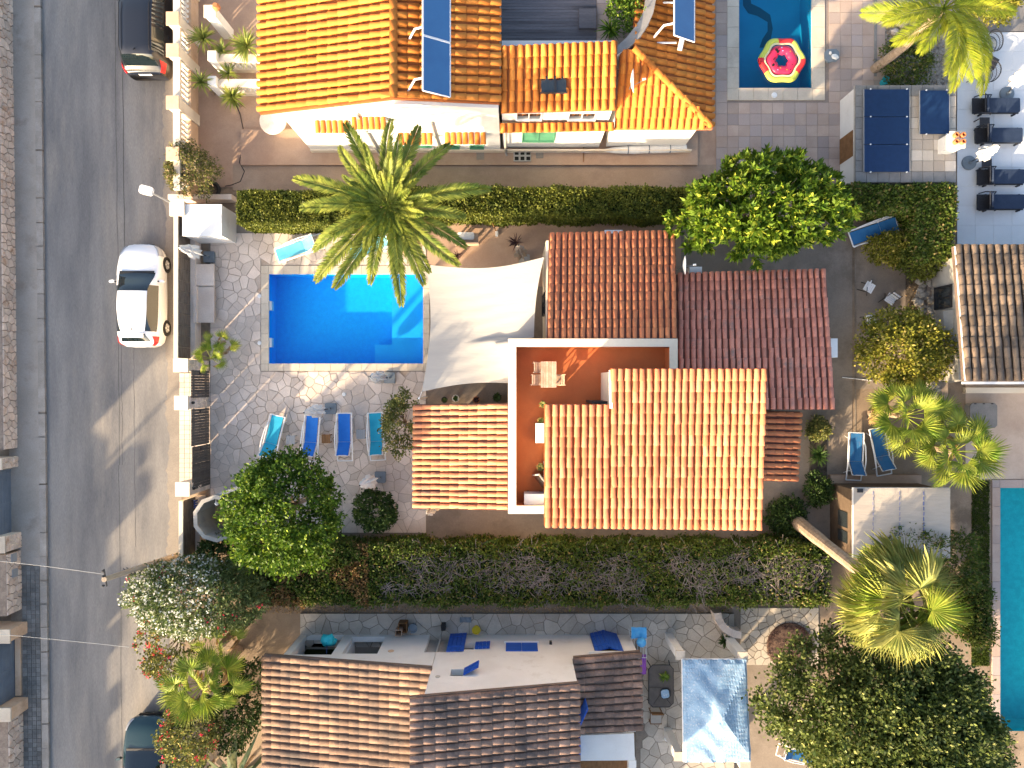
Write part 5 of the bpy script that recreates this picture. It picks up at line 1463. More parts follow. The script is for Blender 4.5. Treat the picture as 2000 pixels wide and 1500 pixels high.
def car(label, paint, keys, ws, rw, side, wheels, loc, cols, roofbars=False, spoiler=False, tail_z=.8):
    """keys: y from nose (0) backwards, half widths at sill, middle, belt, belt height, top half width, top height
       ws/rw: (start, end) of windscreen and rear window; side: (start, end) of side glass"""
    Lc = keys[-1][0]
    ts = []
    cuts = sorted({*[k[0] for k in keys], *ws, *rw, *side})
    for a, b in zip(cuts[:-1], cuts[1:]):
        n = max(1, int(math.ceil((b - a) / .11)))
        ts += [a + (b - a) * k / n for k in range(n)]
    ts.append(Lc)
    rows = []
    for t in ts:
        s1, m, bl, zb, wt, zt = interp(keys, t)
        rows.append([(s1, .24), (m * .985, .36), (m, .56), ((m + bl) / 2 + .012, (zb + .56) / 2 + .05), (bl, zb), (bl + (wt - bl) * .35, zb + (zt - zb) * .40), (wt, zt - .045 * min(1, (zt - zb) * 4 + .3)), (wt * .82, zt - .008), (wt * .45, zt + .012), (0, zt + .018)])
    nr = len(rows[0]); t0 = thing('parked_car', label, 'car', (0, 0, 0), 'cars parked along the garden walls')
    meshes = {k: MB() for k in ('body', 'windscreen', 'rear_window', 'window_a', 'window_b')}
    vid = {}
    def vert(key, i, j, sgn):
        k = (key, i, j, sgn if j < nr - 1 else 1)
        if k not in vid:
            x, z = rows[i][j]; m = meshes[key]; vid[k] = len(m.v)
            m.v.append((x * sgn, Lc / 2 - ts[i], z))
        return vid[k]
    e = 1e-6
    for i in range(len(ts) - 1):
        tm = (ts[i] + ts[i + 1]) / 2
        for j in range(nr - 1):
            for sgn in (1, -1):
                key = 'body'
                if ws[0] < tm < ws[1] and j >= 6: key = 'windscreen'
                elif rw[0] < tm < rw[1] and j >= 6: key = 'rear_window'
                elif side[0] < tm < side[1] and 4 <= j < 6: key = 'window_a' if sgn > 0 else 'window_b'
                q = [vert(key, i, j, sgn), vert(key, i + 1, j, sgn), vert(key, i + 1, j + 1, sgn), vert(key, i, j + 1, sgn)]
                if sgn > 0: q = q[::-1]
                q2 = []
                for v in q:
                    if v not in q2: q2.append(v)
                meshes[key].f.append(tuple(q2)); meshes[key].m.append(0)
    # close nose and tail and underside
    for i in (0, len(ts) - 1):
        loop = [vert('body', i, j, 1) for j in range(nr)] + [vert('body', i, j, -1) for j in range(nr - 2, -1, -1)]
        meshes['body'].f.append(tuple(loop if i == 0 else loop[::-1])); meshes['body'].m.append(0)
    obj('body', meshes['body'], paint, t0, smooth=True, local=True)
    obj('windscreen', meshes['windscreen'], 'car_glass', t0, smooth=True, local=True)
    obj('rear_window', meshes['rear_window'], 'car_glass', t0, smooth=True, local=True)
    for k in ('window_a', 'window_b'): obj('side_window', meshes[k], 'car_glass', t0, smooth=True, local=True)
    obj('underbody', MB().box(-.7, -Lc / 2 + .3, .18, .7, Lc / 2 - .3, .25), 'black_plastic', t0, local=True)
    mw = max(k[2] for k in keys)
    for yy in wheels:
        for sg in (1, -1):
            m = MB(); x = sg * (mw - .09)
            w = obj('wheel', MB().tube([(x - .09, Lc / 2 - yy, .32), (x + .10 * 1, Lc / 2 - yy, .32)], .19, 16), 'alloy', t0, local=True)
            m = MB()
            for a_, b_, r0, r1 in ((-.105, .105, .325, .325),):
                n = 20
                for k in range(n):
                    for rr, xx in ((.2, x - .1), (.325, x - .105), (.335, x), (.325, x + .105), (.2, x + .115)):
                        an = 2 * math.pi * k / n; m.v.append((xx, Lc / 2 - yy + rr * math.cos(an), .325 + rr * math.sin(an)))
                for k in range(n):
                    for q_ in range(4):
                        m.f.append((k * 5 + q_, k * 5 + q_ + 1, ((k + 1) % n) * 5 + q_ + 1, ((k + 1) % n) * 5 + q_)); m.m.append(0)
            obj('tyre', m, 'rubber', w, local=True, smooth=True)
            m = MB()
            for k in range(5):
                an = 2 * math.pi * k / 5 + .3; xo = x + sg * .105
                d = Vector((0, math.cos(an), math.sin(an))); nn = Vector((0, -d.z, d.y)) * .035
                c = Vector((xo, Lc / 2 - yy, .325))
                m.add([c + d * .05 - nn, c + d * .05 + nn, c + d * .19 + nn * .8, c + d * .19 - nn * .8], [(0, 1, 2, 3)])
            obj('spoke', m, 'white_metal', w, local=True)
    # lamps follow the corners of the body
    def lampx(t, j0, j1, sg, mat, nm, t1, out=.012):
        m = MB(); n = 6; idx = []
        for a in range(n + 1):
            tt = t + (t1 - t) * a / n
            s1, mm, bl, zb, wt, zt = interp(keys, tt)
            pr_ = [(mm, .56), ((mm + bl) / 2 + .012, (zb + .56) / 2 + .05), (bl, zb), (bl + (wt - bl) * .35, zb + (zt - zb) * .4), (wt, zt - .03), (wt * .82, zt)]
            for (x, z) in pr_[j0:j1 + 1]:
                m.v.append(((x + out) * sg, Lc / 2 - tt + (out if tt < Lc / 2 else -out), z + out))
        k = j1 - j0 + 1
        for a in range(n):
            for b in range(k - 1):
                q = (a * k + b, (a + 1) * k + b, (a + 1) * k + b + 1, a * k + b + 1)
                m.f.append(q if sg < 0 else q[::-1]); m.m.append(0)
        obj(nm, m, mat, t0, local=True, smooth=True)
    for sg in (1, -1):
        lampx(.10, 0, 3, sg, 'lamp_glass' if paint == 'paint_white' else 'lamp_glass', 'headlight', .52)
        lampx(Lc - .42, 1, 3, sg, 'red_light', 'tail_light', Lc - .05)
        yb_ = Lc / 2 - ws[0] - .35
        m = MB(); m.mbox(Matrix.Translation((sg * (mw + .12), yb_, .98)) @ Matrix.Rotation(sg * -.2, 4, 'Z'), .2, .10, .13, .03)
        o = obj('mirror', m, paint, t0, local=True)
        obj('mirror_arm', MB().mbox(Matrix.Translation((sg * (mw - .02), yb_, .96)), .14, .05, .05), 'black_plastic', o, local=True)
        for hy in (Lc * .47, Lc * .68):
            obj('door_handle', MB().box(sg * (mw + .004) - .012, Lc / 2 - hy - .09, .80, sg * (mw + .004) + .012, Lc / 2 - hy + .09, .825), paint, t0, local=True)
    obj('number_plate', MB().box(-.26, -Lc / 2 - .015, tail_z - .14, .26, -Lc / 2 + .01, tail_z - .03), 'white_metal', t0, local=True)
    obj('bumper_grille', MB().box(-.45, Lc / 2 - .03, .36, .45, Lc / 2 + .012, .50), 'black_plastic', t0, local=True)
    s1, mm, bl, zb, wt, zt = interp(keys, ws[0])
    obj('wiper_cowl', MB().box(-wt * .95, Lc / 2 - ws[0] - .02, zt - .0, wt * .95, Lc / 2 - ws[0] + .07, zt + .022), 'black_plastic', t0, local=True)
    s1, mm, bl, zb, wt, zt = interp(keys, rw[0] - .12)
    obj('aerial', MB().tube([(0, Lc / 2 - rw[0] + .22, zt + .01), (0, Lc / 2 - rw[0] + .16, zt + .06), (0, Lc / 2 - rw[0] + .05, zt + .17)], [.03, .02, .006], 6), 'black_plastic', t0, local=True)
    if spoiler:
        obj('spoiler', MB().box(-wt * .9, Lc / 2 - rw[0] - .16, zt - .05, wt * .9, Lc / 2 - rw[0] + .02, zt + .01), paint, t0, local=True)
    if roofbars:
        for sg in (1, -1):
            s1, mm, bl, zb, wt, zt = interp(keys, (ws[1] + rw[0]) / 2)
            obj('roof_rail', MB().tube([(sg * wt * .9, Lc / 2 - ws[1] - .1, zt - .02), (sg * wt * .9, Lc / 2 - ws[1] - .25, zt + .05), (sg * wt * .9, Lc / 2 - rw[0] + .25, zt + .05), (sg * wt * .9, Lc / 2 - rw[0] + .1, zt - .02)], .018, 5), 'dark_metal', t0, local=True)
    t0.location = loc
    return t0
HATCH = [(0, .22, .30, .24, .58, .16, .60), (.05, .46, .54, .47, .63, .34, .66), (.16, .64, .72, .64, .69, .47, .73), (.3, .77, .82, .74, .75, .58, .80), (.5, .83, .875, .81, .81, .66, .86), (.95, .86, .895, .85, .89, .72, .94), (1.22, .86, .90, .86, .925, .74, .985),
         (2.0, .87, .90, .86, .95, .60, 1.40), (2.6, .87, .90, .86, .97, .60, 1.455), (3.3, .865, .895, .84, .99, .545, 1.43), (3.72, .83, .865, .79, 1.0, .47, 1.33), (4.02, .76, .81, .74, .98, .60, 1.05), (4.15, .62, .69, .61, .88, .5, .93), (4.22, .44, .50, .43, .78, .34, .80)]
car('white hatchback parked against the planter wall', 'paint_white', HATCH, (1.22, 2.0), (3.72, 4.02), (1.75, 3.62), (.80, 3.42), (-15.22, 3.63, 0.02), None, spoiler=True, tail_z=.85)
SUV = [(0, .5, .62, .56, .74, .46, .78), (.08, .70, .80, .72, .82, .58, .88), (.3, .82, .88, .80, .92, .66, .98), (.9, .88, .92, .87, 1.0, .74, 1.06), (1.25, .88, .93, .885, 1.04, .76, 1.11),
       (1.95, .89, .93, .885, 1.06, .66, 1.62), (2.6, .89, .93, .88, 1.07, .66, 1.70), (3.8, .89, .93, .88, 1.08, .65, 1.69), (4.15, .88, .92, .86, 1.08, .62, 1.60), (4.42, .84, .89, .80, 1.06, .68, 1.14), (4.56, .78, .84, .74, .95, .6, 1.0), (4.64, .66, .74, .64, .82, .5, .85)]
car('black estate car with roof rails at the top of the street', 'paint_black', SUV, (1.25, 1.95), (4.15, 4.42), (1.6, 4.0), (.88, 3.66), (-14.96, 14.95, 0.02), None, roofbars=True, tail_z=.9)
car('dark teal car half under the flowering shrubs', 'paint_teal', HATCH, (1.22, 2.0), (3.72, 4.02), (1.75, 3.62), (.80, 3.42), (-14.95, -15.75, 0.02), None, tail_z=.85)

# ================================================================ loungers, parasols, small furniture
def make_lounger(label, sling, frame='white_metal', back=36, name='sun_lounger', wide=.62, group='sling sun loungers of the villa'):
    t = thing(name, label, 'sun lounger', (0, 0, 0), group)
    hw = wide / 2; z = .34; L1, L2, LF = 1.18, .66, 1.98
    b = rad(back)
    for s in (-1, 1):
        obj('side_rail', MB().tube([(s * hw, 0, z - .02), (s * hw, .15, z), (s * hw, 1.2, z), (s * hw, 1.6, z - .03), (s * hw, LF, z - .1)], .03, 6), frame, t, local=True)
        # bowed arm rail seen beside the sling
        obj('arm_rail', MB().tube([(s * hw, .30, z), (s * (hw + .03), .55, z + .12), (s * (hw + .05), 1.15, z + .17), (s * (hw + .05), 1.5, z + .10), (s * hw, 1.80, z - .06)], .028, 6), frame, t, local=True)
        for y in (.25, 1.62):
            obj('leg', MB().tube([(s * hw, y, z), (s * (hw + .02), y + (.08 if y > 1 else -.08), .03)], .02, 6), frame, t, local=True)
    for y, zz in ((0, z - .02), (LF, z - .1), (1.2, z - .03)):
        obj('cross_bar', MB().tube([(-hw, y, zz), (hw, y, zz)], .028, 6), frame, t, local=True)
    def cloth(y0, z0, y1, z1, nm):
        m = MB(); nu, nv = 5, 8
        for k, dz in ((0, .004), (1, -.008)):
            for j in range(nv + 1):
                for i in range(nu + 1):
                    u, v = i / nu, j / nv
                    m.v.append(((u - .5) * (wide - .13), y0 + (y1 - y0) * v, z0 + (z1 - z0) * v + dz - .03 * math.sin(math.pi * u) * math.sin(math.pi * (.15 + .7 * v))))
        q = (nu + 1) * (nv + 1)
        for j in range(nv):
            for i in range(nu):
                a = j * (nu + 1) + i
                m.f.append((a, a + 1, a + nu + 2, a + nu + 1)); m.m.append(0)
                m.f.append((q + a + nu + 1, q + a + nu + 2, q + a + 1, q + a)); m.m.append(0)
        return obj(nm, m, sling, t, local=True, smooth=True)
    cloth(.02, z + .01, L1, z + .012, 'seat_sling')
    bs = cloth(L1 + .01, z + .015, L1 + L2 * math.cos(b), z + .02 + L2 * math.sin(b), 'back_sling')
    for s in (-1, 1):
        obj('back_rail', MB().tube([(s * (hw - .02), L1, z), (s * (hw - .02), L1 + L2 * math.cos(b), z + L2 * math.sin(b))], .017, 5), frame, t, local=True)
    obj('back_bar', MB().tube([(-hw + .02, L1 + L2 * math.cos(b), z + L2 * math.sin(b)), (hw - .02, L1 + L2 * math.cos(b), z + L2 * math.sin(b))], .017, 5), frame, t, local=True)
    obj('back_prop', MB().tube([(-hw + .06, L1 + L2 * .6 * math.cos(b), z + L2 * .6 * math.sin(b)), (-hw + .04, L1 + .42, z - .06), (hw - .04, L1 + .42, z - .06), (hw - .06, L1 + L2 * .6 * math.cos(b), z + L2 * .6 * math.sin(b))], .012, 5), frame, t, local=True)
    return t
def aim(o, foot, head, z=.03, sc=1.0):
    a, b = Vector(W(*foot, .3)), Vector(W(*head, .3))
    place(o, (a.x, a.y, z), math.atan2(b.y - a.y, b.x - a.x) - math.pi / 2, sc)
    return o
GL = 'sling sun loungers of the villa'
la = make_lounger('turquoise sling lounger at the west end of the row of four', 'sling_teal')
aim(la, (544, 812), (524, 893), .055)
def more(src, label, foot, head, sw=None, sc=1.0, z=.055):
    o = dup(src, (0, 0, 0), 0, label, GL, mats=sw); aim(o, foot, head, z, sc); return o
more(la, 'royal blue lounger partly under the folded parasol, second of the row of four', (612, 808), (606, 891), {'sling_teal': 'sling_blue'})
more(la, 'royal blue lounger third in the row of four, between two small tables', (673, 807), (674, 890), {'sling_teal': 'sling_blue'})
more(la, 'turquoise lounger at the east end of the row, touching the olive shrub', (733, 806), (738, 889), {'sling_teal': 'sling_teal'})
more(la, 'pale turquoise lounger between hedge and pool, west of the date palm', (542, 500), (618, 474), {'sling_teal': 'sling_pale'})
more(la, 'blue lounger beside the pool hidden under the date palm fronds', (684, 498), (762, 470), {'sling_teal': 'sling_pale'})
more(la, 'faded blue lounger with a worn patch, standing by the shed ledge', (1671, 845), (1667, 934), {'sling_teal': 'sling_dark'})
more(la, 'faded blue lounger tilted towards the fan palm by the shed ledge', (1710, 836), (1727, 925), {'sling_teal': 'sling_dark'})
lf = make_lounger('dark blue lounger lying flat in the shaded corner below the hedge', 'sling_dark', back=2)
aim(lf, (1660, 468), (1752, 436), .035, 1.08)
more(la, 'blue chair end poking out from under the big bushy tree', (1592, 1484), (1530, 1468), {'sling_teal': 'sling_dark'}, z=.02, sc=.8)

# black loungers on the white deck
def make_black_lounger(label):
    t = thing('padded_lounger', label, 'sun lounger', (0, 0, 0), 'black padded loungers on the white deck')
    hw = .33
    obj('frame', MB().box(-hw, 0, .22, hw, 1.95, .27), 'wicker_black', t, local=True)
    for s in (-1, 1):
        for y in (.12, 1.55):
            obj('leg', MB().box(s * hw - .03, y - .03, 0, s * hw + .03, y + .03, .22), 'wicker_black', t, local=True)
        obj('armrest', MB().tube([(s * (hw + .03), 1.2, .25), (s * (hw + .05), 1.3, .5), (s * (hw + .05), 1.75, .52), (s * (hw + .03), 1.9, .28)], .025, 5), 'wicker_black', t, local=True)
    n = 3
    m = MB()
    obj('seat_cushion', MB().mbox(Matrix.Translation((0, .66, .32)), .60, 1.32, .09, .04), 'sling_navy', t, local=True)
    obj('back_cushion', MB().mbox(Matrix.Translation((0, 1.47, .52)) @ Matrix.Rotation(rad(58), 4, 'X'), .60, .62, .08, .04), 'sling_navy', t, local=True)
    obj('back_frame', MB().mbox(Matrix.Translation((0, 1.56, .5)) @ Matrix.Rotation(rad(58), 4, 'X'), .64, .70, .04), 'wicker_black', t, local=True)
    return t
bl = make_black_lounger('black padded lounger nearest the green wire chairs, topmost of four')
GB = 'black padded loungers on the white deck'
def deckl(o, y, x0, x1, label=None):
    a = Vector(W(x1, y, .3)); place(o, (a.x, a.y, .05), math.pi / 2, .98)
    if label: o["label"] = label
deckl(bl, 207, 1905, 1989, 'black padded lounger topmost of the four on the white deck')
for y, lab in ((265, 'black padded lounger second from the top on the white deck'), (346, 'black padded lounger third from the top on the white deck, under the folded parasol'), (395, 'black padded lounger lowest of the four, nearest the grey tile roof')):
    deckl(dup(bl, (0, 0, 0), 0, lab, GB), y, 1910, 1994 + (4 if y > 300 else 0))
def side_table(label, px, py, s, hgt, mat, group=None, z0=.05, rz=0.0, nm='side_table'):
    a = W(px, py, hgt); t = thing(nm, label, 'table', (a[0], a[1], z0), group)
    n = max(3, int(s / .07)); hw = s / 2
    for k in range(n):
        obj('slat', MB().box(a[0] - hw + s * k / n + .004, a[1] - hw, z0 + hgt - .02, a[0] - hw + s * (k + 1) / n - .004, a[1] + hw, z0 + hgt), mat, t)
    for sx in (-1, 1):
        for sy in (-1, 1):
            obj('leg', MB().box(a[0] + sx * (hw - .03) - .018, a[1] + sy * (hw - .03) - .018, z0, a[0] + sx * (hw - .03) + .018, a[1] + sy * (hw - .03) + .018, z0 + hgt - .022), mat, t)
    t.rotation_euler = (0, 0, rz)
    return t
side_table('small grey slatted table beside the westmost turquoise lounger', 568, 859, .36, .38, 'grey_metal')
side_table('small brown wooden table between the two royal blue loungers', 637, 857, .36, .38, 'brown_wood')
side_table('small grey slatted table right of the third lounger', 705, 848, .38, .38, 'grey_metal')
side_table('black wicker table between the upper two deck loungers', 1922, 240, .42, .42, 'wicker_black')
side_table('black wicker table between the second and third deck loungers', 1926, 320, .42, .42, 'wicker_black')
side_table('black wicker table between the two wire chairs', 1935, 122, .50, .45, 'wicker_black', rz=rad(-30))

def parasol(label, base, top, zt=2.5, rnd=False, base_mat='grey_base', low=1.0, r=.25, z0=.055, cloth='cloth_white'):
    b, e = Vector(W(*base, .1)), Vector(W(*top, zt)); b.z = z0
    t = thing('folded_parasol', label, 'parasol', (b.x, b.y, z0))
    if rnd: obj('base', MB().lathe([(0, 0), (.30, 0), (.29, .07), (.08, .10), (.05, .25), (0, .25)], (b.x, b.y, z0), 20), base_mat, t)
    else: obj('base', MB().mbox(Matrix.Translation((b.x, b.y, z0 + .05)), .46, .46, .10, .03).lathe([(.045, .1), (.045, .35), (0, .35)], (b.x, b.y, z0), 8), base_mat, t)
    d = e - b
    obj('pole', MB().tube([b + Vector((0, 0, .1)), e], .022, 6), 'dark_metal', t)
    m = MB(); n = 16; prof = [(low / zt, .10), (low / zt + .04, r), (.62, r * .95), (.72, r * .62), (.76, r * .72), (.88, r * .5), (.98, r * .22), (1.0, .03)]
    dn = d.normalized(); a_ = dn.cross(Vector((0, 1, 0))).normalized(); b_ = dn.cross(a_)
    for f, rr in prof:
        c = b + d * f
        for k in range(n):
            an = 2 * math.pi * k / n; q = rr * (1.12 if k % 2 else .62) * R.uniform(.85, 1.15)
            m.v.append(c + (a_ * math.cos(an) + b_ * math.sin(an)) * q)
    for i in range(len(prof) - 1):
        for k in range(n): m.f.append((i * n + k, i * n + (k + 1) % n, (i + 1) * n + (k + 1) % n, (i + 1) * n + k)); m.m.append(0)
    m.f.append(tuple(range(n))); m.m.append(0); k0_ = (len(prof) - 1) * n; m.f.append(tuple(k0_ + k for k in range(n))); m.m.append(0)
    obj('canopy', m, cloth, t)
    obj('tie', MB().tube([b + d * .71, b + d * .735], r * .72, 10), cloth, t)
    obj('finial', MB().lathe([(0, 0), (.03, .02), (.03, .05), (0, .08)], (e.x, e.y, e.z), 6), 'dark_metal', t)
parasol('folded white parasol whose canopy hangs over the blue lounger', (646, 798), (594, 806))
parasol('folded white parasol standing alone above the round shrub', (743, 932), (703, 948))
parasol('folded striped parasol between pool edge and loungers', (761, 738), (723, 736))
parasol('folded white parasol beside the meter cabinet and bench', (409, 502), (350, 482))
parasol('folded cream parasol with pale base at the corner of the shade sail', (1024, 508), (1012, 480), base_mat='render_grey', cloth='canvas')
parasol('folded white parasol peeping out below the porch roof', (856, 975), (836, 1004), 2.6)
parasol('folded white parasol on round base beside the third deck lounger', (1893, 318), (1951, 285), 2.4, True)
parasol('folded white parasol on round base by the topmost deck lounger', (1967, 183), (2004, 133), 2.4, True)
# fallen closed parasol against the neighbour's wall
t = thing('lying_parasol', 'long rolled blue-white parasol lying along the neighbour facade', 'parasol', (Wx(1255, .3), Wy(292, .3), .16))
pm_ = MB(); a, b = Vector(W(1176, 294, .3)), Vector(W(1340, 290, .3))
obj('canopy', MB().tube([a.lerp(b, k / 8) + Vector((0, R.uniform(-.01, .01), .0)) for k in range(9)], [.04, .12, .15, .17, .16, .17, .17, .16, .15], 10), 'cloth_white', t)
obj('pole', MB().tube([(Wx(1136, .25), Wy(297, .25), .25), a], .025, 6), 'white_metal', t)
for k in (.3, .55, .8): obj('strap', MB().tube([a.lerp(b, k), a.lerp(b, k + .012)], .178, 10), 'grey_base', t)
obj('foot', MB().tube([(Wx(1140, .25), Wy(288, .2), .2), (Wx(1140, .25), Wy(316, .2), .2)], .02, 5), 'brown_wood', t)

# wooden table and folding chairs on the red terrace
zt_ = ZT + .02
r = rectw(1056, 706, 1087, 757, ZT + .7)
t = thing('slatted_table', 'weathered slatted wooden table on the red roof terrace', 'table', ((r[0] + r[2]) / 2, (r[1] + r[3]) / 2, ZT))
for k in range(6):
    w = (r[2] - r[0]) / 6; obj('slat', MB().box(r[0] + k * w + .006, r[1], ZT + .68, r[0] + (k + 1) * w - .006, r[3], ZT + .71), 'table_wood', t)
for a, b in ((r[0] + .05, r[1] + .1), (r[2] - .05, r[1] + .1), (r[0] + .05, r[3] - .1), (r[2] - .05, r[3] - .1)):
    obj('leg', MB().box(a - .02, b - .02, ZT, a + .02, b + .02, ZT + .678), 'table_wood', t)
obj('apron', MB().box(r[0] + .03, r[1] + .07, ZT + .62, r[2] - .03, r[1] + .1, ZT + .678).box(r[0] + .03, r[3] - .1, ZT + .62, r[2] - .03, r[3] - .07, ZT + .678), 'table_wood', t)
def fold_chair(label, px, py, rz, z0, mat='table_wood', group=None, metal=False):
    t = thing('folding_chair', label, 'chair', (0, 0, 0), group); s = .40
    fr = 'white_metal' if metal else mat
    for k in range(5): obj('slat', MB().box(-s / 2, -s / 2 + k * s / 5 + .006, .43, s / 2, -s / 2 + (k + 1) * s / 5 - .006, .45), mat, t, local=True)
    for sx in (-1, 1):
        obj('leg', MB().tube([(sx * .19, -.24, .0), (sx * .19, .22, .84)], .016, 5), 'dark_metal' if metal else mat, t, local=True)
        obj('leg', MB().tube([(sx * .17, .24, .0), (sx * .17, -.2, .44)], .016, 5), 'dark_metal' if metal else mat, t, local=True)
    for zz, yy in ((.62, .10), (.74, .165)): obj('back_slat', MB().mbox(Matrix.Translation((0, yy, zz)) @ Matrix.Rotation(rad(-28), 4, 'X'), .40, .02, .07), mat, t, local=True)
    a = W(px, py, z0 + .45); place(t, (a[0], a[1], z0), rz)
fold_chair('wooden folding chair at the upper west side of the terrace table', 1053, 718, rad(90), ZT)
fold_chair('wooden folding chair at the lower west side of the terrace table', 1049, 742, rad(90), ZT)
fold_chair('wooden folding chair at the east side of the terrace table', 1092, 742, rad(-90), ZT)
fold_chair('white slatted folding chair nearest the dark blue lounger in the shade', 1698, 561, rad(60), .03, 'white_metal', metal=True)
fold_chair('white slatted folding chair in the middle of the shaded slab', 1740, 584, rad(-35), .03, 'white_metal', metal=True)
fold_chair('white slatted folding chair half under the yellow-green shrub', 1702, 624, rad(100), .03, 'white_metal', metal=True)
# pots and fittings on the terrace
def pot(label, px, py, z0, r, hgt, mat, plant=None, nleaf=40, lr=.25, cat='pot', nm='plant_pot'):
    a = W(px, py, z0 + hgt); t = thing(nm, label, cat, (a[0], a[1], z0))
    obj('pot', MB().lathe([(r * .7, 0), (r, hgt * .9), (r * 1.08, hgt), (r * .9, hgt), (r * .8, hgt * .8), (0, hgt * .8)], (a[0], a[1], z0), 14), mat, t)
    if plant:
        c = np.array([a[0], a[1], z0 + hgt])
        V, Q = rosette(c, nleaf, lr, .035, .6); objnp('leaves', V, Q, plant, t)
    return t
def rosette(c, n, L_, w, up, rnd=NR):
    """sword leaves radiating from c"""
    a = rnd.uniform(0, 2 * np.pi, n); el = rnd.uniform(-.15, 1.2, n) * up + .1
    Ls = L_ * rnd.uniform(.65, 1.1, n)
    D = np.c_[np.cos(a) * np.cos(el), np.sin(a) * np.cos(el), np.sin(el)]
    S = np.c_[-np.sin(a), np.cos(a), np.zeros(n)]
    B = np.tile(c, (n, 1)); mid = B + D * Ls[:, None] * .5; tip = B + D * Ls[:, None] + np.array([0, 0, -1.]) * (Ls * .22)[:, None]
    V = np.stack([B - S * w * .4, B + S * w * .4, mid + S * w, mid - S * w, tip + S * w * .12, tip - S * w * .12], 1)
    Q = np.array([[0, 1, 2, 3], [3, 2, 4, 5]])
    Q = (Q[None] + 6 * np.arange(n)[:, None, None]).reshape(-1, 4)
    return V.reshape(-1, 3), Q
a = rectw(1047, 828, 1064, 864, ZT + .7)
t = thing('planter_box', 'white rectangular planter on the terrace against the tiled roof', 'planter', ((a[0] + a[2]) / 2, (a[1] + a[3]) / 2, ZT))
obj('box', MB().box(a[0], a[1], ZT, a[2], a[3], ZT + .68), 'white_wall', t); obj('rim', MB().box(a[0] - .02, a[1] - .02, ZT + .682, a[2] + .02, a[3] + .02, ZT + .72), 'white_wall', t)
pot('potted cactus plant above the white terrace planter', 1056, 822, ZT, .12, .5, 'orange_clay', 'lf_olive', 60, .16)
pot('potted plant on the terrace between planter and air conditioner', 1056, 912, ZT, .14, .5, 'orange_clay', 'lf_olive', 60, .18)
pot('small plant at the roof corner on the red terrace', 1059, 789, ZT, .1, .6, 'orange_clay', 'lf_olive', 40, .15)
t = thing('leaning_mirror', 'dark framed panel leaning against the terrace wall above the air conditioner', 'mirror', (Wx(1058, 3.9), Wy(943, 3.9), ZT))
M_ = Matrix.Translation((Wx(1058, 4.0), Wy(943, 4.0), ZT + .55)) @ Matrix.Rotation(rad(38), 4, 'Z') @ Matrix.Rotation(rad(14), 4, 'Y')
obj('glass', MB().mbox(M_, .02, .62, 1.0), 'window_glass', t)
obj('frame', MB().mbox(M_ @ Matrix.Translation((0, .34, 0)), .05, .05, 1.08).mbox(M_ @ Matrix.Translation((0, -.34, 0)), .05, .05, 1.08).mbox(M_ @ Matrix.Translation((0, 0, .53)), .05, .62, .05), 'canvas', t)

# ================================================================ shade sail
def sail_left(y): u = (y - 517) / 248.0; return 833 - 9 * u + 12 * math.sin(math.pi * u)
def sail_right(y):
    if y >= 663: return 992.2
    u = (y - 502) / 160.0; return 1063 - 20 * (1 - (1 - min(1, max(0, u))) ** 2.2)
m = MB(); nu, nv = 40, 36
zs = {}
rowsy = [i / nv for i in range(nv + 1)]
for k, dz in ((0, 0), (1, -.012)):
    for v in rowsy:
        for i in range(nu + 1):
            u = i / nu
            # edge curves of top and bottom in pixels
            top = 517 + (502 - 517) * u + 16 * math.sin(math.pi * u) ** 1.0 * (.75 + .25 * u)
            bot = 765 + (748 - 765) * u - 7 * math.sin(math.pi * min(1, u * 1.0))
            y = top + (bot - top) * v
            x = sail_left(y) + (sail_right(y) - sail_left(y)) * u
            if y > 655 and y < 663: x = min(x, sail_left(y) + (sail_right(y) - sail_left(y)) * u)
            z = (2.35 * (1 - u) + 3.2 * u) * (1 - v) + (2.75 * (1 - u) + 2.95 * u) * v - .28 * math.sin(math.pi * u) * math.sin(math.pi * v)
            z += .010 * math.sin(v * 60 + u * 8) * u * (1 - u) * 4
            m.v.append((*W(x, y, z)[:2], z + dz))
q_ = (nu + 1) * (nv + 1)
for j in range(nv):
    for i in range(nu):
        a = j * (nu + 1) + i
        m.f.append((a, a + nu + 1, a + nu + 2, a + 1)); m.m.append(0)
        m.f.append((q_ + a + 1, q_ + a + nu + 2, q_ + a + nu + 1, q_ + a)); m.m.append(0)
t = thing('shade_sail', 'large white shade sail stretched between pool and villa', 'shade sail', (*W(930, 640)[:2], 0))
obj('sail_cloth', m, 'sail', t, smooth=True)
for px, py, z in ((833, 517, 2.35), (824, 765, 2.75)):
    a = Vector(W(px, py, z)); b = a + Vector((-.12, .10 if py < 600 else -.25, -.1))
    obj('post', MB().tube([(b.x, b.y, 0), (b.x, b.y, b.z + .1)], .04, 8), 'white_metal', t)
    obj('rope', MB().tube([a, b], .012, 5), 'white_metal', t)

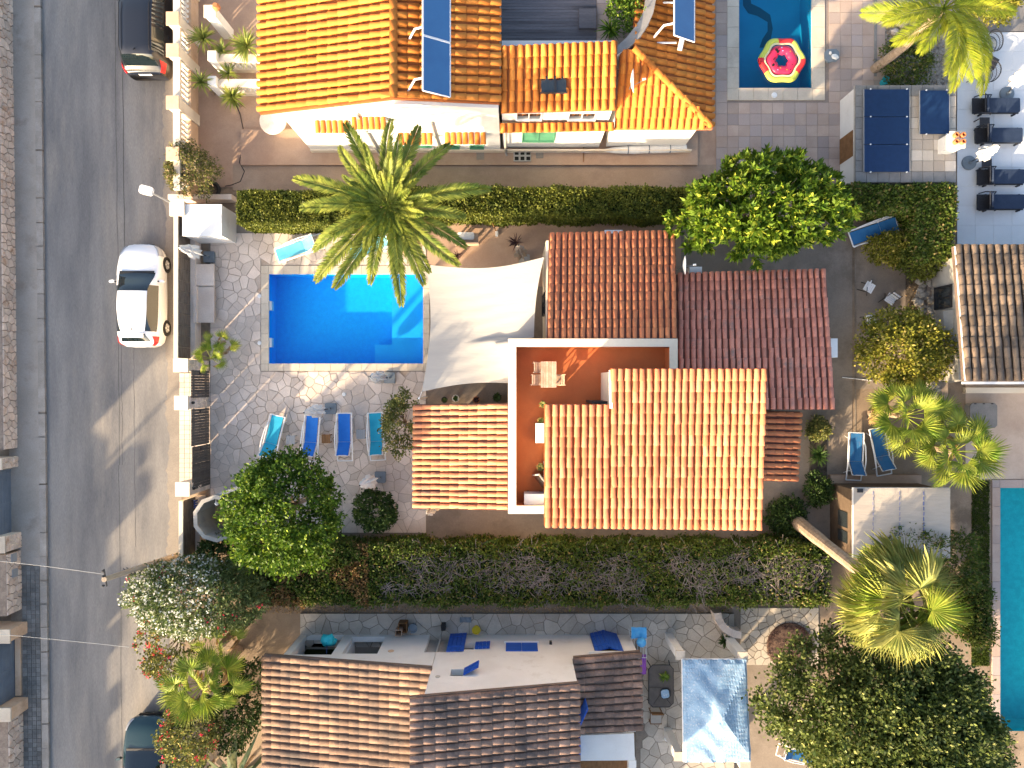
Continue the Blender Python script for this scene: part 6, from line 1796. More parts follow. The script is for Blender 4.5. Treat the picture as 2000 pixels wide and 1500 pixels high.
# ================================================================ street furniture
a, b = Vector(W(352, 1083, 0)), Vector(W(203, 1132, 5.6))
t = thing('utility_pole', 'leaning wooden utility pole rising from the oleander over the road', 'utility pole', (a.x, a.y, 0))
obj('pole', MB().tube([a, a.lerp(b, .5), b], [.13, .115, .09], 10), 'pole_wood', t)
d = (b - a)
obj('cross_arm', MB().tube([a.lerp(b, .985) + Vector((-.05, .35, 0)), a.lerp(b, .985) + Vector((.05, -.25, 0))], .03, 6), 'dark_metal', t)
for k in (.3, .12, -.2): obj('insulator', MB().lathe([(0, 0), (.04, .01), (.03, .05), (.045, .07), (0, .1)], (b.x, b.y + k, b.z), 8), 'dark_metal', t)
obj('bracket', MB().tube([a.lerp(b, .72) + Vector((-.2, .1, 0)), a.lerp(b, .72) + Vector((.15, -.1, 0))], .02, 5).tube([a.lerp(b, .68) + Vector((-.2, .1, 0)), a.lerp(b, .68) + Vector((.15, -.1, 0))], .02, 5), 'dark_metal', t)
def wire(label, p, q, sag, r=.008):
    p, q = Vector(p), Vector(q); n = 14
    o = obj('overhead_wire', MB().tube([p.lerp(q, k / n) - Vector((0, 0, sag * math.sin(math.pi * k / n))) for k in range(n + 1)], r, 4), 'grey_metal')
    tag(o, label, 'wire')
wire('thin overhead wire crossing the road to the utility pole', b + Vector((0, .2, .05)), W(-120, 1085, 5.8), .15)
wire('pale overhead wire crossing the road below the oleander', W(252, 1264, 5.0), W(-80, 1232, 5.6), .05)
c = Vector(W(286, 372, 3.25))
t = thing('street_lamp', 'small white street lamp leaning out over the road by the corner pillar', 'street lamp', (c.x + .1, c.y, 0))
obj('pole', MB().tube([(c.x + .12, c.y - .05, 0), (c.x + .08, c.y - .02, 3.1)], .035, 8), 'grey_metal', t)
lh = obj('lamp_head', MB().mbox(Matrix.Translation(c) @ Matrix.Rotation(rad(-15), 4, 'Z'), .50, .32, .14, .06), 'white_plastic', t)
obj('lamp_lens', MB().mbox(Matrix.Translation(c + Vector((-.05, 0, -.08))), .3, .22, .03), 'lamp_glass', lh)

# ================================================================ things round the pools and yards
# inflatable ring
c = Vector(W(1527, 118, WL + .1)); t = thing('inflatable_ring', 'inflatable ring with pink centre and lime rim floating in the dark pool', 'pool float', (c.x, c.y, WL))
def ringpart(nm, r0, tube, mat, z, a0=0, a1=360, hexy=.06, par=None):
    m = MB(); n = 48; k_ = 8
    full = a1 - a0 >= 360
    N_ = n if full else max(4, int(n * (a1 - a0) / 360)) + 1
    for i in range(N_):
        an = rad(a0 + (a1 - a0) * i / (n if full else N_ - 1)); rr = r0 * (1 + hexy * math.cos(6 * an))
        for j in range(k_):
            b_ = 2 * math.pi * j / k_
            m.v.append((c.x + (rr + tube * math.cos(b_)) * math.cos(an), c.y + (rr + tube * math.cos(b_)) * math.sin(an), z + tube * .75 * math.sin(b_)))
    for i in range(N_ if full else N_ - 1):
        for j in range(k_):
            m.f.append((i * k_ + j, ((i + 1) % N_) * k_ + j, ((i + 1) % N_) * k_ + (j + 1) % k_, i * k_ + (j + 1) % k_)); m.m.append(0)
    return obj(nm, m, mat, par or t, smooth=True)
ringpart('rim', .83, .13, 'ring_lime', WL + .10)
ringpart('cream_band', .70, .05, 'ring_cream', WL + .145)
rc = ringpart('centre', .44, .20, 'ring_pink', WL + .10, hexy=.05)
for a0 in (60, -40, 175): ringpart('red_patch', .83, .137, 'ring_red', WL + .104, a0, a0 + 42)
for k in range(16):
    an, rr = R.uniform(0, 6.28), R.uniform(.30, .58)
    obj('printed_dot', MB().lathe([(0, 0), (.025, 0), (.02, .012), (0, .014)], (c.x + rr * math.cos(an), c.y + rr * math.sin(an), WL + .245 - .9 * (rr - .44) ** 2), 6), R.choice(['yellow', 'black_plastic', 'sky_blue']), rc)
for dx, dy in ((-.28, .38), (-.22, .30), (-.42, -.26)):
    obj('printed_mark', MB().lathe([(.02, 0), (.06, 0), (.06, .02), (.02, .02)], (c.x + dx, c.y + dy, WL + .24), 10), 'black_plastic', rc)
# stool with towels by the dark pool
a = W(1624, 109, .3); t = thing('pool_stool', 'grey-blue stool heaped with white towels beside the dark pool', 'stool', (a[0], a[1], .045))
obj('seat', MB().mbox(Matrix.Translation((a[0], a[1], .32)), .60, .52, .06, .12), 'grey_base', t)
obj('base', MB().lathe([(.2, .045), (.16, .29), (0, .29)], (a[0], a[1], 0), 12), 'grey_base', t)
tw = MB(); tw.rock((a[0] + .1, a[1] - .08, .40), .16, .12, .06); tw.rock((a[0] - .08, a[1] + .08, .38), .06, .07, .08)
tag(obj('folded_towel', tw, 'cloth_white'), 'crumpled white towel on the grey-blue pool stool', 'towel')
# boulders in the gravel bed
for k, (px, py, s) in enumerate(((1737, 15, .22), (1757, 18, .2), (1762, 44, .32), (1748, 62, .18), (1775, 8, .14), (1733, 36, .12), (1770, 66, .16))):
    a = W(px, py, .15); m = MB().rock((a[0], a[1], .14), s, s * .8, s * .7)
    tag(obj('boulder', m, 'stone_pale'), ['white boulder at the edge of the gravel bed by the patio', 'white boulder second from the patio edge in the gravel', 'largest pale boulder in the gravel bed', 'pale boulder just below the largest one', 'small pale boulder closest to the yellow palm', 'smallest pale stone beside the patio kerb', 'pale stone between largest boulder and palm fronds'][k], 'boulder', 'boulders in the gravel bed')
pot('teal glazed pot at the corner of the pool house', 1731, 156, .03, .16, .35, 'teal_bag')
struct('patio_kerb', MB().box(Wx(1706), Wy(150), 0, Wx(1711), 17, .07), 'grey_cap')
# wire tub chairs on the deck
def wire_chair(label, px, py, rz, z0=.05):
    t = thing('wire_chair', label, 'chair', (0, 0, 0), 'black wire tub chairs'); n = 18
    m = MB()
    rings = [(.18, .36), (.27, .40), (.33, .52), (.36, .68)]
    for i, (rr, zz) in enumerate(rings):
        m.tube([(rr * math.cos(2 * math.pi * k / n), rr * .95 * math.sin(2 * math.pi * k / n) * (1.0), zz + (.12 * math.sin(2 * math.pi * k / n) * (i / 3))) for k in range(n + 1)], .012 if i < 3 else .02, 5)
    obj('hoop', m, 'dark_metal', t, local=True)
    m = MB()
    for k in range(n * 2):
        an = math.pi * k / n
        m.tube([(rr * math.cos(an), rr * .95 * math.sin(an), zz + .12 * math.sin(an) * (i / 3)) for i, (rr, zz) in enumerate(rings)], .006, 3)
    tag(obj('wire', m, 'dark_metal', t, local=True))
    obj('cushion', MB().lathe([(0, .36), (.2, .37), (.24, .40), (.2, .43), (0, .44)], (0, 0, 0), 16), 'grey_base', t, local=True)
    for sx in (-1, 1):
        for sy in (-1, 1): obj('leg', MB().tube([(sx * .14, sy * .14, .37), (sx * .30, sy * .30, 0)], .014, 5), 'dark_metal', t, local=True)
    a = W(px, py, .5); place(t, (a[0], a[1], z0), rz, 1.15)
wire_chair('black wire tub chair higher up, next to the asphalt', 1934, 86, rad(70))
wire_chair('black wire tub chair just above the topmost black lounger', 1923, 146, rad(-30))
# grey chest by the sunny patio
a = rectw(1895, 787, 1948, 836, .45); t = thing('storage_chest', 'grey rounded storage chest on the pink patio', 'chest', ((a[0] + a[2]) / 2, (a[1] + a[3]) / 2, .03))
cxx, cyy = (a[0] + a[2]) / 2, (a[1] + a[3]) / 2
obj('chest_body', MB().mbox(Matrix.Translation((cxx, cyy, .2)), a[2] - a[0] - .06, a[3] - a[1] - .06, .36, .1), 'grey_metal', t)
obj('lid', MB().mbox(Matrix.Translation((cxx, cyy, .415)), a[2] - a[0], a[3] - a[1], .06, .11), 'grey_cap', t)
for k in (-.35, 0, .35): obj('hinge', MB().box(cxx + k - .04, a[3] - .05, .446, cxx + k + .04, a[3] - .01, .465), 'black_plastic', t)
tag(obj('white_rod', MB().tube([W(1645, 737, .06), W(1702, 743, .06)], .02, 6), 'white_metal'), 'thin white rod lying on the concrete below the shrub', 'rod')
# rubble wall
t = thing('rubble_wall', 'dry rubble stone wall along the shaded slab beside the grey roof', 'wall', (Wx(1812), Wy(650), 0))
for k in range(190):
    px, py = R.uniform(1792, 1836), 532 + 250 * (k + R.random()) / 190
    z = R.uniform(.12, .62) if k % 3 else R.uniform(.5, .75)
    a = W(px, py, z); s = R.uniform(.10, .22)
    obj('stone', MB().rock((a[0], a[1], z), s, s * R.uniform(.6, 1), s * R.uniform(.45, .8)), 'rubble', t)
obj('wall_core', MB().box(Wx(1796), Wy(780), 0, Wx(1836), Wy(532), .55), 'mortar', t)
# trunks lying along the edge
struct('earth_bank', MB().hexa([P3(1836, 540, .5), P3(1858, 540, .3), P3(1868, 860, .3), P3(1846, 860, .5)], .5), 'earth')

# ================================================================ south terrace things
def pillar2(label, px, py, s, z, mat='white_wall'):
    a = W(px, py, z); t = thing('stone_pillar', label, 'pillar', (a[0], a[1], .1))
    obj('shaft', MB().box(a[0] - s / 2, a[1] - s / 2, .1, a[0] + s / 2, a[1] + s / 2, z - .07), mat, t)
    obj('cap', MB().box(a[0] - s / 2 - .03, a[1] - s / 2 - .03, z - .068, a[0] + s / 2 + .03, a[1] + s / 2 + .03, z), 'stone_grey', t)
pillar2('white pillar at the upper left corner of the blue tarpaulin', 1329, 1280, .30, 2.25)
pillar2('white pillar at the upper right corner of the blue tarpaulin', 1451, 1284, .34, 2.25)
pillar2('pale pillar at the lower left corner of the blue tarpaulin', 1326, 1478, .30, 2.2)
pillar2('pale pillar at the lower right corner of the blue tarpaulin', 1456, 1496, .34, 2.2)
m = MB(); zc, zp = 2.34, 2.86; nu = nv = 26
cn4 = [W(1333, 1289, zc), W(1458, 1289, zc), W(1467, 1489, zc), W(1336, 1490, zc)]
for k, dz in ((0, 0), (1, -.015)):
    for j in range(nv + 1):
        for i in range(nu + 1):
            u, v = i / nu, j / nv
            p = (Vector(cn4[0]).lerp(Vector(cn4[1]), u)).lerp(Vector(cn4[3]).lerp(Vector(cn4[2]), u), v)
            d_ = max(abs(u - .55) / .55, abs(v - .52) / .52)
            hgt = (1 - min(1, d_)) ** 1.0 * (zp - zc) - .09 * math.sin(math.pi * min(1, d_)) + .035 * math.sin(u * 19 + v * 9 + 2 * math.sin(v * 7)) * d_ + .025 * math.sin(v * 27 + 3 * math.sin(u * 8))
            edge = .05 * math.sin(i * 1.3) * (1 if j in (0, nv) else 0) - (.06 if i in (0, nu) or j in (0, nv) else 0)
            m.v.append((p.x, p.y, p.z + hgt + dz + edge))
q_ = (nu + 1) * (nv + 1)
for j in range(nv):
    for i in range(nu):
        a = j * (nu + 1) + i
        m.f.append((a, a + nu + 1, a + nu + 2, a + 1)); m.m.append(0); m.f.append((q_ + a + 1, q_ + a + nu + 2, q_ + a + nu + 1, q_ + a)); m.m.append(0)
t = thing('tarpaulin_canopy', 'crumpled pale blue tarpaulin canopy over the south terrace', 'canopy', (*W(1400, 1390)[:2], .1))
obj('tarpaulin', m, 'tarp', t)
fr_ = MB()
for i in range(4): fr_.tube([Vector(cn4[i]) - Vector((0, 0, .10)), Vector(cn4[(i + 1) % 4]) - Vector((0, 0, .10))], .025, 5)
obj('frame', fr_, 'white_metal', t)
ap = Vector(W(1404, 1393, zp)); 
for i in range(4): obj('rafter', MB().tube([Vector(cn4[i]) - Vector((0, 0, .22)), ap - Vector((0, 0, .30))], .02, 5), 'white_metal', t)
# garden table with bowl and plant
a = rectw(1267, 1299, 1315, 1381, .74); cxx, cyy = (a[0] + a[2]) / 2, (a[1] + a[3]) / 2
t = thing('garden_table', 'grey garden table with dark rounded frame beside the brown roof', 'table', (cxx, cyy, .12))
obj('table_top', MB().mbox(Matrix.Translation((cxx, cyy, .73)), a[2] - a[0], a[3] - a[1], .025, .16), 'gate_grey', t)
rim = [(-1, -1), (1, -1), (1, 1), (-1, 1)]
hx, hy, ch = (a[2] - a[0]) / 2, (a[3] - a[1]) / 2, .16
pts = [(-hx + ch, -hy), (hx - ch, -hy), (hx, -hy + ch), (hx, hy - ch), (hx - ch, hy), (-hx + ch, hy), (-hx, hy - ch), (-hx, -hy + ch), (-hx + ch, -hy)]
obj('rim', MB().tube([(cxx + x, cyy + y, .735) for x, y in pts], .022, 5), 'dark_metal', t)
obj('brace', MB().tube([(cxx - hx, cyy - .05, .748), (cxx, cyy - .05, .748)], .01, 4).tube([(cxx - .02, cyy - .3, .748), (cxx - .3, cyy - .75, .748)], .01, 4).tube([(cxx + .05, cyy - .3, .748), (cxx + .4, cyy - .75, .748)], .01, 4), 'dark_metal', t)
for sx in (-1, 1):
    for sy in (-1, 1): obj('leg', MB().tube([(cxx + sx * (hx - .12), cyy + sy * (hy - .12), .72), (cxx + sx * (hx - .05), cyy + sy * (hy - .05), .12)], .02, 5), 'dark_metal', t)
a = W(1300, 1355, .8); tr = thing('serving_tray', 'dark tray with pale green bag on the garden table', 'tray', (a[0], a[1], .75))
obj('tray', MB().mbox(Matrix.Translation((a[0], a[1], .765)), .44, .42, .03, .1), 'dark_metal', tr)
obj('bag', MB().mbox(Matrix.Translation((a[0] - .02, a[1], .80)) @ Matrix.Rotation(.15, 4, 'Z'), .32, .34, .05, .06), 'tarp', tr)
a = W(1298, 1323, .8); tp = thing('leafy_sprig', 'bright green leafy sprig lying on the garden table', 'plant', (a[0], a[1], .75))
V, Q = rosette(np.array([a[0], a[1], .77]), 46, .26, .02, .4); objnp('leaves', V, Q, 'lf_mango', tp)
obj('stem', MB().tube([(a[0] - .2, a[1] - .02, .76), (a[0] + .2, a[1] + .03, .77)], .01, 4), 'lf_mango', tp)
a = W(1281, 1401, .45); t = thing('garden_chair', 'pale cushioned garden chair below the garden table', 'chair', (a[0], a[1], .12))
obj('seat', MB().mbox(Matrix.Translation((a[0], a[1], .50)), .44, .44, .05, .03), 'render_grey', t)
obj('frame', MB().box(a[0] - .24, a[1] - .25, .45, a[0] - .21, a[1] + .3, .48).box(a[0] + .21, a[1] - .25, .45, a[0] + .24, a[1] + .3, .48).box(a[0] - .24, a[1] - .28, .45, a[0] + .24, a[1] - .25, .48), 'brown_wood', t)
for sx in (-1, 1):
    for sy in (-1, 1): obj('leg', MB().box(a[0] + sx * .225 - .015, a[1] + sy * .24 - .015, .12, a[0] + sx * .225 + .015, a[1] + sy * .24 + .015, .449), 'brown_wood', t)
obj('backrest', MB().mbox(Matrix.Translation((a[0], a[1] + .29, .75)) @ Matrix.Rotation(rad(-10), 4, 'X'), .48, .04, .35), 'brown_wood', t)
a = W(1304, 1440, .3); t = thing('watering_can', 'white watering can on the paving near the lower pillar', 'watering can', (a[0], a[1], .12))
obj('can', MB().lathe([(.10, 0), (.11, .22), (.08, .24), (0, .24)], (a[0] - .03, a[1] - .05, .12), 14), 'white_plastic', t)
obj('spout', MB().tube([(a[0] + .05, a[1], .2), (a[0] + .1, a[1] + .22, .42)], .03, 6), 'white_plastic', t)
obj('handle', MB().tube([(a[0] - .12, a[1] - .08, .16), (a[0] - .2, a[1] - .12, .3), (a[0] - .08, a[1] - .08, .38)], .012, 5), 'white_plastic', t)
# clothes airer with towels
a = W(1247, 1258, .8); t = thing('clothes_airer', 'white clothes airer at the corner of the weathered house', 'clothes rack', (a[0], a[1], .12))
fr_ = MB()
for dx in (-.30, -.18, -.06, .06, .18, .30): fr_.tube([(a[0] + dx, a[1] - .5, .95), (a[0] + dx, a[1] + .45, .95)], .008, 4)
for dy in (-.5, .45): fr_.tube([(a[0] - .32, a[1] + dy, .95), (a[0] + .32, a[1] + dy, .95)], .014, 5)
obj('rack', fr_, 'white_metal', t)
for sx in (-1, 1): obj('leg', MB().tube([(a[0] + sx * .3, a[1] - .4, .12), (a[0] + sx * .3, a[1] + .35, .94)], .013, 5), 'white_metal', t); obj('leg', MB().tube([(a[0] + sx * .28, a[1] + .4, .12), (a[0] + sx * .28, a[1] - .35, .94)], .013, 5), 'white_metal', t)
def towel(label, px0, py0, px1, py1, z, mat, cat='towel', drop=.3):
    r = rectw(px0, py0, px1, py1, z); m = MB(); n = 10
    for i in range(n + 1):
        for j in range(n + 1):
            u, v = i / n, j / n
            m.v.append((r[0] + (r[2] - r[0]) * u, r[1] + (r[3] - r[1]) * v, z + .02 * math.sin(u * 14 + v * 3) - drop * (max(0, abs(v - .5) - .35) ** 1.0)))
    for i in range(n):
        for j in range(n): k = i * (n + 1) + j; m.f.append((k, k + n + 1, k + n + 2, k + 1)); m.m.append(0)
    q = len(m.v); m.v += [(x, y, zz - .015) for x, y, zz in m.v]
    for f in list(m.f): m.f.append(tuple(i + q for i in reversed(f))); m.m.append(0)
    tag(obj('drying_towel', m, mat, smooth=True), label, cat)
towel('bright blue towel on the clothes airer', 1233, 1226, 1263, 1248, 1.0, 'sky_blue')
towel('purple towel hanging between clothes airer and garden table', 1250, 1279, 1262, 1318, .9, 'purple')
a = W(1252, 1253, 1.1); tag(obj('beach_ball', MB().lathe([(.03, 0), (.14, .06), (.20, .18), (.17, .30), (.08, .37), (0, .38)], (a[0], a[1], .99), 14), 'sky_blue', smooth=True), 'blue balloon-like beach ball on the clothes airer', 'ball')
# bits along the white facade
def crate(label, px, py, w, d, hgt, mat, z0=.12):
    a = W(px, py, z0 + hgt); t = thing('crate', label, 'crate', (a[0], a[1], z0)); g = .02
    for sx in (-1, 1):
        for k in range(3): obj('slat', MB().box(a[0] + sx * w / 2 - .01, a[1] - d / 2, z0 + k * hgt / 3 + .01, a[0] + sx * w / 2 + .01, a[1] + d / 2, z0 + (k + 1) * hgt / 3 - .01), mat, t)
        for k in range(3): obj('slat', MB().box(a[0] - w / 2 + .011, a[1] + sx * d / 2 - .01, z0 + k * hgt / 3 + .01, a[0] + w / 2 - .011, a[1] + sx * d / 2 + .01, z0 + (k + 1) * hgt / 3 - .01), mat, t)
    obj('bottom', MB().box(a[0] - w / 2 + .012, a[1] - d / 2 + .012, z0, a[0] + w / 2 - .012, a[1] + d / 2 - .012, z0 + .04), mat, t)
crate('brown wooden crate against the white facade', 786, 1227, .34, .40, .45, 'brown_wood')
crate('pale crate in front of the brown crate at the facade', 778, 1237, .26, .24, .5, 'table_wood')
pot('blue-grey bucket beside the brown crate', 806, 1228, .12, .18, .34, 'grey_base', nm='bucket', cat='bucket')
a = W(866, 1224, .3); tag(obj('black_box', MB().mbox(Matrix.Translation((a[0], a[1], .28)) @ Matrix.Rotation(.1, 4, 'Z'), .18, .26, .32, .02), 'black_plastic'), 'small black box standing on the south paving', 'box')
towel('crumpled dark blue cloth dropped on the south paving', 898, 1206, 920, 1216, .18, 'grey_base', 'cloth', .05)
pot('yellow bucket by the blue door shutter', 930, 1231, .12, .17, .3, 'yellow', nm='bucket', cat='bucket')
a = W(641, 1250, 1.3); tb_ = thing('teal_float', 'glossy teal inflatable hung in the porch opening', 'pool float', (a[0], a[1], .9))
m = MB().rock((a[0], a[1], 1.35), .30, .26, .24, n=12).rock((a[0] + .1, a[1] - .12, 1.12), .22, .2, .2, n=12)
obj('float_body', m, 'teal_bag', tb_, smooth=True)
obj('valve', MB().tube([(a[0], a[1], 1.55), (a[0], a[1], 1.64)], .03, 6), 'teal_bag', tb_)
obj('cord', MB().tube([(a[0], a[1] - .1, 1.5), (a[0] + .1, YS - .1, 1.94)], .008, 4), 'cord_blue', tb_)
t = thing('porch_sofa', 'dark green sofa inside the porch opening', 'sofa', (Wx(606), YS - .9, .1))
x0_ = Wx(606)
obj('seat', MB().box(x0_ - .1, YS - 1.4, .12, x0_ + 1.1, YS - .6, .5), 'core_green', t); obj('backrest', MB().box(x0_ - .1, YS - 1.62, .12, x0_ + 1.1, YS - 1.405, .9), 'core_green', t)
# curved low wall at the terrace end
c = W(1432, 1200, .6)
t = thing('curved_wall', 'curved pale garden wall at the upper end of the south terrace', 'wall', (c[0] - .3, c[1] - .4, 0))
for k in range(6):
    a0, a1 = rad(185 + k * 14), rad(185 + (k + 1) * 14)
    p = [(c[0] + .35 + r * math.cos(a), c[1] + .15 + r * math.sin(a)) for r, a in ((.85, a0), (1.15, a0), (1.15, a1), (.85, a1))]
    obj('wall_block', MB().prism(p, 0, .62), 'stone_pale', t)
# ================================================================ vegetation
def unit(a): return a / (np.linalg.norm(a, axis=-1, keepdims=True) + 1e-9)
def leafquads(P, D, L_, w, curl=.12):
    n = len(P); D = unit(D)
    S = unit(np.cross(D, NR.normal(size=(n, 3)) + np.array([0, 0, 1.2])))
    Nn = unit(np.cross(S, D))
    L_ = np.broadcast_to(np.asarray(L_, float), (n,))[:, None] * NR.uniform(.7, 1.2, (n, 1)); w = np.broadcast_to(np.asarray(w, float), (n,))[:, None] * NR.uniform(.8, 1.2, (n, 1))
    V = np.stack([P, P + D * L_ * .45 + S * w + Nn * L_ * .06, P + D * L_ - Nn * L_ * curl, P + D * L_ * .45 - S * w + Nn * L_ * .06], 1).reshape(-1, 3)
    return V, np.arange(4 * n).reshape(-1, 4)
def merge(parts):
    VV, QQ, k = [], [], 0
    for V, Q in parts: VV.append(V); QQ.append(Q + k); k += len(V)
    return np.concatenate(VV), np.concatenate(QQ)
def blob_dirs(n, zmin=-.35):
    d = unit(NR.normal(size=(int(n * 2.2) + 20, 3))); d = d[d[:, 2] > zmin][:n]
    return d
def lobes(d, seed, amp):
    rs = np.random.RandomState(seed); f = np.ones(len(d))
    for k in range(9):
        ax = unit(rs.normal(size=3)); f += amp * np.maximum(0, d @ ax - .55) * 2.2 * rs.choice([-1, 1, 1])
    return f
def crown_mesh(c, r3, nclump, nleaf, L_, w, seed=1, amp=.25, up=.4, cl=.3, inner=.35, zmin=-.35, ret=False, gap=0.0):
    d = blob_dirs(nclump, zmin); n = len(d)
    f = np.clip(lobes(d, seed, amp), .74, 1.16) * NR.uniform(.80, 1.08, n)
    k = NR.rand(n) < inner; f[k] *= NR.uniform(.45, .9, k.sum())
    C = np.asarray(c) + d * np.asarray(r3) * f[:, None]
    if gap > 0:          # leave holes in the crown
        rs = np.random.RandomState(seed + 9); h_ = unit(rs.normal(size=(10, 3)) + np.array([0, 0, .6]))
        keep_ = (d @ h_.T).max(1) < 1 - gap * rs.uniform(.5, 1)
        C, d = C[keep_], d[keep_]; n = len(d)
    P = np.repeat(C, nleaf, 0); O = np.repeat(d, nleaf, 0); m = len(P)
    D = unit(O * .55 + NR.normal(size=(m, 3)) * .62 + np.array([0, 0, up]))
    P = P + NR.normal(size=(m, 3)) * L_ * cl
    V, Q = leafquads(P, D, L_, w)
    return (V, Q, C) if ret else (V, Q)
def limb(m, a, b, r0, r1, n=5, wob=.12):
    a, b = Vector(a), Vector(b); L_ = (b - a).length
    m.tube([a.lerp(b, k / n) + Vector((R.uniform(-1, 1), R.uniform(-1, 1), R.uniform(-.4, .4))) * wob * L_ * .2 * (0 < k < n) for k in range(n + 1)], [r0 + (r1 - r0) * k / n for k in range(n + 1)], 6)
def broad_tree(name, label, cat, px, py, zc, r3, nclump, nleaf, L_, w, mat, seed=1, amp=.25, up=.4, trunk=.12, inner=.35, gap=0.0, flowers=None, zmin=-.35, twigs=12, z0=0.0, group=None, cl=.3, barkm='bark', shrub=False):
    c = W(px, py, zc); t = thing(name, label, cat, (c[0], c[1], z0), group)
    V, Q, C = crown_mesh(c, r3, nclump, nleaf, L_, w, seed, amp, up, cl, inner, zmin, True, gap)
    objnp('crown' if not shrub else 'foliage', V, Q, mat, t)
    m = MB(); fork = (c[0], c[1], z0 + (zc - z0) * (.55 if not shrub else .15))
    limb(m, (c[0], c[1], z0), fork, trunk, trunk * .8, wob=.05)
    for k in range(twigs):
        q = C[NR.randint(len(C))]; limb(m, fork, q * .9 + np.array(c) * .1, trunk * .45, trunk * .08)
    obj('trunk' if not shrub else 'branches', m, barkm, t)
    if flowers:
        for fm, frac, fl, fw, sel in flowers:
            if sel is not None: ks = [i for i in range(len(C)) if sel(C[i])]
            else: ks = list(range(len(C)))
            if not ks: continue
            ks = np.array(ks)[NR.rand(len(ks)) < frac]
            d = unit(C[ks] - np.array(c)); P = np.repeat(C[ks] + d * L_ * .5 + np.array([0, 0, L_ * .45]), 6, 0) + NR.normal(size=(len(ks) * 6, 3)) * fl * .7
            V, Q = leafquads(P, NR.normal(size=(len(P), 3)) + np.array([0, 0, .8]), fl, fw); objnp('flowers', V, Q, fm, t)['kind'] = 'stuff'
    return t

# ---- palms
def pinnate_mesh(name, L_, lf, n, bend, lift, mat, vee=.5, wid=.02, dead=0.0):
    """feather frond lying along +x"""
    t = np.linspace(.10, 1.0, n)
    def pos(t): return np.stack([L_ * t * (1 - .10 * t * t), 0 * t, L_ * (lift * t - bend * t * t)], -1)
    c = pos(t); tan = unit(pos(t + .01) - pos(t - .01))
    parts = []
    for s in (-1, 1):
        le = lf * np.clip(np.sin(np.pi * (.14 + .80 * t)), .15, 1) ** .8 * NR.uniform(.9, 1.1, n)
        side = np.array([0, s, 0.])
        nrm = unit(np.cross(tan, np.tile(side, (n, 1)))) * s
        D = unit(tan * .90 + side * .74 + nrm * vee * NR.uniform(.5, 1.2, (n, 1)) + NR.normal(size=(n, 3)) * .06)
        tip = c + D * le[:, None] + np.array([0, 0, -1.]) * (le * .22)[:, None]
        mid = c + D * le[:, None] * .45
        wv = unit(np.cross(D, nrm)) * wid
        V = np.stack([c - wv * .5, mid - wv, tip, mid + wv], 1).reshape(-1, 3)
        parts.append((V, np.arange(4 * n).reshape(-1, 4)))
    V, Q = merge(parts)
    tt = np.linspace(0, 1, 9); r = .035 * (1 - .85 * tt) * (L_ / 3) ** .5; p = pos(tt)
    RV = np.concatenate([np.stack([p + np.array([0, 1, 0]) * r[:, None], p + np.array([0, 0, 1]) * r[:, None] * .8, p - np.array([0, 1, 0]) * r[:, None]], 1).reshape(-1, 3)])
    RQ = np.array([[3 * i + a, 3 * i + a + 1, 3 * i + a + 4, 3 * i + a + 3] for i in range(8) for a in (0, 1)])
    V2, Q2 = merge([(V, Q), (RV, RQ)])
    me = bpy.data.meshes.new(name)
    me.from_pydata(V2.tolist(), [], Q2.tolist()); me.materials.append(MT(mat)); me.update()
    return me
def fan_mesh(name, lp, rf, nseg, spread, droop, mat, split=.55, ragged=.08, matrib=None):
    V, Q = [], []
    hub = np.array([lp, 0, lp * .12])
    for k in range(nseg):
        a0 = rad(-spread + 2 * spread * k / nseg); a1 = rad(-spread + 2 * spread * (k + 1) / nseg); am = (a0 + a1) / 2
        rr = rf * (1 - .28 * (abs(am) / rad(spread)) ** 2) * (1 + NR.uniform(-ragged, ragged))
        def p(a, r, dz): return hub + np.array([r * math.cos(a), r * math.sin(a), dz + .16 * r * abs(math.sin(a)) - droop * r * r])
        o = len(V); b = (.045 if k % 2 else -.02) * rf
        V += [hub, p(a0, rr * split, b), p(am, rr * .8, b * .3 - .02), p(am + NR.uniform(-.03, .03), rr, -droop * .25 * rr - .02), p(a1, rr * split, -b * .4)]
        Q += [(o, o + 1, o + 2, o + 4), (o + 1, o + 3, o + 2), (o + 2, o + 3, o + 4)]
    o = len(V); r = .022
    V += [np.array(q) for q in ((0, r, 0), (0, 0, r), (0, -r, 0), (lp, r * .5, lp * .12), (lp, 0, lp * .12 + r * .6), (lp, -r * .5, lp * .12))]
    Q += [(o, o + 1, o + 4, o + 3), (o + 1, o + 2, o + 5, o + 4)]
    me = bpy.data.meshes.new(name); me.from_pydata([tuple(v) for v in V], [], Q); me.materials.append(MT(mat)); me.update()
    return me
def put_frond(t, me, loc, az, el, roll=0.0, sc=1.0, name='frond'):
    o = bpy.data.objects.new(name, me); link(o, t)
    M_ = Matrix.Translation(Vector(loc) - Vector(OFF[t.name])) @ Matrix.Rotation(az, 4, 'Z') @ Matrix.Rotation(-el, 4, 'Y') @ Matrix.Rotation(roll, 4, 'X') @ Matrix.Scale(sc, 4)
    o.matrix_basis = M_
    return o
def trunk_obj(t, pts, rs, mat='palm_trunk', n=12, rings=True):
    pts = [Vector(p) for p in pts]; P, Q = [], []
    k = 5 * (len(pts) - 1)
    pp, rr = [], []
    for i in range(k + 1):
        u = i / k * (len(pts) - 1); a = min(int(u), len(pts) - 2); f = u - a
        pp.append(pts[a].lerp(pts[a + 1], f)); rr.append((rs[a] + (rs[a + 1] - rs[a]) * f) * (1 + (.05 if i % 2 else -.03) * rings))
    obj('trunk', MB().tube(pp, rr, n), mat, t, smooth=False)

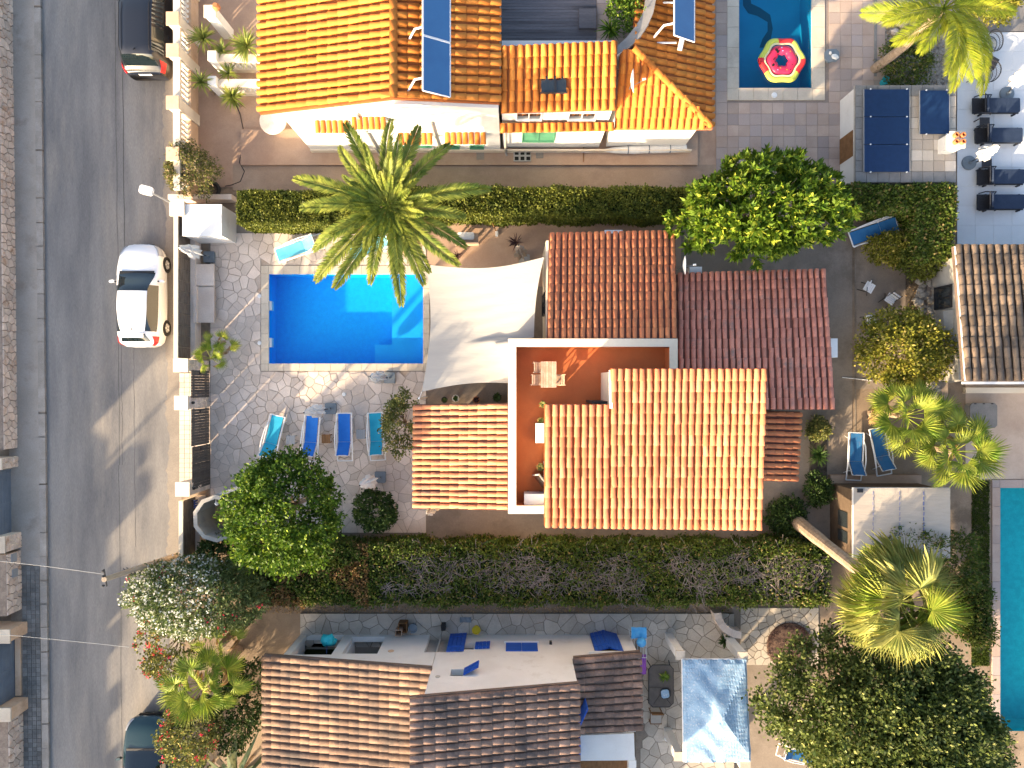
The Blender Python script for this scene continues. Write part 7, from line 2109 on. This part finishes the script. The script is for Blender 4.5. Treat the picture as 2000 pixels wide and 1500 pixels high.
# date palm by the pool
zc = 6.0; c = Vector(W(757, 402, zc))
t = thing('date_palm', 'date palm with long feather fronds overhanging pool and hedge', 'palm tree', (c.x, c.y, 0))
trunk_obj(t, [(c.x, c.y, 0), (c.x + .05, c.y, 2.5), (c.x, c.y, zc - .35)], [.30, .26, .34])
fm = [pinnate_mesh('frond', 3.75, .50, 126, .40, .26, 'lf_date', vee=.5, wid=.027), pinnate_mesh('frond', 3.5, .50, 119, .30, .22, 'lf_date', vee=.6, wid=.027), pinnate_mesh('frond', 3.2, .46, 110, .50, .32, 'lf_date', vee=.5, wid=.027)]
fin = [pinnate_mesh('frond', 1.75, .32, 60, .20, .20, 'lf_date', vee=.5, wid=.022), pinnate_mesh('frond', 1.35, .28, 50, .10, .15, 'lf_date', vee=.5, wid=.022)]
angs = [8, 47, 69, 90, 118, 136, 160, 183, 204, 228, 243, 258, 281, 297, 306, 319, 336, 352]
for i, a in enumerate(angs):
    put_frond(t, fm[i % 3], c + Vector((0, 0, -.05)), rad(a + R.uniform(-4, 4)), rad(R.uniform(-3, 12)), R.uniform(-.3, .3), R.uniform(.84, 1.04))
for i in range(10):
    put_frond(t, fm[(i + 1) % 3], c, rad(i * 36 + R.uniform(-8, 8)), rad(R.uniform(18, 34)), R.uniform(-.4, .4), R.uniform(.55, .72))
for i in range(26):
    put_frond(t, fin[i % 2], c + Vector((.34 * math.cos(i * .242), .34 * math.sin(i * .242), .1)), rad(i * 13.85 + R.uniform(-8, 8)), rad(R.uniform(34, 62)), R.uniform(-.6, .6), R.uniform(.75, 1.0))
dead = pinnate_mesh('frond', 2.4, .36, 60, .75, .15, 'lf_dead', vee=.3, wid=.016)
for a in (310, 350, 15, 285, 200): put_frond(t, dead, c + Vector((0, 0, -.3)), rad(a), rad(-22), 0, .9)

# yellow queen palm in the gravel bed
zc = 4.8; c = Vector(W(1842, 18, zc))
t = thing('queen_palm', 'yellow-green feather palm beside the pool house', 'palm tree', (c.x, c.y, 0))
trunk_obj(t, [(c.x, c.y, 0), (c.x + .1, c.y - .05, 2.2), (c.x, c.y, zc)], [.2, .16, .13])
fq = [pinnate_mesh('frond', 3.5, .72, 120, .50, .34, 'lf_queen', vee=.15, wid=.017), pinnate_mesh('frond', 3.0, .66, 110, .62, .44, 'lf_queen', vee=.15, wid=.017)]
for i, a in enumerate((205, 232, 262, 285, 312, 340, 8, 30, 55, 80, 105, 130, 155, 182, 222, 296, 270, 325)):
    put_frond(t, fq[i % 2], c, rad(a + R.uniform(-5, 5)), rad(R.uniform(-5, 40)), R.uniform(-.6, .6), R.uniform(.8, 1.05))

# fan palms
FANS = {m_: [fan_mesh('frond', 1.0, .85, 30, 112, .22, m_), fan_mesh('frond', .8, .80, 28, 104, .38, m_), fan_mesh('frond', 1.2, .80, 30, 118, .30, m_, split=.5)] for m_ in ('lf_fan', 'lf_fandry')}
FANS['lf_dead'] =  [fan_mesh('frond', .7, .7, 22, 80, .7, 'lf_dead', split=.3, ragged=.2)]
DROOPY = [fan_mesh('frond', 1.0, 1.25, 44, 116, .34, 'lf_fandry', split=.46, ragged=.14), fan_mesh('frond', .9, 1.2, 42, 106, .5, 'lf_fandry', split=.42, ragged=.16), fan_mesh('frond', 1.0, 1.1, 40, 110, .40, 'lf_fan', split=.5, ragged=.12), fan_mesh('frond', 1.1, 1.25, 44, 100, .62, 'lf_fandry', split=.4, ragged=.2)]
def fan_palm(label, px, py, zc, n, sc, mat='lf_fan', base=None, rt=(.16, .13), dead=3, meshes=None, lo=-25, hi=62, name='fan_palm', start=0.0):
    c = Vector(W(px, py, zc)); b = Vector(W(*base, 0)) if base else Vector((c.x, c.y, 0)); b.z = 0
    t = thing(name, label, 'palm tree', (b.x, b.y, 0))
    mid = b.lerp(c, .5) + Vector((R.uniform(-.05, .05), R.uniform(-.05, .05), 0))
    trunk_obj(t, [b, mid, c], [rt[0] * 1.25, (rt[0] + rt[1]) / 2, rt[1]])
    ms_ = meshes or FANS[mat]
    for i in range(n):
        u = i / max(1, n - 1)
        el = lo + (hi - lo) * u
        put_frond(t, ms_[i % len(ms_)], c, start + i * 2.39996 + R.uniform(-.15, .15), rad(el + R.uniform(-6, 6)), R.uniform(-.7, .7), sc * R.uniform(.85, 1.1))
    for i in range(dead): put_frond(t, FANS['lf_dead'][0], c - Vector((0, 0, .15)), R.uniform(0, 6.28), rad(-48), R.uniform(-.5, .5), sc)
    return t
fan_palm('tall fan palm with pale leaning trunk and shaggy yellowing crown', 1756, 1176, 8.0, 36, .88, base=(1545, 1010), rt=(.24, .19), meshes=DROOPY, dead=8, lo=-48, hi=42)
fan_palm('bright fan palm beside the two faded blue loungers', 1766, 812, 2.5, 20, .94)
fan_palm('bright fan palm at the corner of the pink patio', 1862, 882, 2.7, 20, .94, start=1.2)
fan_palm('fan palm among red flowers above the teal car', 398, 1335, 3.4, 19, .88, dead=5, start=.6)
fan_palm('small young fan palm standing by the planter, upper one', 428, 672, 1.3, 6, .46, base=(438, 668), rt=(.06, .05), dead=2, lo=0, hi=55, name='young_fan_palm')
fan_palm('small young fan palm covering the cream pillar, lower one', 412, 700, 1.6, 7, .46, base=(436, 690), rt=(.06, .05), dead=1, lo=-5, hi=50, start=.9, name='young_fan_palm')
fan_palm('young fan palm at the shaded end of the oleander', 430, 1262, 2.2, 8, .6, dead=4, name='young_fan_palm', start=2.0)

# ---- broadleaf trees and shrubs
broad_tree('evergreen_tree', 'large glossy evergreen tree with leaf rosettes behind the red roofs', 'tree', 1487, 420, 3.4, (2.75, 1.9, 1.4), 900, 16, .30, .058, 'lf_mango', seed=3, amp=.42, gap=.03, trunk=.16, cl=.12, inner=.4, twigs=16)
broad_tree('citrus_tree', 'dense round citrus tree over the shower and loungers', 'tree', 557, 996, 3.3, (1.92, 1.92, 1.6), 400, 50, .15, .042, 'lf_citrus', seed=5, amp=.5, trunk=.14, cl=.85, inner=.30, gap=.012, twigs=16)
broad_tree('bushy_tree', 'huge bushy dull green tree filling the lower corner by the turquoise pool', 'tree', 1752, 1432, 4.3, (4.15, 3.4, 2.5), 1500, 62, .15, .047, 'lf_big', seed=8, amp=.35, trunk=.25, cl=1.15, inner=.35, twigs=24)
broad_tree('loose_shrub', 'loose yellow-green shrub with bare twigs above the fan palms', 'shrub', 1764, 682, 1.9, (1.5, 1.3, .9), 640, 20, .13, .042, 'lf_yellow', seed=11, amp=.3, trunk=.07, cl=.9, inner=.4, gap=.03, twigs=16, shrub=True)
broad_tree('olive_shrub', 'sparse olive-coloured shrub between loungers and porch roof', 'shrub', 782, 828, 1.6, (.85, 1.2, .9), 230, 20, .12, .035, 'lf_olive', seed=13, amp=.4, trunk=.05, cl=.7, inner=.5, gap=.12, twigs=26, shrub=True)
broad_tree('round_shrub', 'neat round dark green shrub on the open terrace', 'shrub', 734, 996, .7, (.80, .78, .62), 420, 11, .11, .036, 'lf_dark', seed=15, amp=.12, trunk=.06, cl=.4, inner=.3, shrub=True)
broad_tree('oleander', 'big oleander covered in white blossom beside the utility pole', 'shrub', 382, 1163, 2.2, (2.25, 1.35, 1.3), 1500, 10, .17, .028, 'lf_olean', seed=17, amp=.25, trunk=.08, cl=.5, inner=.3, shrub=True, twigs=20,
           flowers=[('fl_white', .62, .085, .04, lambda p: p[0] < -11.2), ('fl_red', .02, .08, .04, None)])
broad_tree('red_flower_shrub', 'red-flowering shrub between oleander and fan palm', 'shrub', 325, 1262, 1.5, (.95, 1.5, .8), 420, 10, .11, .04, 'lf_olive', seed=19, amp=.35, trunk=.05, cl=.6, inner=.4, shrub=True, gap=.06, flowers=[('fl_red', .14, .085, .05, lambda p: p[0] < -13.2)])
broad_tree('red_flower_shrub', 'red-flowering shrub spilling over the teal car', 'shrub', 378, 1428, 1.7, (1.15, 1.2, .9), 500, 10, .11, .04, 'lf_olive', seed=21, amp=.35, trunk=.05, cl=.6, inner=.4, shrub=True, flowers=[('fl_red', .07, .085, .05, None)])
broad_tree('dark_shrub', 'dark green shrub between shower and oleander', 'shrub', 440, 1092, 1.0, (1.15, .85, .8), 520, 11, .12, .04, 'lf_dark', seed=23, amp=.25, trunk=.06, cl=.5, shrub=True)
broad_tree('dark_shrub', 'dark shrub behind the street fan palm, against the weathered roof', 'shrub', 470, 1370, 1.0, (1.1, 1.9, .8), 560, 10, .12, .04, 'lf_dark', seed=25, amp=.3, trunk=.06, cl=.5, shrub=True)
broad_tree('dry_bush', 'brownish feathery bush in a tyre planter by the balustrade', 'shrub', 370, 332, 1.2, (1.0, 1.0, .8), 420, 18, .12, .022, 'lf_olive', seed=27, amp=.25, trunk=.05, cl=.6, inner=.4, shrub=True, gap=.06, flowers=[('dry_brush', .8, .10, .016, None)])
broad_tree('dark_shrub', 'dark feathery shrub in front of the shed under the tall palm', 'shrub', 1770, 1072, 1.9, (1.65, .75, .8), 420, 11, .15, .026, 'lf_hedge2', seed=29, amp=.35, trunk=.06, cl=.6, inner=.4, shrub=True, gap=.05)
broad_tree('pot_shrub', 'yellow-green potted shrub beside the dark blue lounger', 'shrub', 1735, 486, .6, (.75, .55, .5), 260, 10, .13, .032, 'lf_yellow', seed=31, amp=.25, trunk=.04, cl=.6, shrub=True)
broad_tree('bed_shrub', 'yellowish shrub at the top of the narrow bed beside the villa', 'shrub', 1597, 838, .5, (.42, .38, .4), 150, 10, .12, .03, 'lf_olive', seed=33, amp=.2, trunk=.04, cl=.6, shrub=True)
broad_tree('bed_shrub', 'dark leafy shrub at the lower end of the narrow bed', 'shrub', 1596, 958, .4, (.42, .6, .35), 170, 10, .12, .034, 'lf_dark', seed=35, amp=.3, trunk=.04, cl=.6, shrub=True)
broad_tree('dark_shrub', 'dark ivy mound round the foot of the tall palm', 'shrub', 1540, 1012, .4, (.75, .75, .42), 420, 10, .11, .036, 'lf_dark', seed=37, amp=.2, trunk=.04, cl=.6, shrub=True)
broad_tree('dark_shrub', 'feathery shrub between shed and turquoise pool', 'shrub', 1868, 1100, 1.0, (.8, 1.3, .7), 320, 10, .14, .026, 'lf_hedge2', seed=39, amp=.35, trunk=.05, cl=.6, shrub=True)
broad_tree('yellow_bush', 'yellow-green bush behind the feather palm at the top edge', 'shrub', 1945, -2, 1.8, (1.0, .8, .8), 380, 10, .14, .04, 'lf_yellow', seed=41, amp=.25, trunk=.06, cl=.6, shrub=True)
broad_tree('dark_shrub', 'low dark planting under the feather palm', 'shrub', 1772, 118, .5, (.9, 1.1, .45), 320, 10, .12, .03, 'lf_hedge2', seed=43, amp=.35, trunk=.04, cl=.7, shrub=True)
broad_tree('balcony_shrub', 'bright green shrub in a clay pot on the neighbour balcony', 'shrub', 1228, 22, ZD + .7, (.62, .62, .5), 240, 10, .12, .03, 'lf_citrus', seed=45, amp=.25, trunk=.04, cl=.6, shrub=True, z0=ZD)
broad_tree('corner_shrub', 'pale shrub at the end of the hedge beside the grey roof', 'shrub', 1798, 512, 1.0, (.7, .6, .6), 240, 10, .12, .035, 'lf_hedge', seed=47, amp=.25, trunk=.05, cl=.6, shrub=True)

def yucca(label, px, py, zt, n, L_, z0=0.02, mat='lf_yucca', name='yucca', w=.03):
    c = np.array(W(px, py, zt)); t = thing(name, label, 'plant', (c[0], c[1], z0))
    V, Q = rosette(c, n, L_, w, 1.0); objnp('leaves', V, Q, mat, t)
    obj('stem', MB().tube([(c[0], c[1], z0), (c[0] + .02, c[1], (z0 + zt) / 2), tuple(c)], [.07, .06, .05], 7), 'palm_trunk', t)
    return t
yucca('spiky yucca closest to the balustrade, upper one', 398, 76, 1.2, 70, 0.76)
yucca('small spiky yucca between the two large ones', 434, 100, 1.0, 60, 0.59)
yucca('largest spiky yucca next to the orange eave', 484, 92, 1.3, 90, 0.88)
yucca('spiky yucca closest to the balustrade, lower one', 394, 160, 1.2, 55, 0.61)
yucca('small spiky yucca between the two garden balustrades', 447, 144, 1.0, 50, 0.55)
yucca('bushy yellow-green plant with a cable beside it', 455, 190, .9, 150, 0.61, w=.028)
yucca('dark rosette plant in the middle of the narrow bed beside the villa', 1597, 888, .4, 110, .55, mat='lf_dark', name='rosette_plant')
yucca('fan-leaved plant on the neighbour balcony next to the tiles', 1192, 58, ZD + .5, 70, .55, ZD, 'lf_citrus', 'balcony_plant')
yucca('pale agave with broad sword leaves at the lower edge by the roof', 462, 1522, 1.7, 56, 1.9, 0, 'lf_agave', 'giant_agave', .10)
yucca('pale agave with broad sword leaves near the teal car', 392, 1518, 1.5, 40, 1.3, 0, 'lf_agave', 'giant_agave', .085)
yucca('purple spiky plant next to the cream parasol', 1008, 474, .5, 50, .42, .03, 'lf_purple', 'purple_plant', .02)
yucca('dark red spiky plant below the palm frond tips', 893, 500, .4, 40, .28, .03, 'lf_purple', 'purple_plant', .02)
yucca('small green tuft beside the upper right terrace pillar', 1415, 1252, .5, 50, .35, .1, 'lf_dark', 'green_tuft')
yucca('straggly weed growing on the path above the weathered house', 806, 1168, .5, 46, .6, .01, 'lf_olive', 'tall_weed', .012)
tr = thing('tyre_planter', 'black tyre ring under the dry bush', 'planter', (*W(412, 372)[:2], .02))
c = W(412, 372, .1); m = MB()
for i in range(20):
    for j in range(8):
        a, b = 2 * math.pi * i / 20, 2 * math.pi * j / 8; m.v.append((c[0] + (.34 + .08 * math.cos(b)) * math.cos(a), c[1] + (.34 + .08 * math.cos(b)) * math.sin(a), .12 + .09 * math.sin(b)))
for i in range(20):
    for j in range(8): m.f.append((i * 8 + j, ((i + 1) % 20) * 8 + j, ((i + 1) % 20) * 8 + (j + 1) % 8, i * 8 + (j + 1) % 8)); m.m.append(0)
obj('tyre', m, 'rubber', tr, smooth=True); obj('soil', MB().lathe([(0, .03), (.3, .03), (.3, .1), (0, .11)], (c[0], c[1], 0), 14), 'soil', tr)

# ---- hedges
def hedge(label, rects, z, mat, dens=620, L_=.10, w=.036, rough=.09, twigs=0, rust=None, name='hedge', side=1.0):
    """rects: list of pixel rectangles of the hedge top at height z"""
    q0 = rectw(*rects[0], z); t = thing(name, label, 'hedge', ((q0[0] + q0[2]) / 2, (q0[1] + q0[3]) / 2, 0))
    Ps, Ds = [], []; core = MB()
    for rc_ in rects:
        x0, y0, x1, y1 = rectw(*rc_, z)
        core.box(x0 + .14, y0 + .14, 0, x1 - .14, y1 - .14, z - .14)
        def add(n, f, d):
            P = f(NR.rand(n), NR.rand(n)); Ps.append(P); Ds.append(np.tile(np.array(d, float), (n, 1)))
        bul = lambda p: p
        add(int((x1 - x0) * (y1 - y0) * dens * 1.3), lambda a, b: np.c_[x0 + (x1 - x0) * a, y0 + (y1 - y0) * b, z + 0 * a], (0, 0, 1))
        for yy, s in ((y0, -1), (y1, 1)): add(int((x1 - x0) * z * dens * side), lambda a, b, yy=yy: np.c_[x0 + (x1 - x0) * a, yy + 0 * a, z * b], (0, s, .35))
        for xx, s in ((x0, -1), (x1, 1)): add(int((y1 - y0) * z * dens * side), lambda a, b, xx=xx: np.c_[xx + 0 * a, y0 + (y1 - y0) * a, z * b], (s, 0, .35))
    P, D = np.concatenate(Ps), np.concatenate(Ds); n = len(P)
    wav = np.sin(P[:, 0] * 2.1 + P[:, 1] * 1.3) + np.sin(P[:, 0] * 5.3 - P[:, 1] * 4.1 + P[:, 2] * 3) * .7 + np.sin(P[:, 0] * 11 + P[:, 1] * 9 + P[:, 2] * 8) * .4
    P = P + unit(D) * (wav * rough * .5 + NR.normal(size=n) * rough * .55)[:, None] - unit(D) * .05
    D = unit(D * .7 + NR.normal(size=(n, 3)) * .65)
    sel = np.ones(n, bool)
    if rust is not None:
        k = rust(P) & (NR.rand(n) < .75); V, Q = leafquads(P[k], D[k], L_, w); objnp('dry_foliage', V, Q, 'lf_rust', t); sel &= ~k
    if twigs:
        bare = (P[:, 2] > z - .25) & twig_zone(P); sel &= ~(bare & (NR.rand(n) < .72))
    V, Q = leafquads(P[sel], D[sel], L_, w); objnp('foliage', V, Q, mat, t)
    obj('branches', core, 'core_green', t)  # solid near-black core box, coloured as the shade inside the hedge
    if twigs:
        x0, y0, x1, y1 = rectw(*rects[-1], z)
        B = np.c_[NR.uniform(x0 + .2, x1 - .2, twigs * 3), NR.uniform(y0 + .35, y1 - .3, twigs * 3), np.full(twigs * 3, z - .15)]
        B = B[twig_zone(B)][:twigs]; n = len(B); parts = []
        a = NR.uniform(0, 2 * np.pi, n); p = B
        for s in range(4):
            a2 = a + NR.normal(size=n) * .55; st = NR.uniform(.10, .30, n)
            q = p + np.c_[np.cos(a2) * st, np.sin(a2) * st, NR.uniform(-.015, .07, n)]
            wd_ = np.c_[-np.sin(a2), np.cos(a2), np.zeros(n)] * (.021 * (1 - s * .2)); up_ = np.array([0, 0, .012 * (1 - s * .2)])
            V = np.stack([p - wd_, p + up_, q + up_ * .8, q - wd_ * .8, p + up_, p + wd_, q + wd_ * .8, q + up_ * .8], 1).reshape(-1, 3)
            parts.append((V, np.arange(8 * n).reshape(-1, 4))); p = q; a = a2
        V, Q = merge(parts); o = objnp('twigs', V, Q, 'twig', t); o["kind"] = "stuff"
    return t
def twig_zone(P):
    n1 = np.sin(P[:, 0] * 1.7 + 1) * .5 + np.sin(P[:, 0] * .63 + P[:, 1] * 2.3) * .6 + np.sin(P[:, 1] * 5 + P[:, 0] * 3.1) * .35
    mid = np.abs(P[:, 1] - Wy(1126, 1.5)) < .78 + .15 * np.sin(P[:, 0] * 3)
    return (P[:, 0] > Wx(735, 1.5)) & mid & (n1 > -.55)
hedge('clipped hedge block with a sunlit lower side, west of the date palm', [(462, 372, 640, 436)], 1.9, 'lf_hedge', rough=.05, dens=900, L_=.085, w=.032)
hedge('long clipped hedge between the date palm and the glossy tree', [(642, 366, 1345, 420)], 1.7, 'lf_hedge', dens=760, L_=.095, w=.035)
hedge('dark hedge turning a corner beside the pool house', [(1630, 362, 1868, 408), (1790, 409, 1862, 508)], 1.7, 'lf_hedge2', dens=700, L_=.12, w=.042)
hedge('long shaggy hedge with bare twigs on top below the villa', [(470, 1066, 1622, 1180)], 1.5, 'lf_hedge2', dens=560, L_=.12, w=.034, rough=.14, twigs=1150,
      rust=lambda P: (np.sin(P[:, 0] * 1.9) + np.sin(P[:, 1] * 3 + P[:, 0]) > .0) & (P[:, 0] > Wx(500, 1.5)) & (P[:, 0] < Wx(720, 1.5)) & (P[:, 2] > .9))
hedge('narrow shaggy hedge along the edge of the turquoise pool', [(1905, 1150, 1940, 1260)], 1.3, 'lf_hedge2', dens=500, L_=.13, w=.03, rough=.2)

# ---- beds, brush pile, small plants
struct('plant_bed', MB().box(Wx(1581), Wy(985), 0, Wx(1614), Wy(822), .06), 'soil')
c = W(1543, 1262, .1)
t = thing('brush_pile', 'round flat pile of dark dry brush on the garden path', 'brush pile', (c[0], c[1], .02))
obj('mound', MB().lathe([(0, 0), (.97, 0), (.95, .08), (.7, .15), (.3, .17), (0, .17)], (c[0], c[1], .02), 28), 'mulch', t)
n = 1800; rr = np.sqrt(NR.rand(n)) * .97; aa = NR.rand(n) * 6.28
P = np.c_[c[0] + rr * np.cos(aa), c[1] + rr * np.sin(aa), .13 + .07 * (1 - rr)]
V, Q = leafquads(P, NR.normal(size=(n, 3)) * np.array([1, 1, .25]), .12, .010); o = objnp('brush', V, Q, 'lf_purple', t); o["kind"] = "stuff"
# leaf litter in the darker corners of the ground
n = 2600
P = np.concatenate([np.c_[NR.uniform(Wx(480), Wx(1430), n // 2), NR.uniform(Wy(1198), Wy(1184), n // 2), np.full(n // 2, .03)], np.c_[NR.uniform(Wx(1768), Wx(1850), n // 4), NR.uniform(Wy(760), Wy(420), n // 4), np.full(n // 4, .04)],
                    np.c_[NR.uniform(Wx(1730), Wx(1880), n // 4), NR.uniform(Wy(175), Wy(-20), n // 4), np.full(n // 4, .04)]])
V, Q = leafquads(P, NR.normal(size=(len(P), 3)) * np.array([1, 1, .15]), .07, .022)
tag(objnp('leaf_litter', V, Q, 'lf_dead'), 'fallen dry leaves scattered on bare soil', 'leaves', kind='stuff')
# low garden balustrades at the neighbour's entrance
def garden_rail(label, py, px0, px1, z):
    y = Wy(py, z); x0, x1 = Wx(px0, z), Wx(px1, z)
    t = thing('garden_balustrade', label, 'balustrade', ((x0 + x1) / 2, y, .02))
    obj('end_pillar', MB().box(x0 - .17, y - .19, .02, x0 + .17, y + .19, z + .22), 'white_wall', t)
    obj('rail', MB().box(x0 + .172, y - .16, z - .12, x1, y + .16, z), 'cream_wall', t)
    obj('plinth', MB().box(x0 + .172, y - .12, .02, x1, y + .12, .3), 'cream_wall', t)
    b0 = None; x = x0 + .32
    while x < x1 - .05:
        o = obj('baluster', MB().lathe([(.035, 0), (.06, .05), (.04, .12), (.07, .3), (.04, .5), (.05, z - .43)], (x, y, .302), 8), 'white_wall', t); x += .22
garden_rail('white garden balustrade beside the largest yucca', 113, 418, 520, 1.15)
garden_rail('white garden balustrade below the small yucca, nearer the cable plant', 162, 418, 520, 1.05)
a = W(410, 22, 1.9); t = thing('garden_pillar', 'white pillar topped with a clay pot at the upper edge near the yuccas', 'pillar', (a[0], a[1], .02))
obj('shaft', MB().box(a[0] - .2, a[1] - .2, .02, a[0] + .2, a[1] + .2, 1.85), 'white_wall', t); obj('cap', MB().box(a[0] - .24, a[1] - .24, 1.852, a[0] + .24, a[1] + .24, 1.92), 'cream_wall', t)
a = W(432, 16, 2.0); tag(obj('clay_jar', MB().lathe([(.06, 0), (.14, .1), (.15, .2), (.08, .3), (.09, .33), (0, .33)], (a[0] - .15, a[1], 1.925), 12), 'orange_clay'), 'small clay jar on the white pillar at the upper edge', 'jar')
tag(obj('ground_cable', MB().tube([(Wx(x), Wy(y), .035) for x, y in ((462, 205), (470, 225), (476, 255), (473, 290), (468, 318), (478, 335), (470, 355), (452, 362), (440, 364))], .016, 5), 'black_plastic'), 'thin black cable running over the pink yard from the bushy plant', 'cable')
# drain blocks and lids by the raised walk
a = rectw(1003, 294, 1037, 315, .2); t = thing('vent_block', 'grey perforated block of six holes on the raised walk', 'block', ((a[0] + a[2]) / 2, (a[1] + a[3]) / 2, .16))
obj('block', MB().box(a[0], a[1], .162, a[2], a[3], .22), 'render_grey', t)
for i in range(3):
    for j in range(2):
        w_, h_ = (a[2] - a[0]) / 3, (a[3] - a[1]) / 2
        obj('hole', MB().box(a[0] + i * w_ + .05, a[1] + j * h_ + .04, .221, a[0] + (i + 1) * w_ - .03, a[1] + (j + 1) * h_ - .04, .226), 'dark_hole', t)  # near-black plate on the block, painted as the dark of an opening
for k, (px, py) in enumerate(((852, 305), (938, 304), (1054, 301))):
    a = W(px, py, .17); tag(obj('drain_lid', MB().mbox(Matrix.Translation((a[0], a[1], .168)), .32, .34, .012, .02), 'concrete'), ['pale square drain lid nearest the date palm fronds', 'pale square drain lid left of the perforated block', 'pale square drain lid right of the perforated block'][k], 'drain lid')
# wooden bench under the palm, broom, pots under the sail
a = W(912, 466, .45); t = thing('wooden_seat', 'weathered wooden seat with pale cushions under the palm fronds', 'seat', (a[0], a[1], .03))
obj('seat', MB().mbox(Matrix.Translation((a[0], a[1], .40)), .95, .45, .06, .06), 'table_wood', t); obj('cushion', MB().mbox(Matrix.Translation((a[0] - .05, a[1] + .1, .48)), .7, .3, .09, .05), 'cloth_white', t)
obj('backrest', MB().mbox(Matrix.Translation((a[0], a[1] - .26, .6)), 1.0, .06, .35), 'table_wood', t)
for sx in (-1, 1):
    for sy in (-1, 1): obj('leg', MB().box(a[0] + sx * .4 - .03, a[1] + sy * .18 - .03, .03, a[0] + sx * .4 + .03, a[1] + sy * .18 + .03, .37), 'table_wood', t)
t = thing('broom', 'white-headed broom leaning at the foot of the hedge', 'broom', (*W(966, 440)[:2], .03))
obj('handle', MB().tube([W(960, 432, .9), W(969, 452, .08)], .018, 6), 'brown_wood', t); obj('head', MB().mbox(Matrix.Translation(W(970, 457, .1)), .12, .22, .08, .02), 'white_plastic', t)
pot('white figurine pot at the foot of the porch under the sail', 890, 778, .055, .14, .35, 'white_wall', 'lf_dark', 20, .15)
pot('brown pot beside the porch under the sail', 930, 781, .055, .14, .3, 'orange_clay', 'lf_purple', 26, .16)
pot('dark green potted plant in the corner between sail and red terrace', 971, 776, .055, .16, .35, 'black_plastic', 'lf_dark', 70, .22)
pot('empty dark pot behind the porch gutter', 868, 781, .055, .12, .22, 'black_plastic', 'lf_dark', 24, .14)
